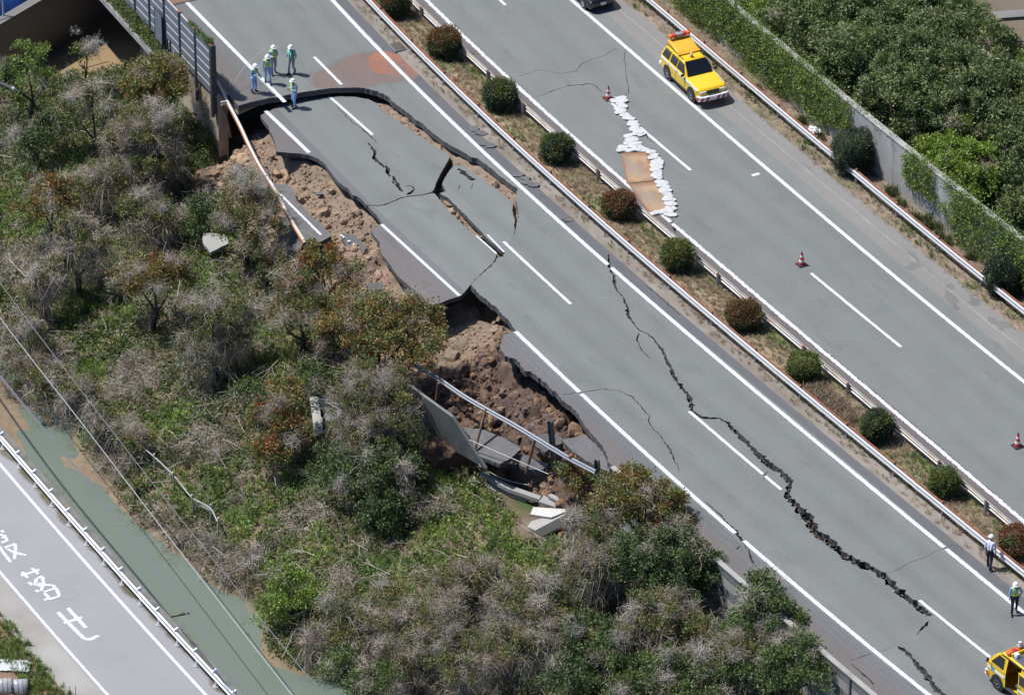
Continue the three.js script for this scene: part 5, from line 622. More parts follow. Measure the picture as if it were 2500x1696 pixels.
{ // ---- patrol car: yellow off-roader
  const A = DATA.T.suv, sMid = -14.4, tMid = -12.96, [px, pz] = road(sMid, tMid), g = thing('patrol_car', 'yellow patrol off-roader with light bar parked on the far shoulder', 'car', [px, 0, pz], -heading(sMid) - 0.03);
  const st = [[2.2, 0.42, 0.72, 0.66], [2.1, 0.36, 0.9, 0.8], [1.95, 0.34, 1.0, 0.85], [1.2, 0.34, 1.06, 0.87], [0.75, 0.34, 1.1, 0.885], [0, 0.34, 1.12, 0.885], [-1.2, 0.34, 1.12, 0.885], [-1.9, 0.36, 1.1, 0.87], [-2.2, 0.42, 1.06, 0.83], [-2.28, 0.5, 0.98, 0.78]].map(([x, y0, y1, w]) => ({ x, ring: ring(w, y0, y1, w - 0.03, x > 0.8 ? 0.1 : 0.05) })); const body = part('body', loft(st), M.carYellow, g);
  for (const z of [-1, 1]) for (const x of [1.37, -1.33]) part('wheel_arch', arch(x, 0.4, z * 0.868, 0.44), M.blackTrim, body);
  const cab = [[0.72, 1.08, 1.1, 0.82, 0.8], [0.38, 1.06, 1.38, 0.84, 0.73], [0.02, 1.06, 1.68, 0.85, 0.66], [-0.3, 1.06, 1.725, 0.855, 0.65], [-1.5, 1.06, 1.73, 0.85, 0.65], [-1.95, 1.06, 1.68, 0.84, 0.64], [-2.2, 1.06, 1.3, 0.82, 0.72], [-2.26, 1.04, 1.08, 0.79, 0.77]].map(([x, y0, y1, w, wt]) => ({ x, ring: cabRing(w, y0 - 0.05, y1, wt, 0.05) })); part('cabin', loft(cab), M.carYellow, g);
  part('windscreen', pane([[0.74, 1.13, -0.74], [0.74, 1.13, 0.74], [0.1, 1.67, 0.6], [0.1, 1.67, -0.6]], 0.02), M.glassDark, g); part('rear_window', pane([[-2.25, 1.15, 0.66], [-2.25, 1.15, -0.66], [-2.03, 1.6, -0.56], [-2.03, 1.6, 0.56]], 0.02), M.glassDark, g);
  const zAt = (y) => mix(0.853, 0.652, (y - 1.05) / 0.63) + 0.008; for (const d of [-1, 1]) for (const [a, b, c, e] of [[0.5, -0.36, -0.34, 0.16], [-0.46, -1.14, -1.1, -0.42], [-1.3, -2.02, -1.86, -1.22]]) part('side_window', pane([[a, 1.16, d * zAt(1.14)], [b, 1.16, d * zAt(1.14)], [c, 1.6, d * zAt(1.62)], [e, 1.6, d * zAt(1.62)]], 0.014), M.glassDark, g);
  for (const d of [-1, 1]) { part('side_stripe', pane([[1.98, 0.86, d * 0.866], [1.2, 0.93, d * 0.889], [1.2, 1.03, d * 0.876], [1.98, 0.96, d * 0.85]], 0.006), M.decalWhite, body); part('side_stripe', pane([[1.2, 0.93, d * 0.893], [-2.1, 0.98, d * 0.87], [-2.1, 1.08, d * 0.86], [1.2, 1.03, d * 0.884]], 0.012), M.decalWhite, body); part('emblem', pane([[0.75, 0.88, d * 0.9], [0.55, 0.88, d * 0.9], [0.5, 1.05, d * 0.896], [0.8, 1.05, d * 0.896]], 0.006), M.decalBlue, body); part('roof_rail', bar([-0.1, 1.745, d * 0.6], [-2, 1.745, d * 0.58], 0.035, 0.03), M.blackTrim, g);
    part('sill', box(1.75, 0.05, 0.08, 0.02, 0.34, d * 0.87, 0.02), M.blackTrim, g); part('mirror', box(0.09, 0.14, 0.2, 0.6, 1.2, d * 0.99, 0.03), M.blackTrim, g); part('headlight', box(0.08, 0.15, 0.38, 2.13, 0.79, d * 0.58, 0.03), M.lensClear, g); part('tail_light', box(0.06, 0.3, 0.12, -2.25, 0.85, d * 0.72, 0.02), M.lensRed, g); part('door_handle', box(0.14, 0.03, 0.02, -0.2, 1.02, d * 0.9), M.blackTrim, g); }
  for (const d of [-1, 1]) for (const x of [0.62, -0.41, -1.18]) part('door_gap', bar([x, 0.42, d * 0.888], [x, 1.06, d * 0.884], 0.012, 0.012, V(1, 0, 0)), M.blackTrim, g);
  part('fender_mirror', rod([2.0, 0.98, -0.78], [2.03, 1.22, -0.84], 0.02), M.blackTrim, g); part('grille', box(0.08, 0.2, 0.74, 2.17, 0.79, 0, 0.02), M.blackTrim, g); const bp = part('bumper', loft([[2.02, 0.9], [2.2, 0.9], [2.32, 0.8], [2.38, 0.55]].map(([x, w]) => ({ x, ring: ring(w, 0.4, 0.64, w, 0.05) }))), M.decalWhite, g); stripesOn(bp, [[2.02, 0.925], [2.21, 0.925], [2.35, 0.83], [2.41, 0.55], [2.412, 0], [2.41, -0.55], [2.35, -0.83], [2.21, -0.925], [2.02, -0.925]], 0.41, 0.63, 0, 15); part('licence_plate', box(0.02, 0.16, 0.33, 2.43, 0.52, 0.05), M.decalWhite, bp); part('rear_bumper', box(0.2, 0.22, 1.7, -2.28, 0.5, 0, 0.04), M.decalWhite, g);
  const sign = part('roof_sign', join([loft([[-0.62, 1.76, 1.8], [-0.7, 1.76, 1.86], [-1.6, 1.76, 2.1], [-1.8, 1.76, 2.1], [-1.85, 1.76, 1.9]].map(([x, y0, y1]) => ({ x, ring: ring(0.64, y0, y1, 0.6, 0.02) })))]), M.carOrange, g); part('sign_hinge', box(0.12, 0.08, 1.34, -0.56, 1.78, 0, 0.02), M.carOrange, sign);
  const lb = new THREE.Group(); lb.name = 'light_bar'; lb.position.set(-1.72, 2.3, 0); g.add(lb); part('mount', [box(0.1, 0.24, 0.1, 0, -0.15, 0.2), box(0.1, 0.24, 0.1, 0, -0.15, -0.2), box(0.14, 0.05, 0.5, 0.02, -0.2, 0)], M.carOrange, lb); for (const d of [-1, 1]) { part('red_lens', box(0.26, 0.16, 0.24, 0, 0, d * 0.3, 0.05), M.lensRed, lb); part('orange_lens', box(0.27, 0.17, 0.2, 0, 0, d * 0.52, 0.06), M.lensOrange, lb); } part('loudspeaker', box(0.26, 0.17, 0.36, 0, 0.005, 0, 0.03), M.galv, lb);
  const bc = part('beacon', new THREE.CylinderGeometry(0.08, 0.1, 0.06, 14).translate(-0.2, 1.77, 0.05), M.lensOrange, g); part('beacon_dome', new THREE.SphereGeometry(0.075, 14, 8).scale(1, 1.3, 1).translate(-0.2, 1.86, 0.05), M.lensClear, bc);
  for (const [x, d] of [[1.37, 1], [-1.33, 1], [1.37, -1], [-1.33, -1]]) wheel(g, x, 0.36, d * 0.78, 0.36, d, 0.25);
}
{ // ---- service van, its front towards smaller s, sliding door open
  const sF = 39.95, tN = 4.45, [px, pz] = road(sF + 1.35, tN - 0.84), g = thing('service_van', 'yellow service van with open sliding door at the lower right corner', 'van', [px, 0, pz], -heading(sF) + Math.PI + 0.02);   // local +x = towards smaller s, so local -z = larger t
  const body = part('body', loft([[2.28, 0.45, 0.95, 0.72], [2.2, 0.36, 1.12, 0.8], [2.05, 0.34, 1.22, 0.84], [1.5, 0.34, 1.24, 0.85], [0, 0.34, 1.24, 0.85], [-2.2, 0.34, 1.24, 0.85], [-2.42, 0.4, 1.22, 0.82]].map(([x, y0, y1, w]) => ({ x, ring: ring(w, y0, y1, w, 0.04) }))), M.carYellow, g);
  part('cabin', loft([[2.1, 1.2, 1.22, 0.8, 0.79], [1.75, 1.2, 1.66, 0.84, 0.76], [1.35, 1.2, 1.95, 0.845, 0.7], [1.0, 1.2, 2.02, 0.845, 0.7], [-2.1, 1.2, 2.02, 0.845, 0.7], [-2.35, 1.2, 1.9, 0.83, 0.7], [-2.42, 1.2, 1.3, 0.82, 0.78]].map(([x, y0, y1, w, wt]) => ({ x, ring: cabRing(w, y0 - 0.03, y1, wt, 0.06) }))), M.carYellow, g);
  const zA = (y) => mix(0.845, 0.7, (y - 1.21) / 0.75) + 0.01;
  part('windscreen', pane([[2.1, 1.25, 0.72], [2.1, 1.25, -0.72], [1.42, 1.9, -0.64], [1.42, 1.9, 0.64]], 0.02), M.glassDark, g);
  for (const d of [-1, 1]) { part('door_window', pane([[1.85, 1.28, d * zA(1.26)], [1.0, 1.28, d * zA(1.26)], [1.02, 1.8, d * zA(1.82)], [1.42, 1.8, d * zA(1.82)]], 0.014), M.glassDark, g); part('quarter_window', pane([[-0.55, 1.3, d * zA(1.28)], [-2.1, 1.3, d * zA(1.28)], [-2.05, 1.78, d * zA(1.8)], [-0.5, 1.78, d * zA(1.8)]], 0.016), M.glassDark, g); part('side_stripe', pane([[2.1, 0.84, d * 0.857], [0.85, 0.86, d * 0.862], [0.85, 0.98, d * 0.862], [2.1, 0.96, d * 0.857]], 0.006), M.decalWhite, body); part('emblem', pane([[1.72, 0.88, d * 0.868], [1.56, 0.88, d * 0.868], [1.6, 1.04, d * 0.868], [1.76, 1.04, d * 0.868]], 0.004), M.decalBlue, body); part('mirror', box(0.08, 0.22, 0.12, 1.95, 1.35, d * 0.98, 0.03), M.blackTrim, g); part('gutter', bar([1.3, 1.955, d * 0.73], [-2.2, 1.955, d * 0.73], 0.03, 0.03), M.blackTrim, g); for (const x of [1.35, -1.2]) part('wheel_arch', arch(x, 0.38, d * 0.836, 0.42), M.blackTrim, body); part('headlight', box(0.06, 0.18, 0.34, 2.22, 0.85, d * 0.55, 0.03), M.lensClear, g); }
  for (const name of ['body', 'cabin']) { const m = g.children.find((o) => o.name === name), A = new Brush(withUv(m.geometry), M.carYellow), B = new Brush(new THREE.BoxGeometry(0.94, 1.46, 1.25).translate(0.34, 1.16, -0.36), mat('vanInterior', [0.1, 0.1, 0.105])); A.updateMatrixWorld(); B.updateMatrixWorld(); const ev = new Evaluator(); ev.useGroups = true; const out = ev.evaluate(A, B, SUBTRACTION); m.geometry = out.geometry; m.material = out.material; }
  part('step', box(0.9, 0.04, 0.16, 0.34, 0.425, -0.78), M.darkSteel, g); part('seat', join([box(0.5, 0.14, 0.9, 0.1, 0.72, -0.2, 0.05), box(0.14, 0.6, 0.9, -0.08, 1.06, -0.2, 0.05)]), mat('seatGrey', [0.09, 0.09, 0.1]), g);
  const sd = part('sliding_door', box(1.15, 1.44, 0.06, -0.75, 1.14, -0.905, 0.03), M.carYellow, g); part('door_window', box(0.95, 0.5, 0.02, -0.75, 1.53, -0.945, 0.01), M.glassDark, sd); part('stripe', box(1.14, 0.12, 0.015, -0.75, 0.92, -0.94), M.decalWhite, sd); part('handle', box(0.16, 0.03, 0.03, -0.3, 1.08, -0.95), M.blackTrim, sd);
  const bp = part('bumper', loft([[2.1, 0.84], [2.28, 0.82], [2.36, 0.55]].map(([x, w]) => ({ x, ring: ring(w, 0.36, 0.62, w, 0.05) }))), M.decalWhite, g); stripesOn(bp, [[1.95, -0.88], [2.3, -0.85], [2.39, -0.57], [2.392, 0], [2.39, 0.57], [2.3, 0.85], [1.95, 0.88]], 0.4, 0.6, 0, 13);
  part('roof_panel', box(2.4, 0.04, 1.1, -0.6, 2.045, -0.05, 0.015), mat('solar', [0.09, 0.1, 0.125], { roughness: 0.3 }), g); part('panel_rail', bar([0.6, 2.06, -0.62], [-1.8, 2.06, -0.62], 0.04, 0.05), M.chrome, g); part('speaker_box', box(0.26, 0.2, 0.2, 0.62, 2.14, -0.42, 0.03), M.decalWhite, g);
  const lb = new THREE.Group(); lb.name = 'light_bar'; lb.position.set(0.95, 2.14, 0); g.add(lb); for (const d of [-1, 1]) { part('orange_lens', box(0.24, 0.16, 0.26, 0, 0, d * 0.58, 0.05), M.lensOrange, lb); part('red_lens', box(0.24, 0.16, 0.3, 0, 0, d * 0.31, 0.05), M.lensRed, lb); } part('loudspeaker', box(0.24, 0.15, 0.32, 0, 0, 0, 0.03), M.lensOrange, lb); part('sign_board', box(0.08, 0.14, 1.3, -0.2, -0.02, 0.05, 0.02), M.carYellow, lb); const bc = part('beacon_stand', box(0.26, 0.08, 0.26, 0.02, 0.13, 0.02, 0.02), M.galv, lb); part('beacon', new THREE.CylinderGeometry(0.07, 0.08, 0.18, 14).translate(0.02, 0.26, 0.02), M.lensClear, bc);
  for (const [x, d] of [[1.35, 1], [-1.2, 1], [1.35, -1], [-1.2, -1]]) wheel(g, x, 0.33, d * 0.76, 0.33, d, 0.21);
}
{ // ---- dark car cut by the upper edge
  const sF = -25.0, [px, pz] = road(sF - 1.3, -11.85 - 0.82), g = thing('parked_car', 'black car with silver bonnet cut off by the upper edge', 'car', [px, 0, pz], -heading(sF));
  const body = part('body', loft([[2.1, 0.35, 0.66, 0.66], [2.0, 0.26, 0.74, 0.78], [1.7, 0.24, 0.84, 0.82], [0.9, 0.24, 0.96, 0.83], [-1.6, 0.24, 0.98, 0.83], [-2.0, 0.28, 0.95, 0.78], [-2.1, 0.38, 0.85, 0.7]].map(([x, y0, y1, w]) => ({ x, ring: ring(w, y0, y1, w - 0.02, 0.08) }))), M.carBlack, g); part('bonnet', pane([[1.86, 0.835, 0.62], [0.9, 0.985, 0.68], [0.9, 0.985, -0.68], [1.86, 0.835, -0.62]], 0.012), M.carSilver, body);
  part('cabin', loft([[0.95, 0.95, 0.97, 0.78, 0.76], [0.2, 0.95, 1.42, 0.8, 0.62], [-0.2, 0.95, 1.48, 0.8, 0.6], [-1.3, 0.95, 1.46, 0.8, 0.6], [-1.9, 0.95, 1.0, 0.78, 0.7]].map(([x, y0, y1, w, wt]) => ({ x, ring: cabRing(w, y0 - 0.03, y1, wt, 0.05) }))), M.carBlack, g); part('windscreen', pane([[0.93, 1.0, -0.7], [0.93, 1.0, 0.7], [0.26, 1.4, 0.58], [0.26, 1.4, -0.58]], 0.018), M.glassDark, g); part('licence_plate', box(0.02, 0.165, 0.33, 2.12, 0.5, 0.0), M.decalWhite, g); for (const d of [-1, 1]) { part('headlight', box(0.14, 0.13, 0.34, 1.97, 0.66, d * 0.58, 0.04), M.lensClear, g); part('side_window', pane([[0.7, 1.0, d * 0.79], [-1.6, 1.0, d * 0.79], [-1.2, 1.36, d * 0.66], [0.2, 1.36, d * 0.66]], 0.012), M.glassDark, g); for (const x of [1.3, -1.28]) part('wheel_arch', arch(x, 0.33, d * 0.808, 0.36), M.blackTrim, body); }
  for (const [x, d] of [[1.3, 1], [-1.28, 1], [1.3, -1], [-1.28, -1]]) wheel(g, x, 0.3, d * 0.75, 0.3, d, 0.19);
}
// ---------------------------------------------------------------- people: one continuous body each, from a skeleton of tapered bones
mat('bodyCloth', [1, 1, 1], { vertexColors: true, roughness: 0.9 });
mat('helmet', [0.8, 0.8, 0.79], { roughness: 0.35 }); mat('vestYellow', [0.5, 0.72, 0.03], { roughness: 0.6 }); mat('vestGreen', [0.04, 0.4, 0.22], { roughness: 0.6 }); mat('vestDark', [0.05, 0.055, 0.07], { roughness: 0.7 }); mat('tapeWhite', [0.78, 0.78, 0.78], { roughness: 0.4 }); mat('paper', [0.75, 0.75, 0.72]);
const SKIN = [0.36, 0.2, 0.13];
function person(label, pos, turn, pose, look) {
  const g = thing('person', label, 'person', pos, turn, 'workers inspecting the road');
  // local frame: +z is the way the person faces, +x the left hand side
  const J = { pelvis: [0, 0.93, 0], chest: [0, 1.28, 0.01 + 0.06 * pose.lean], neck: [0, 1.46, 0.02 + 0.12 * pose.lean], head: [0.01 * pose.headX, 1.6 - 0.02 * pose.down, 0.05 + 0.12 * pose.lean + 0.03 * pose.down] };
  const hip = (d) => [d * 0.1, 0.9, 0], leg = (d) => { const f = pose.step * d; return { knee: [d * 0.11, 0.49, f * 0.14 + 0.03 + (f < 0 ? 0.06 : 0)], ankle: [d * 0.12, 0.09 + (f < 0 ? 0.05 : 0), f * 0.22 - 0.02], toe: [d * 0.14, 0.045, f * 0.22 + 0.17] }; };
  const bones = [], add = (a, b, ra, rb, c) => bones.push([V(...a), V(...b), ra, rb, c]);
  const top = look.shirt, tr = look.trousers, shoe = [0.02, 0.02, 0.022];
  add(J.pelvis, [0, 1.08, 0.0], 0.145, 0.13, tr); add([0, 1.08, 0.0], J.chest, 0.135, 0.155, top); add([-0.13, 1.39, J.chest[2]], [0.13, 1.39, J.chest[2]], 0.085, 0.085, top); add(J.chest, J.neck, 0.13, 0.06, top); add(J.neck, [J.head[0], J.head[1] - 0.04, J.head[2]], 0.052, 0.055, SKIN); add([J.head[0], J.head[1] - 0.03, J.head[2] + 0.025], [J.head[0], J.head[1] + 0.06, J.head[2]], 0.072, 0.095, SKIN); add([J.head[0], J.head[1], J.head[2] + 0.09], [J.head[0], J.head[1] - 0.02, J.head[2] + 0.105], 0.014, 0.018, SKIN);
  for (const d of [-1, 1]) { const l = leg(d); add(hip(d), l.knee, 0.1, 0.066, tr); add(l.knee, l.ankle, 0.066, 0.05, tr); add([l.ankle[0], l.ankle[1] - 0.02, l.ankle[2] - 0.03], l.toe, 0.05, 0.04, shoe); add([l.ankle[0], l.ankle[1] + 0.1, l.ankle[2]], [l.ankle[0], l.ankle[1] - 0.03, l.ankle[2] - 0.03], 0.057, 0.052, shoe);
    const sh = [d * 0.19, 1.39, J.chest[2]], A = pose.arms[d < 0 ? 0 : 1]; const el = [sh[0] + A[0] * d, sh[1] + A[1], sh[2] + A[2]], wr = [el[0] + A[3] * d, el[1] + A[4], el[2] + A[5]]; add(sh, el, 0.058, 0.047, top); add(el, wr, 0.047, 0.034, top);
    const f = V(wr[0] - el[0], wr[1] - el[1], wr[2] - el[2]).normalize(), side = V(d, 0, 0).cross(f).normalize(), palm = V(...wr).addScaledVector(f, 0.07); add(wr, palm.toArray(), 0.026, 0.03, SKIN); const flat = f.clone().cross(side).normalize();
    for (let k = 0; k < 4; k++) { const b = palm.clone().addScaledVector(side, (k - 1.5) * 0.018), m = b.clone().addScaledVector(f, 0.05 - Math.abs(k - 1.4) * 0.006).addScaledVector(flat, 0.012), e = m.clone().addScaledVector(f, 0.02).addScaledVector(flat, 0.028); bones.push([b, m, 0.0095, 0.009, SKIN], [m, e, 0.009, 0.0075, SKIN]); } const tb = V(...wr).addScaledVector(f, 0.03).addScaledVector(side, 0.026), tm = tb.clone().addScaledVector(f, 0.03).addScaledVector(side, 0.022); bones.push([tb, tm, 0.011, 0.0095, SKIN], [tm, tm.clone().addScaledVector(f, 0.028).addScaledVector(flat, 0.01), 0.0095, 0.008, SKIN]); }
  const sd = (p, b) => { const ab = b[1].clone().sub(b[0]), t = clamp(p.clone().sub(b[0]).dot(ab) / ab.lengthSq(), 0, 1); return p.distanceTo(b[0].clone().addScaledVector(ab, t)) - mix(b[2], b[3], t); };
  const N = 84, mc = new MarchingCubes(N, M.bodyCloth, false, false, 60000), half = 0.96, cy = 0.86, field = mc.field, p = V(0, 0, 0); mc.isolation = 0;
  const pre = bones.map((b) => { const ab = b[1].clone().sub(b[0]); return [b[0].x, b[0].y, b[0].z, ab.x, ab.y, ab.z, ab.lengthSq() || 1e-9, b[2], b[3], Math.min(0.03, b[2] * 0.6)]; });
  for (let k = 0, i = 0; k < N; k++) for (let j = 0; j < N; j++) for (let h = 0; h < N; h++, i++) {
    const x = ((h - N / 2) / (N / 2)) * half, y = ((j - N / 2) / (N / 2)) * half + cy, z = ((k - N / 2) / (N / 2)) * half; if (Math.abs(x) > 0.62 || Math.abs(z) > 0.66) { field[i] = -1; continue; }
    let d = 1; for (const q of pre) { const X = x - q[0], Y = y - q[1], Z = z - q[2], t = clamp((X * q[3] + Y * q[4] + Z * q[5]) / q[6], 0, 1), e = Math.hypot(X - q[3] * t, Y - q[4] * t, Z - q[5] * t) - (q[7] + (q[8] - q[7]) * t), w = q[9]; if (e > d + w) continue; const m = clamp(0.5 + (0.5 * (d - e)) / w, 0, 1); d = d + (e - d) * m - w * m * (1 - m) * 0.5; }
    field[i] = -d;
  }
  mc.update(); const n = mc.count, P = new Float32Array(n * 3), C = new Float32Array(n * 3), geo = new THREE.BufferGeometry();
  for (let i = 0; i < n; i++) { p.set(mc.positionArray[i * 3] * half, mc.positionArray[i * 3 + 1] * half + cy, mc.positionArray[i * 3 + 2] * half); P.set([p.x, p.y, p.z], i * 3); let best = 9, c = top; for (const b of bones) { const e = sd(p, b); if (e < best) { best = e; c = b[4]; } } C.set(c, i * 3); }
  geo.setAttribute('position', new THREE.BufferAttribute(P, 3)); geo.setAttribute('color', new THREE.BufferAttribute(C, 3)); const nn = new Float32Array(mc.normalArray.subarray(0, n * 3)); geo.setAttribute('normal', new THREE.BufferAttribute(nn, 3)); geo.computeVertexNormals(); part('body', geo, M.bodyCloth, g);
  // helmet with peak
  const h = new THREE.Group(); h.name = 'helmet'; h.position.set(J.head[0], J.head[1] + 0.055, J.head[2] - 0.005); h.rotation.x = 0.25 * pose.down; g.add(h); part('shell', new THREE.SphereGeometry(0.132, 20, 10, 0, 6.284, 0, 1.62).scale(0.96, 1.02, 1.12), M.helmet, h); part('peak', new THREE.CylinderGeometry(0.15, 0.152, 0.014, 22).scale(0.98, 1, 1.16).translate(0, 0, 0.018), M.helmet, h);
  // harness vest: straps following the chest, and a belt
  const vm = look.vest, cz = J.chest[2], v = new THREE.Group(); v.name = 'vest'; g.add(v);
  const strap = (pts, w, m) => { const q = [], idx = []; pts.forEach(([x, y, z], i) => { q.push(x - w / 2, y, z, x + w / 2, y, z); if (i) idx.push(i * 2 - 2, i * 2 - 1, i * 2, i * 2 - 1, i * 2 + 1, i * 2); }); const G = new THREE.BufferGeometry(); G.setAttribute('position', new THREE.Float32BufferAttribute(q, 3)); G.setIndex(idx); G.computeVertexNormals(); return part('strap', G, m, v); };
  if (look.full) { part('panel', loft([[-0.2, 0.05], [-0.17, 0.16], [0, 0.185], [0.17, 0.16], [0.2, 0.05]].map(([x, w]) => ({ x, ring: [[-w + cz, 1.08], [-w - 0.005 + cz, 1.25], [-w * 0.9 + cz, 1.42], [w * 0.9 + cz, 1.42], [w + 0.012 + cz, 1.25], [w + cz, 1.08]] }))), vm, v); for (const d of [-1, 1]) strap([[d * 0.09, 1.45, cz + 0.14], [d * 0.07, 1.27, cz + 0.205], [d * 0.05, 1.1, cz + 0.195]], 0.05, M.tapeWhite); }
  else for (const d of [-1, 1]) { strap([[d * 0.1, 1.48, cz], [d * 0.105, 1.46, cz + 0.09], [d * 0.095, 1.36, cz + 0.155], [d * 0.075, 1.22, cz + 0.168], [d * 0.04, 1.08, 0.158]], 0.075, look.strapMat ?? vm); strap([[d * 0.1, 1.48, cz], [d * 0.1, 1.44, cz - 0.1], [d * 0.07, 1.3, cz - 0.166], [d * 0.045, 1.08, -0.15]], 0.075, look.strapMat ?? vm); }
  part('belt', new THREE.CylinderGeometry(0.162, 0.16, 0.075, 22, 1, true).translate(0, 1.07, 0.0), vm, v);
  if (pose.paper) part('clipboard', box(0.22, 0.012, 0.3, 0, 0, 0).rotateX(0.7).translate(0, 1.12, 0.36 + cz), M.paper, g);
  return g;
}
const BLUE = [0.34, 0.47, 0.72], PALE = [0.46, 0.55, 0.68], GREY = [0.3, 0.31, 0.33], NAVY = [0.016, 0.018, 0.03];
const hang = [0.05, -0.27, -0.02, 0.01, -0.25, 0.06], fold = [0.05, -0.25, 0.0, -0.13, 0.02, 0.23], back = [0.06, -0.25, -0.08, -0.08, -0.18, -0.1], akimbo = [0.13, -0.22, -0.06, -0.1, -0.12, 0.14];
const W7 = DATA.T.people, at7 = (i, y = 0) => [W7[i][0], y, W7[i][2]];
person('person in pale blue overalls and white helmet holding papers at the scarp edge', at7(0), 0.9, { lean: 0.6, step: 0.15, down: 0.7, headX: 0, arms: [fold, fold], paper: true }, { shirt: BLUE, trousers: BLUE, vest: M.vestYellow });
person('person in pale blue overalls and yellow harness striding towards the camera', at7(1), 0.1, { lean: 0.2, step: 0.8, down: 0.5, headX: 0, arms: [hang, hang] }, { shirt: PALE, trousers: BLUE, vest: M.vestYellow });
person('person in grey trousers and yellow harness half hidden behind the striding person', at7(2), 0.35, { lean: 0.2, step: -0.6, down: 0.4, headX: 0, arms: [fold, fold] }, { shirt: PALE, trousers: GREY, vest: M.vestYellow });
person('person in grey with a green vest standing with hands behind the back', at7(3), -0.5, { lean: 0.0, step: -0.5, down: 0.3, headX: 0, arms: [back, back] }, { shirt: [0.4, 0.44, 0.47], trousers: GREY, vest: M.vestGreen, full: true });
{ const [x, , z] = W7[4]; person('person in pale blue with arms folded standing on the sunken slab', [x, plB1(x, z), z], -1.1, { lean: 0.1, step: 0.2, down: 0.6, headX: 0, arms: [fold, fold] }, { shirt: PALE, trousers: BLUE, vest: M.vestYellow }); }
person('person in white shirt and dark trousers seen from behind at the median rail', at7(5), 2.75, { lean: 0.9, step: 0.9, down: 0.9, headX: 2, arms: [hang, hang] }, { shirt: [0.55, 0.6, 0.7], trousers: NAVY, vest: M.vestDark, strapMat: M.tapeWhite });
person('person in blue shirt and dark trousers walking towards the camera on the white line', at7(6), 0.05, { lean: 0.1, step: -0.7, down: 0.5, headX: 0, arms: [hang, akimbo] }, { shirt: [0.33, 0.45, 0.66], trousers: NAVY, vest: M.vestYellow });
// ---------------------------------------------------------------- vegetation
const leafMat = (name, o = {}) => phys(name, [1, 1, 1], { roughness: 0.45, transmission: 0.45, thickness: 0, specularIntensity: 0.6, ...o });
leafMat('leaf'); mat('twigGrey', [1, 1, 1], { roughness: 0.95 }); mat('bark', [0.065, 0.05, 0.038], { roughness: 0.97 }); leafMat('grassBlade', { roughness: 0.6 });
function fromTris(p) { const g = new THREE.BufferGeometry(); g.setAttribute('position', new THREE.Float32BufferAttribute(p, 3)); g.computeVertexNormals(); return g; }
const onSphere = (r) => { const z = r() * 2 - 1, a = r() * 6.2832, q = Math.sqrt(1 - z * z); return V(q * Math.cos(a), z, q * Math.sin(a)); };
// a spray of leaves, each a folded pair of blades
function sprig(n, spread, L, W, seed, up = 0.5) { const r = rng(seed), p = []; for (let i = 0; i < n; i++) { const c = onSphere(r).multiplyScalar(spread * Math.cbrt(r())), d = onSphere(r).add(V(0, up * 0.6, 0)).addScaledVector(c, 1.5 / spread).normalize(), n0 = onSphere(r).add(V(0, 1.1, 0)), s = d.clone().cross(n0).normalize(), l = L * mix(0.7, 1.25, r()), w = (W / 2) * mix(0.8, 1.2, r()), nn = s.clone().cross(d).normalize(), m = c.clone().addScaledVector(d, l * 0.45), t = c.clone().addScaledVector(d, l), a = m.clone().addScaledVector(s, w).addScaledVector(nn, w * 0.35), b = m.clone().addScaledVector(s, -w).addScaledVector(nn, w * 0.35); p.push(...c.toArray(), ...a.toArray(), ...t.toArray(), ...c.toArray(), ...t.toArray(), ...b.toArray()); } return fromTris(p); }
// a tangle of thin curved stems; hang > 0 lets them droop
function tangle(n, R, w, seed, hang = 0, long = 1) { const r = rng(seed), p = []; for (let i = 0; i < n; i++) { let c = onSphere(r).multiplyScalar(R * 0.8 * Math.cbrt(r())), d = onSphere(r); d.y *= 0.6; d.normalize(); const k = 5, seg = (R * long * mix(0.5, 1.1, r())) / k * 1.7; let s = d.clone().cross(onSphere(r)).normalize(); for (let j = 0; j < k; j++) { const e = c.clone().addScaledVector(d, seg), ww = w * (1 - (0.6 * j) / k), A = c.clone().addScaledVector(s, ww / 2), B = c.clone().addScaledVector(s, -ww / 2), C = e.clone().addScaledVector(s, ww * 0.42), D = e.clone().addScaledVector(s, -ww * 0.42); p.push(...A.toArray(), ...B.toArray(), ...C.toArray(), ...B.toArray(), ...D.toArray(), ...C.toArray()); c = e; d = d.clone().add(onSphere(r).multiplyScalar(hang > 0.5 ? 0.5 : 0.95)).add(V(0, -hang * 0.5, 0)).normalize(); } } return fromTris(p); }
function tuft(n, h, w, seed, lean = 0.5) { const r = rng(seed), p = []; for (let i = 0; i < n; i++) { const a = r() * 6.283, c = V((r() - 0.5) * 0.22, 0, (r() - 0.5) * 0.22), d = V(Math.cos(a) * lean * r(), 1, Math.sin(a) * lean * r()).normalize(), s = V(-Math.sin(a), 0, Math.cos(a)).multiplyScalar(w / 2), l = h * mix(0.5, 1.15, r()), m = c.clone().addScaledVector(d, l * 0.55), t = m.clone().addScaledVector(d, l * 0.4).add(V(Math.cos(a) * 0.12 * l, -0.08 * l, Math.sin(a) * 0.12 * l)); p.push(...c.clone().add(s).toArray(), ...c.clone().sub(s).toArray(), ...m.clone().add(s).toArray(), ...c.clone().sub(s).toArray(), ...m.clone().sub(s).toArray(), ...m.clone().add(s).toArray(), ...m.clone().add(s).toArray(), ...m.clone().sub(s).toArray(), ...t.toArray()); } return fromTris(p); }
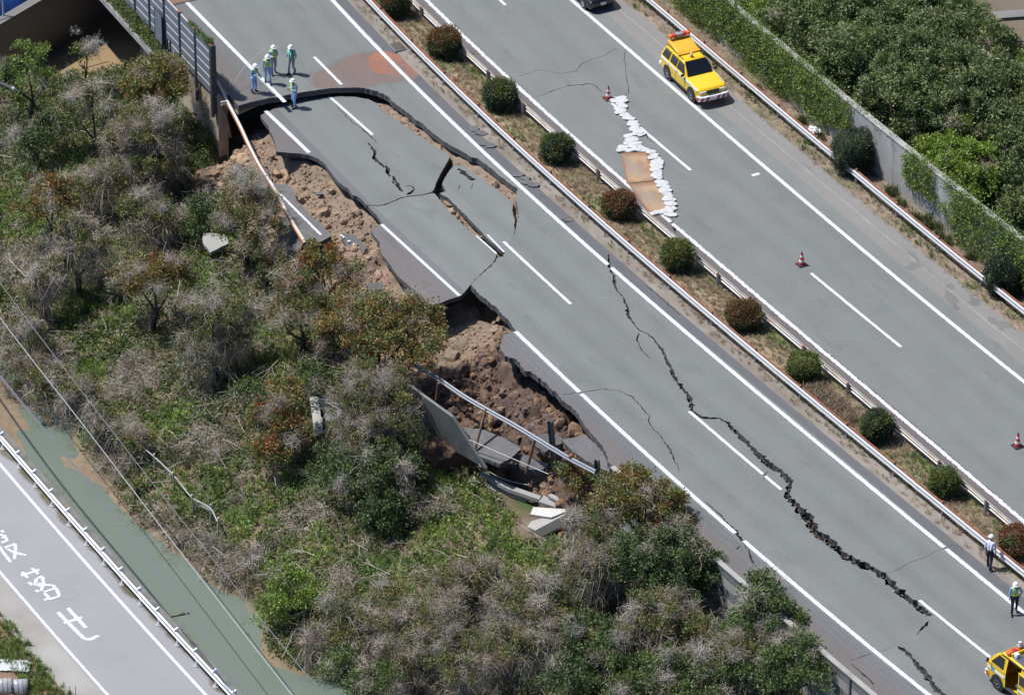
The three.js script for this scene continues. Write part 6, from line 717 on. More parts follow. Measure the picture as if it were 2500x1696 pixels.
const SPRIG = [1, 2, 3].map((k) => sprig(16, 0.26, 0.17, 0.085, k)), SMALL = [4, 5].map((k) => sprig(18, 0.17, 0.1, 0.055, k, 0.3)), TANGLE = [6, 7].map((k) => tangle(30, 0.36, 0.016, k, 0.1, 1.25)), DRAPE = [8, 9].map((k) => tangle(16, 0.3, 0.018, k, 1.0, 1.9)), GRASS = [10, 11].map((k) => tuft(16, 0.42, 0.02, k)), DRY = [12, 13].map((k) => tuft(14, 0.2, 0.016, k, 1.3)), MEDIUM = [16, 17].map((k) => sprig(14, 0.22, 0.15, 0.075, k)), LONG = [18, 19, 20].map((k) => bough(k)), FINE = [14, 15].map((k) => sprig(12, 0.2, 0.13, 0.06, k));
function bough(seed) { const r = rng(seed), g = []; const grow = (a, d, L, R, depth) => { const b = a.clone().addScaledVector(d, L); g.push(limb(a, b, R, R * 0.5, L * 0.18, r)); if (depth < 2) for (let k = 0; k < 3; k++) { const e = d.clone().add(onSphere(r).multiplyScalar(0.7)).normalize(); e.y *= 0.5; grow(a.clone().lerp(b, mix(0.35, 0.95, r())), e.normalize(), L * mix(0.35, 0.6, r()), R * 0.5, depth + 1); } }; grow(V(-0.8, 0, 0), V(1, 0.08, 0.1).normalize(), 1.5, 0.022, 0); return join(g); }
class Field {   // collects copies of a few shapes, then makes one instanced mesh per shape
  constructor() { this.m = new Map(); }
  add(geo, x, y, z, r, scale, color, stretch = 1, tilt = 0) { let a = this.m.get(geo); if (!a) this.m.set(geo, (a = [])); a.push([x, y, z, r() * 6.283, scale, color, stretch, (r() - 0.5) * tilt, (r() - 0.5) * tilt]); }
  build(name, material, parent, kindOf = 'stuff') { const out = []; for (const [geo, list] of this.m) { const im = new THREE.InstancedMesh(geo, material, list.length), q = new THREE.Object3D(), c = new THREE.Color(); list.forEach((e, i) => { q.position.set(e[0], e[1], e[2]); q.rotation.set(e[7], e[3], e[8]); q.scale.set(e[4], e[4] * e[6], e[4]); q.updateMatrix(); im.setMatrixAt(i, q.matrix); im.setColorAt(i, c.setRGB(...e[5])); }); im.name = parent ? name : numbered(name); im.userData.kind = kindOf; (parent ?? scene).add(im); out.push(im); } return out; }
}
const vary = (c, r, d = 0.25) => { const k = 1 + (r() - 0.5) * 2 * d, h = (r() - 0.5) * 0.2; return [c[0] * k * (1 + h), c[1] * k, c[2] * k * (1 - h)]; };
const COL = { olive: [0.24, 0.23, 0.075], oliveTip: [0.35, 0.29, 0.075], red: [0.4, 0.14, 0.05], green: [0.165, 0.235, 0.07], dark: [0.1, 0.14, 0.05], lime: [0.31, 0.42, 0.08], everg: [0.2, 0.25, 0.095], evergTip: [0.34, 0.39, 0.17], twig: [0.4, 0.345, 0.285], twigDark: [0.22, 0.175, 0.13], yellowGreen: [0.2, 0.24, 0.05], grass: [0.16, 0.25, 0.05] };
const KIND = { olive: { leaf: ['olive', 'oliveTip', 'green'], tip: 'red', tipP: 0.1, twigs: 0.1, leaves: 1.05 }, vine: { leaf: ['olive', 'green', 'olive'], tip: 'oliveTip', tipP: 0.1, twigs: 0.42, leaves: 0.95, drape: 1 }, grey: { leaf: ['olive', 'green', 'olive'], tip: 'red', tipP: 0.07, twigs: 0.35, leaves: 0.95 }, twig: { leaf: ['olive', 'green'], tip: 'oliveTip', tipP: 0.05, twigs: 0.45, leaves: 0.7 }, red: { leaf: ['olive', 'green', 'oliveTip'], tip: 'red', tipP: 0.22, twigs: 0.22, leaves: 0.95 }, dark: { leaf: ['dark', 'green', 'dark'], tip: 'green', tipP: 0.1, twigs: 0.12, leaves: 1 }, green: { leaf: ['green', 'dark', 'green'], tip: 'yellowGreen', tipP: 0.12, twigs: 0.2, leaves: 1 }, lime: { leaf: ['lime', 'green', 'lime'], tip: 'lime', tipP: 0.2, twigs: 0.05, leaves: 1 }, limetree: { leaf: ['lime', 'lime', 'yellowGreen'], tip: 'lime', tipP: 0.3, twigs: 0.03, leaves: 1 }, everg: { leaf: ['everg', 'everg', 'green'], tip: 'evergTip', tipP: 0.22, twigs: 0.02, leaves: 1.0 }, sparse: { leaf: ['green', 'yellowGreen'], tip: 'lime', tipP: 0.4, twigs: 0.06, leaves: 0.4 }, bare: { leaf: ['yellowGreen'], tip: 'lime', tipP: 0.5, twigs: 0.28, leaves: 0.12 } };
function limb(a, b, r0, r1, bend, r) { const m = a.clone().lerp(b, 0.5).add(V((r() - 0.5) * bend, (r() - 0.3) * bend, (r() - 0.5) * bend)), curve = new THREE.CatmullRomCurve3([a, m, b]), g = new THREE.TubeGeometry(curve, 6, 1, 7), p = g.attributes.position, v = V(0, 0, 0); for (let i = 0; i <= 6; i++) { const c = curve.getPointAt(i / 6), k = mix(r0, r1, i / 6); for (let j = 0; j <= 7; j++) { const q = i * 8 + j; v.fromBufferAttribute(p, q).sub(c).multiplyScalar(k).add(c); p.setXYZ(q, v.x, v.y, v.z); } } g.computeVertexNormals(); return g; }
function tree(name, kind, lobes, groundAt, label, group, seed, category = 'tree') {
  const K = KIND[kind], r = rng(seed); let X = 0, Z = 0, w = 0; for (const [x, y, z, q] of lobes) { X += x * q; Z += z * q; w += q; } X /= w; Z /= w; const [gs, gt] = unroad(X, Z), gy = groundAt(gs, gt), g = thing(name, label, category, [X, gy, Z], 0, group), low = Math.min(...lobes.map((l) => l[1])) - gy;
  const base = V(0, -0.2, 0), fork = V((r() - 0.5) * 0.5, Math.max(0.25, low * 0.45), (r() - 0.5) * 0.4), R = 0.06 + 0.035 * Math.sqrt(lobes.length) * Math.max(...lobes.map((l) => l[3])); part('trunk', limb(base, fork, R * 1.25, R, 0.15, r), M.bark, g);
  for (const [x, y, z, q] of lobes) { const c = V(x - X, y - gy, z - Z), lb = part('limb', limb(fork, c, R * 0.55, R * 0.15, 0.45, r), M.bark, g); for (let k = 0; k < 3; k++) { const e = onSphere(r).multiplyScalar(q * 0.75).add(c); e.y = Math.max(e.y, c.y - q * 0.3); part('branch', limb(fork.clone().lerp(c, mix(0.5, 0.95, r())), e, R * 0.3, R * 0.07, 0.25, r), M.bark, lb); } }
  const leaves = new Field(), twigs = new Field(), sg = kind === 'everg' || kind === 'limetree' ? SPRIG : kind === 'vine' || kind === 'grey' ? FINE : MEDIUM, area = 4 * Math.PI;
  for (const [x, y, z, q] of lobes) {
    const c = V(x - X, y - gy, z - Z), nl = Math.round(area * q * q * 13 * K.leaves), ph = r() * 50; let home = null, left = 0, kk = 1;
    for (let i = 0; i < nl; i++) { if (left-- <= 0) { home = onSphere(r); if (home.y < -0.3 && r() < 0.75) home.y *= -1; left = 6 + Math.floor(r() * 7); kk = mix(0.88, 1.14, r()); } const d = home.clone().addScaledVector(onSphere(r), (0.3 / q) * Math.sqrt(r())).normalize(); const lift = 1 - 0.16 * d.distanceToSquared(home) / ((0.3 / q) ** 2 + 1e-6); const bump = 1 + 0.3 * noise3(d.x * 2.3 + ph, d.y * 2.3, d.z * 2.3) + 0.14 * noise3(d.x * 5, d.y * 5 + ph, d.z * 5); if (noise3(d.x * 3.1, d.y * 3.1 + ph, d.z * 3.1 + 7) < -0.5) continue; const k = q * bump * (r() < 0.2 ? mix(0.4, 0.8, r()) : mix(0.9, 1.03, r()) * kk * lift), P = d.multiplyScalar(k).add(c); P.y = c.y + (P.y - c.y) * 0.85; const out = noise3((P.x + X) * 1.6, P.y * 1.6, (P.z + Z) * 1.6); let col = COL[K.leaf[Math.floor(r() * K.leaf.length)]]; if (r() < K.tipP * (1 + 2 * Math.max(0, out)) && d.y > -0.1) col = COL[K.tip]; leaves.add(sg[Math.floor(r() * sg.length)], P.x, P.y, P.z, r, mix(0.75, 1.25, r()), vary(col, r, 0.28), 1, 2.4); }
    const nt = Math.round(area * q * q * 4.2 * K.twigs); for (let i = 0; i < nt; i++) { if (left-- <= 0) { home = onSphere(r); home.y = Math.abs(home.y); left = 3 + Math.floor(r() * 7); kk = mix(0.75, 1.15, r()); } const d = home.clone().addScaledVector(onSphere(r), (0.45 / q) * Math.sqrt(r())).normalize(); const k = q * mix(0.85, 1.1, r()) * kk * (1 + 0.3 * noise3(d.x * 2.3 + ph, d.y * 2.3, d.z * 2.3)), P = d.multiplyScalar(k).add(c); P.y = c.y + (P.y - c.y) * 0.85; twigs.add(TANGLE[i & 1], P.x, P.y, P.z, r, mix(0.7, 1.3, r()), vary(r() < 0.7 ? COL.twig : COL.twigDark, r, 0.25), 0.8, 1.2); }
    if (K.drape) { const nd = Math.round(q * 34); for (let i = 0; i < nd; i++) { const a = r() * 6.283, k = q * mix(0.55, 1.05, r()), px = c.x + Math.cos(a) * k, pz = c.z + Math.sin(a) * k, top = c.y + q * 0.2, bot = Math.max(0.1, c.y - q * 2.2), y2 = mix(bot, top, Math.pow(r(), 0.7)); twigs.add(DRAPE[i & 1], px * mix(0.8, 1, y2 / Math.max(top, 0.1)), y2, pz, r, mix(0.8, 1.3, r()), vary(r() < 0.6 ? COL.twig : COL.twigDark, r, 0.3), 1.5, 0.5); if (r() < 0.5) leaves.add(FINE[i & 1], px, y2, pz, r, mix(0.6, 1, r()), vary(COL[r() < 0.5 ? 'olive' : 'dark'], r), 1, 2); } }
  }
  leaves.build('crown', M.leaf, g); twigs.build(K.drape ? 'dead_vines' : 'twigs', M.twigGrey, g); return g;
}
const treeLabels = ['olive-green tree with reddish tips against the noise barrier and wing wall', 'broad vine-draped tree in front of the tan wing wall, dark on its right side', 'small twiggy tree on the upper left bank, left of the vine-draped one', 'thin tree with reddish leaves near the left edge, upper third', 'vine-covered tree above a green ivy-clad trunk on the left', 'narrow column of hanging dead vines at the left of the green-trunked tree', 'low mound of grey vines left of the toppled concrete beam', 'grey-crowned tree with forked trunk beside the asphalt slab and fallen rail', 'red-tipped tree with dark double trunk in the left half', 'tall vine-shrouded column tree left of the orange-tipped tree', 'orange-tipped bushy tree at the left end of the soil strip', 'grey twiggy tree just below the orange-tipped one', 'largest olive tree, wide crown with red tips, hiding the middle of the soil strip', 'small tree with bright red-orange tips left of the vine-shrouded giant', 'vine-shrouded giant beside the leaning board wall', 'dark green thicket in shade at the foot of the vine-shrouded giant', 'dense olive-green tree at the road edge right of the fanned boards', 'large dark green tree touching the road shoulder, lower middle', 'grey vine tangle below the large dark green tree', 'vine-covered tree with forked trunk just right of the fanned boards', 'green tree at the road edge, upper of the two beside the lower right wall', 'green tree in front of the lower right board wall', 'brown vine tangle left of the lower right green trees', 'bright green bush overhanging the canal', 'dead vine thicket over the dark water beside the bright green bush', 'grey dead vine mound in the middle of the lower bank', 'large grey-brown tangle right of the middle vine mound', 'dark green shrub mass at the bottom centre', 'mid green shrub mass at the bottom edge right of centre', 'sparse fresh-leaved tree at the upper left edge beside the muddy channel', 'nearly bare tree with green tip leaves standing before the muddy channel', 'small olive bush on the road edge beside the shorter H-post', 'dark green shrub among the toppled fragments below the wing wall', 'dead vine mass above the muddy ditch at the left edge', 'low dead vine mound on the ditch edge below the left vine mass', 'fresh green shrub under the largest olive tree', 'vine-hung tree left of the low grey mound, upper left', 'dark shrub mass on the upper left bank near the edge', 'grey vine spread across the lower bank above the canal bend', 'green shrub overhanging the canal at the bottom edge', 'grey twiggy shrub under the grey-crowned tree'];
DATA.T.trees.forEach(([k, L], i) => { const bush = L.length < 3 || Math.max(...L.map((l) => l[1] - bankY(...unroad(l[0], l[2])))) < 1.8; tree({ vine: 'vine_covered_tree', dark: 'evergreen_shrub', green: 'green_tree', lime: 'green_bush', bare: 'bare_tree', sparse: 'young_tree' }[k] ?? 'bank_tree', k, L, (s, t) => bankY(s, t), treeLabels[i], 'trees on the overgrown bank', 300 + i, bush ? 'shrub' : 'tree'); });
const hillY = (s, t) => table([-70, -36, -33.8, -30, -24, -17], [-7, -6.5, -3.6, -3.3, -3.0, -2.4])(t);
const treeRLabels = ['evergreen tree directly behind the ivy wall, second from the upper left', 'evergreen tree at the top edge above the ivy wall', 'tall evergreen tree at the top edge right of centre of the wood', 'evergreen tree leaning over the ivy wall coping, middle of the wood', 'tall broad evergreen tree in the centre of the right-hand wood', 'evergreen tree behind the bare stretch of wall', 'evergreen tree above the lime-green tree', 'evergreen tree at the right edge, upper', 'lime-green spring tree behind the ivy wall', 'evergreen tree at the right edge below the lime-green tree', 'yellow-green young tree at the top left of the wood', 'dark evergreen at the top edge beside the yellow-green tree', 'evergreen tree bordering the grassy path, upper right', 'evergreen trees just above the top edge of the wood'];
DATA.T.treesR.forEach(([k, L], i) => tree(k === 'limetree' ? 'spring_tree' : 'evergreen_tree', k, L, hillY, treeRLabels[i], 'trees behind the ivy wall', 500 + i));
// clipped shrubs of the median and by the ivy wall
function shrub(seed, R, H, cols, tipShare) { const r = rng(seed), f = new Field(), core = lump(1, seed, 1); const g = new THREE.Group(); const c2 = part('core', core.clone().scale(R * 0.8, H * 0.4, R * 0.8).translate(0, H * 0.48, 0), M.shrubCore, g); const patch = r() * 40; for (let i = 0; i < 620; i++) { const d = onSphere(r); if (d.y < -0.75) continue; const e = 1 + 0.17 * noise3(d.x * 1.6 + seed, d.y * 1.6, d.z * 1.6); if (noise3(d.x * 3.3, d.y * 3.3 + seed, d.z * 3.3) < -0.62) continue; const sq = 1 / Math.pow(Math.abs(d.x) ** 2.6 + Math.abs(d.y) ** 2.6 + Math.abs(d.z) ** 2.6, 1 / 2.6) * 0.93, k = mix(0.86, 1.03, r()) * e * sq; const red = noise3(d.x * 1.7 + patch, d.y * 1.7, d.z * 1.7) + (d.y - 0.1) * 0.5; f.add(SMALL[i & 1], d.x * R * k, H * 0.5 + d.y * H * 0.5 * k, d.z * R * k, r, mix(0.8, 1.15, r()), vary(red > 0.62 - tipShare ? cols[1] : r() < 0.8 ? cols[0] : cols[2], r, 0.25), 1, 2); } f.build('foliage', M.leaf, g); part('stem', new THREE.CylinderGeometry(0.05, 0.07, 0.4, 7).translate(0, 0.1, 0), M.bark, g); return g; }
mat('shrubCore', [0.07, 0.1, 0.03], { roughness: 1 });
const bushCols = [[[0.1, 0.14, 0.05], [0.24, 0.14, 0.05], [0.15, 0.17, 0.055]], [[0.085, 0.125, 0.06], [0.17, 0.19, 0.05], [0.11, 0.15, 0.05]], [[0.13, 0.15, 0.05], [0.28, 0.14, 0.06], [0.18, 0.17, 0.055]], [[0.13, 0.18, 0.045], [0.22, 0.23, 0.055], [0.16, 0.18, 0.05]]];
const tipShare = [0.42, 0.3, 0.25, 0.75, 0.45, 0.6, 0.4, 0.35, 0.3, 0.6, 0.3];
const ord = ['second', 'third', 'fourth', 'fifth', 'sixth', 'seventh', 'eighth', 'ninth', 'tenth', 'eleventh', 'first'], pick = [0, 1, 1, 2, 3, 0, 3, 1, 3, 2, 0];
DATA.T.bushes.forEach((p, i) => { const g = shrub(41 + i * 7, mix(0.74, 0.86, hash(i, 1, 1)), mix(1.36, 1.58, hash(i, 2, 1)), bushCols[pick[i]], tipShare[i]), [s] = unroad(p[0], p[2]), [x, z] = road(s, i === 10 ? -2.35 : -2.68); g.name = numbered('median_shrub'); g.position.set(x, 0.08, z); g.rotation.y = i * 1.3; g.scale.setScalar([1, 1.04, 1, 0.98, 1.04, 0.97, 0.95, 0.98, 0.93, 1, 1][i]); tag(g, `clipped round shrub in the median, ${ord[i]} from the top edge${i === 3 ? ', beside the steel plates' : ''}`, 'shrub', 'clipped shrubs in the median'); scene.add(g); });
DATA.T.shrubsR.forEach((p, i) => { const g = i === 2 ? null : shrub(60 + i, p[3], i ? 1.8 : 2.3, [[0.05, 0.075, 0.04], [0.09, 0.115, 0.06], [0.045, 0.07, 0.035]], 0.3); if (!g) return; g.name = numbered('wall_shrub'); const [s, t] = unroad(p[0], p[2]); const [x, z] = road(s, -15.85); g.position.set(x, -0.05, z); tag(g, ['dark grey-green rounded shrub between the outer guardrail and the ivy wall', 'dark shrub by the ivy wall at the right edge'][i], 'shrub', 'shrubs at the ivy wall'); scene.add(g); });
// ---- what nobody could count
{ const r = rng(9), cover = new Field(), dead = new Field(), grass = new Field(), zones = DATA.T.cover;
  const inView = (s, t) => s > -42 && s < 36;
  for (let i = 0; i < 30000; i++) { const s = mix(-41.5, 37, r()), t = mix(9.7, 27.0, r()), y = bankY(s, t); if (y < -7.9 || s < bankEnd(t) - 0.9) continue; if (Math.hypot(s - 12.2, t - 11.2) < 1.4 || (s > 6.5 && s < 12 && t < 11.9)) continue; if (s > -25 && s < 14.5 && t < (s > 3 ? 11.2 : 11.6) + 0.4 * noise3(s, t, 1)) continue; const [x, z] = road(s, t); let g = 0.12 * fbm(s * 0.3, t * 0.3, 12, 3), d = 0.75 * fbm(s * 0.22, t * 0.22, 15, 3) + 0.18 * smooth(19, 26, t); for (const [k, zx, zz, R] of zones) { const q = Math.hypot(x - zx, z - zz) / R; if (q < 1.3) { if (k === 'grass') { g += smooth(1.3, 0.5, q); d -= 0.5 * smooth(1.3, 0.5, q); } else d += smooth(1.3, 0.5, q) * 0.8; } }
    const hgt = 0.18 + 0.55 * Math.max(0, fbm(s * 0.5, t * 0.5, 22, 3)) * (g < 0.3 ? 1 : 0.4);
    if (g > 0.3 && r() < 0.8) { grass.add(r() < 0.55 ? GRASS[i & 1] : SPRIG[i % 3], x, y + 0.05, z, r, mix(0.7, 1.25, r()), vary(r() < 0.55 ? COL.lime : r() < 0.6 ? COL.grass : COL.green, r, 0.3), 1, 0.5); }
    else if (d > 0.45 ? r() < 0.62 : r() < 0.07) { dead.add(r() < 0.75 ? TANGLE[i & 1] : DRAPE[i & 1], x, y + hgt * mix(0.4, 1.1, r()), z, r, mix(0.8, 1.5, r()), vary(r() < 0.65 ? COL.twig : COL.twigDark, r, 0.3), 0.75, 0.8); if (r() < 0.5) cover.add(SPRIG[i % 3], x, y + hgt * 0.5, z, r, mix(0.6, 1.1, r()), vary(COL[r() < 0.5 ? 'olive' : 'green'], r, 0.3), 1, 1.5); }
    else cover.add(r() < 0.5 ? SPRIG[i % 3] : FINE[i & 1], x, y + hgt * mix(0.2, 1, r()), z, r, mix(0.8, 1.4, r()), vary(COL[r() < 0.45 ? 'green' : r() < 0.5 ? 'olive' : r() < 0.6 ? 'dark' : 'yellowGreen'], r, 0.35), 1, 1.5); }
  for (let i = 0; i < 420; i++) { const s = mix(-36, 34, r()), t = mix(11.8, 25.5, r()), y = bankY(s, t); if (y < -7.8 || s < bankEnd(t)) continue; const [x, z] = road(s, t); dead.add(LONG[i % 3], x, y + mix(0.25, 0.8, r()), z, r, mix(0.5, 1.2, r()), vary(r() < 0.6 ? COL.twig : COL.twigDark, r, 0.3), 1, 0.9); }
  const stuff = (f, n, m, l, c) => f.build(n, m).forEach((o) => tag(o, l, c, null, 'stuff'));
  stuff(cover, 'ground_cover', M.leaf, 'low leafy ground cover over the bank', 'ground cover'); stuff(dead, 'dead_vine_cover', M.twigGrey, 'grey dead vines matted over the bank', 'dead vines'); stuff(grass, 'bank_grass', M.grassBlade, 'bright green grass and weeds on the bank', 'grass'); }
{ const r = rng(19), dry = new Field(), green = new Field(); for (let i = 0; i < 9000; i++) { const s = mix(-42, 42, r()), v = Math.pow(r(), 0.9), t = mix(medianIn(s), medianOut(s), mix(0.06, 0.99, v)), [x, z] = road(s, t), side = v > 0.72, g = fbm(s * 0.35, v * 3, 75, 3) * 2.2 + (side ? 0.45 : -0.2); if (v < 0.26 && r() < 0.72) continue; const y = 0.02 + 0.15 * Math.sin(Math.PI * smooth(0.1, 1, v)); if (r() < clamp(g, 0.03, 0.85)) green.add(GRASS[i & 1], x, y, z, r, mix(0.3, 0.6, r()), vary(r() < 0.5 ? COL.grass : COL.green, r, 0.3), 1, 0.4); else dry.add(DRY[i & 1], x, y, z, r, mix(0.7, 1.25, r()), vary(r() < 0.7 ? [0.42, 0.32, 0.2] : [0.3, 0.24, 0.15], r, 0.25), 1, 0.6); }
  const [hx, hz] = road(16.4, -2.6); for (let i = 0; i < 260; i++) { const s = mix(14.8, 18.6, r()), t = mix(-3.1, -1.9, r()), [x, z] = road(s, t); dry.add(GRASS[i & 1], x, 0.1, z, r, mix(0.9, 1.5, r()), vary([0.42, 0.33, 0.23], r, 0.2), 1, 0.6); }
  dry.build('dry_grass', M.grassBlade).forEach((o) => tag(o, 'short dry straw-coloured grass in the median', 'grass', null, 'stuff')); green.build('median_weeds', M.grassBlade).forEach((o) => tag(o, 'green grass and weeds along the median', 'weeds', null, 'stuff')); }
{ const r = rng(29), ivy = new Field(), litter = new Field(), under = new Field(), leafG = sprig(7, 0.16, 0.09, 0.06, 91, 0);
  for (let i = 0; i < 9500; i++) { const s = mix(-34, 26, r()), y = mix(-0.05, 2.95, Math.pow(r(), 0.8)), n = fbm(s * 0.42, y * 0.5, 6, 4), up = y / 2.9; const bare = 0.05 + (1 - smooth(0.3, 1.6, y)) * 0.22 + gauss(s, -1.5, 1.8) * 0.5 + gauss(s, 3.5, 2.5) * (y < 1 ? 0.7 : 0) + (y < 0.5 ? 0.28 : 0) - smooth(4, 9, s) * 0.5 - smooth(-9, -14, s) * 0.25; if (n < -0.22 + bare * 0.8) continue; const [x, z] = road(s, -16.58 + mix(0.02, 0.2, r()) + 0.12 * Math.max(0, n)); ivy.add(FINE[i & 1], x, y, z, r, mix(0.7, 1.15, r()), vary(COL[r() < 0.3 ? 'green' : r() < 0.55 ? 'yellowGreen' : 'lime'], r, 0.3), 1, 2); }
  for (let i = 0; i < 700; i++) { const s = mix(-34, 26, r()); if (gauss(s, -1, 4) > r() * 1.2) continue; const [x, z] = road(s, -16.76 + (r() - 0.5) * 0.5); ivy.add(FINE[i & 1], x, 2.85 + 0.15 * r(), z, r, mix(0.7, 1.2, r()), vary(COL[r() < 0.6 ? 'green' : 'lime'], r, 0.3), 1, 2); }
  for (let i = 0; i < 900; i++) { const s = mix(-46, -31.5, r()), y = mix(-1.0, 0.15, r()), [x, z] = road(s, 10.12 + 0.22 * r()); ivy.add(FINE[i & 1], x, y, z, r, mix(0.7, 1.1, r()), vary(COL[r() < 0.5 ? 'yellowGreen' : 'green'], r, 0.3), 1, 2); }
  for (let i = 0; i < 160; i++) { const k = r(), s = k < 0.5 ? mix(-28.2, -25.6, r()) : -25.4 - 0.3 * r(), [x, z] = road(s, 10.08 + 0.15 * (r() - 0.5)); ivy.add(SMALL[i & 1], x, k < 0.5 ? 3.0 + 0.12 * r() - 0.06 * (s + 26) ** 2 * 0.2 : 2.9 + 0.35 * r(), z, r, mix(0.5, 0.9, r()), vary(COL.green, r, 0.3), 1, 2); }
  for (let i = 0; i < 70; i++) { const s = -26.2 + (r() - 0.5) * 2.2 * r(), y = -r() * 4.6, [x, z] = road(s, 10.02 + 0.1 * r()); (r() < 0.6 ? litter : ivy).add(r() < 0.6 ? SMALL[i & 1] : SMALL[1], x, y, z, r, mix(0.4, 0.8, r()), vary(r() < 0.6 ? COL.twigDark : COL.green, r, 0.3), 1, 2); }
  ivy.build('ivy', M.leaf).forEach((o) => tag(o, 'ivy leaves climbing over walls', 'ivy', null, 'stuff'));
  for (let i = 0; i < 4200; i++) { const s = mix(-36, 30, r()), t = mix(farHalf(s) + 0.1, -16.5, Math.pow(r(), 0.8)), [x, z] = road(s, t); litter.add(leafG, x, 0.03, z, r, mix(0.5, 1, r()), vary(r() < 0.7 ? [0.33, 0.24, 0.18] : [0.2, 0.14, 0.09], r, 0.35), 0.35, 0.3); }
  litter.build('leaf_litter', M.leaf).forEach((o) => tag(o, 'fallen brown leaves along the outer verge', 'leaf litter', null, 'stuff'));
  const tf = new Field(); for (let i = 0; i < 900; i++) { const s = mix(-36, 30, r()), t = farHalf(s) - mix(0.1, 1.0, r()); if (fbm(s * 0.5, t, 3, 3) < 0.05) continue; const [x, z] = road(s, t); tf.add(GRASS[i & 1], x, 0, z, r, mix(0.4, 0.8, r()), vary(r() < 0.6 ? COL.green : COL.grass, r, 0.3), 1, 0.5); }
  for (const [x, , z] of DATA.T.tufts) for (let k = 0; k < 12; k++) tf.add(GRASS[k & 1], x + (r() - 0.5) * 0.5, 0, z + (r() - 0.5) * 0.5, r, mix(0.8, 1.5, r()), vary([0.13, 0.16, 0.05], r, 0.3), 1, 0.6);
  for (let i = 0; i < 3600; i++) { const s = mix(-20, 24, r()), t = 35.75 + 0.25 * fbm(s * 0.7, 1, 4, 3) + Math.pow(r(), 0.8) * (1.7 + 0.5 * fbm(s * 0.4, 7, 4, 3)), [x, z] = road(s, t); tf.add(r() < 0.6 ? GRASS[i & 1] : FINE[i & 1], x, -7.02, z, r, mix(0.6, 1.1, r()), vary(COL[r() < 0.55 ? 'grass' : r() < 0.5 ? 'lime' : 'green'], r, 0.3), 1, 0.7); }
  for (let i = 0; i < 500; i++) { const s = mix(-14, 22, r()), t = 29.2 + 0.35 * r(), [x, z] = road(s, t); if (fbm(s * 0.6, 2, 2, 3) < 0.05) continue; tf.add(SMALL[i & 1], x, -6.99, z, r, mix(0.3, 0.6, r()), vary(COL[r() < 0.5 ? 'olive' : 'green'], r, 0.3), 0.6, 1); }
  tf.build('verge_grass', M.grassBlade).forEach((o) => tag(o, 'grass tufts and weeds along the verges', 'grass', null, 'stuff'));
  for (let i = 0; i < 5200; i++) { const s = mix(-26, 12, r()), t = mix(-36, -17.1, r()), [x, z] = road(s, t), y = hillY(s, t), path = t < -30.6 && t > -34.2; under.add(path ? GRASS[i & 1] : SPRIG[i % 3], x, y + (path ? 0.1 : mix(0.1, 0.9, r())), z, r, mix(0.8, 1.5, r()), vary(path ? (r() < 0.6 ? COL.grass : COL.lime) : COL[r() < 0.6 ? 'dark' : 'everg'], r, 0.3), 1, 1.2); }
  for (let i = 0; i < 2600; i++) { const s = mix(-26, -8, r()), t = mix(-34.3, -30.6, r()), [x, z] = road(s, t); under.add(r() < 0.8 ? GRASS[i & 1] : FINE[i & 1], x, hillY(s, t) + 0.05, z, r, mix(0.8, 1.6, r()), vary(r() < 0.6 ? COL.grass : r() < 0.6 ? COL.lime : [0.4, 0.36, 0.24], r, 0.3), 1, 0.7); }
  under.build('undergrowth', M.leaf).forEach((o) => tag(o, 'undergrowth and grass below the trees behind the wall', 'undergrowth', null, 'stuff')); }
{ const r = rng(39), g = [1, 2, 3].map((k) => { const q = new THREE.IcosahedronGeometry(1, 1), p = q.attributes.position; for (let i = 0; i < p.count; i++) { const a = V(p.getX(i), p.getY(i), p.getZ(i)), n = 1 + 0.5 * noise3(a.x * 1.7 + k * 9, a.y * 1.7, a.z * 1.7); p.setXYZ(i, a.x * n, a.y * n * 0.8, a.z * n); } q.computeVertexNormals(); return q; }), f = new Field();
  for (let i = 0; i < 22000; i++) { const s = mix(-24.5, i < 5000 ? 0 : 15, r()), t = mix(i < 5000 ? 0.4 : 3, 11.7, r()), [x, z] = road(s, t); if (inside(nearOutline, x, z) || plates.some(([o]) => inside(o, x, z))) continue; if (t > 9.3 && s > 13.5) continue; const y = soilHeight(s, t, x, z), pit2 = s > 1, big = r() < (pit2 ? 0.09 : 0.03); f.add(g[i % 3], x, y, z, r, big ? mix(0.12, 0.3, r()) * (r() < 0.15 ? 1.7 : 1) : mix(0.025, 0.1, r() * r()), vary(pit2 ? (r() < 0.55 ? [0.125, 0.078, 0.058] : [0.21, 0.13, 0.078]) : r() < 0.75 ? [0.31, 0.22, 0.145] : [0.24, 0.16, 0.11], r, 0.25), 1, 3); }
  for (let i = 0; i < 2600; i++) { const k = ['main', 'main', 'main', 'van'][Math.floor(r() * 4)], L = lines[k], j = Math.floor(r() * (L.length - 1)), u = r(), w = mix(L[j][2], L[j + 1][2], u); if (w < 0.12) continue; const x = mix(L[j][0], L[j + 1][0], u) + (r() - 0.5) * w, z = mix(L[j][1], L[j + 1][1], u) + (r() - 0.5) * w; f.add(g[i % 3], x, -0.14 - 0.24 * r(), z, r, mix(0.015, 0.055, r()), vary(r() < 0.6 ? [0.1, 0.098, 0.095] : [0.2, 0.175, 0.15], r, 0.35), 1, 3); }
  f.build('soil_clods', mat('clod', [1, 1, 1], { roughness: 0.98 })).forEach((o) => tag(o, 'loose clods of soil in the collapsed strip', 'soil clods', null, 'stuff')); }
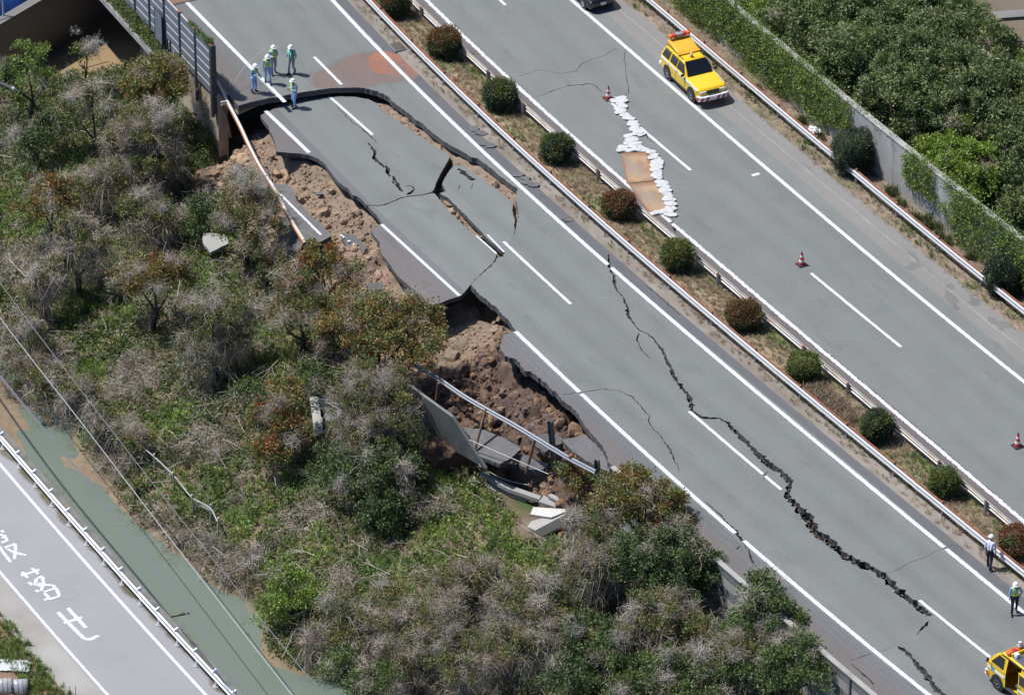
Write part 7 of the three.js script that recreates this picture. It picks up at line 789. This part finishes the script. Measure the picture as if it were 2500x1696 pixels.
// ---------------------------------------------------------------- field in the lower left corner
{ const o = DATA.T.field[0], g = slab(jagged(o, 0.09, 4, true, 0.12), [], (x, z) => -6.93 + 0.02 * noise3(x * 4, z * 4, 1), 0.03, (x, z) => [x, z]); solo('plastic_sheet', g, [mat('sheetWhite', [0.55, 0.56, 0.6], { roughness: 0.4 }), M.sheetWhite], 'ragged whitish plastic sheet on the brown field', 'plastic sheet'); }
phys('film', [0.72, 0.73, 0.74], { roughness: 0.3, transmission: 0.55, thickness: 0 });
DATA.T.tunnels.forEach(([x, y, z], i) => { const g = thing('plant_tunnel', ['plastic-covered plant tunnel at the left edge of the field', 'plastic-covered plant tunnel, the right one, on the field'][i], 'plant tunnel', [x, -7.0, z], 0.1, 'plant tunnels on the field'); const h = [0, 0.33, 0.66, 1].map((u) => { const q = []; for (let k = 0; k <= 10; k++) { const a = (k / 10) * Math.PI; q.push([mix(-0.34, 0.34, u), 0.52 * Math.sin(a), 0.42 * Math.cos(a)]); } return q; }); part('cover', loft(h.map((q) => ({ x: q[0][0], ring: q.map((p) => [p[2], p[1]]) }))), M.film, g); h.forEach((q) => part('hoop', tube(q, 0.012, 5, 16), M.darkSteel, g)); for (const s of [-0.3, 0.3]) part('stake', rod([s, -0.1, 0.44], [s, 0.45, 0.46], 0.014), M.darkSteel, g); });
DATA.T.stakes.forEach(([x, y, z], i) => { const g = thing('garden_stake', ['thin stake on the bare field, leftmost of three at the bottom edge', 'thin stake on the bare field, middle of three', 'thin stake on the field beside the grass verge, rightmost of three'][i], 'stake', [x, -7.05, z]); part('shaft', rod([0, 0, 0], [0.02, 0.55, 0], 0.018, 0.014, 6), M.rustPost, g); part('tip', new THREE.SphereGeometry(0.022, 7, 5).translate(0.02, 0.55, 0), M.rustPost, g); });
{ const r = rng(49), f = new Field(), leafG = sprig(6, 0.12, 0.08, 0.05, 92, 0); for (let i = 0; i < 2600; i++) { const s = mix(-16, 19, r()), e = EDGE(s), near = r() < 0.55, t = near ? 28.75 - Math.abs(r() + r() - 1) * 1.1 * smooth(18, 4, s) : e + 0.1 + Math.abs(r() + r() - 1) * 0.7, n = fbm(s * 0.6, t * 1.4, 4, 3); if (n < 0.02) continue; const [x, z] = road(s, t); f.add(leafG, x, Math.max(bankY(s, t), -8.02) + 0.012, z, r, mix(0.3, 0.8, r()), vary(r() < 0.75 ? [0.26, 0.17, 0.11] : [0.4, 0.36, 0.28], r, 0.3), 0.15, 0.2); } f.build('floating_debris', M.grassBlade).forEach((o) => tag(o, 'brown leaves and scum floating along the canal edges', 'floating debris', null, 'stuff')); }
{ const [x, z] = road(6.2, 28.0); const g = thing('drift_branch', 'broken branch floating in the green canal', 'branch', [x, -7.99, z], 0.2); part('stem', limb(V(-0.75, 0, 0.12), V(0.75, 0.03, -0.1), 0.04, 0.025, 0.1, rng(3)), M.bark, g); part('twig', limb(V(0.2, 0, 0), V(0.5, 0.05, -0.25), 0.02, 0.01, 0.05, rng(4)), M.bark, g); }
{ const [x, z] = road(-38.0, 17.2); const g = thing('fallen_pole', 'dark pole end lying in the bushes at the upper left edge', 'pole', [x, bankY(-38, 17.2) + 1.4, z]); part('shaft', rod([-2.6, 0.5, -1.2], [1.2, -0.3, 0.6], 0.13, 0.12, 10), M.darkSteel, g); part('band', rod([0.7, -0.19, 0.36], [0.85, -0.22, 0.43], 0.15, 0.15, 10), M.galv, g); }
shade(scene);
renderer.render(scene, camera);
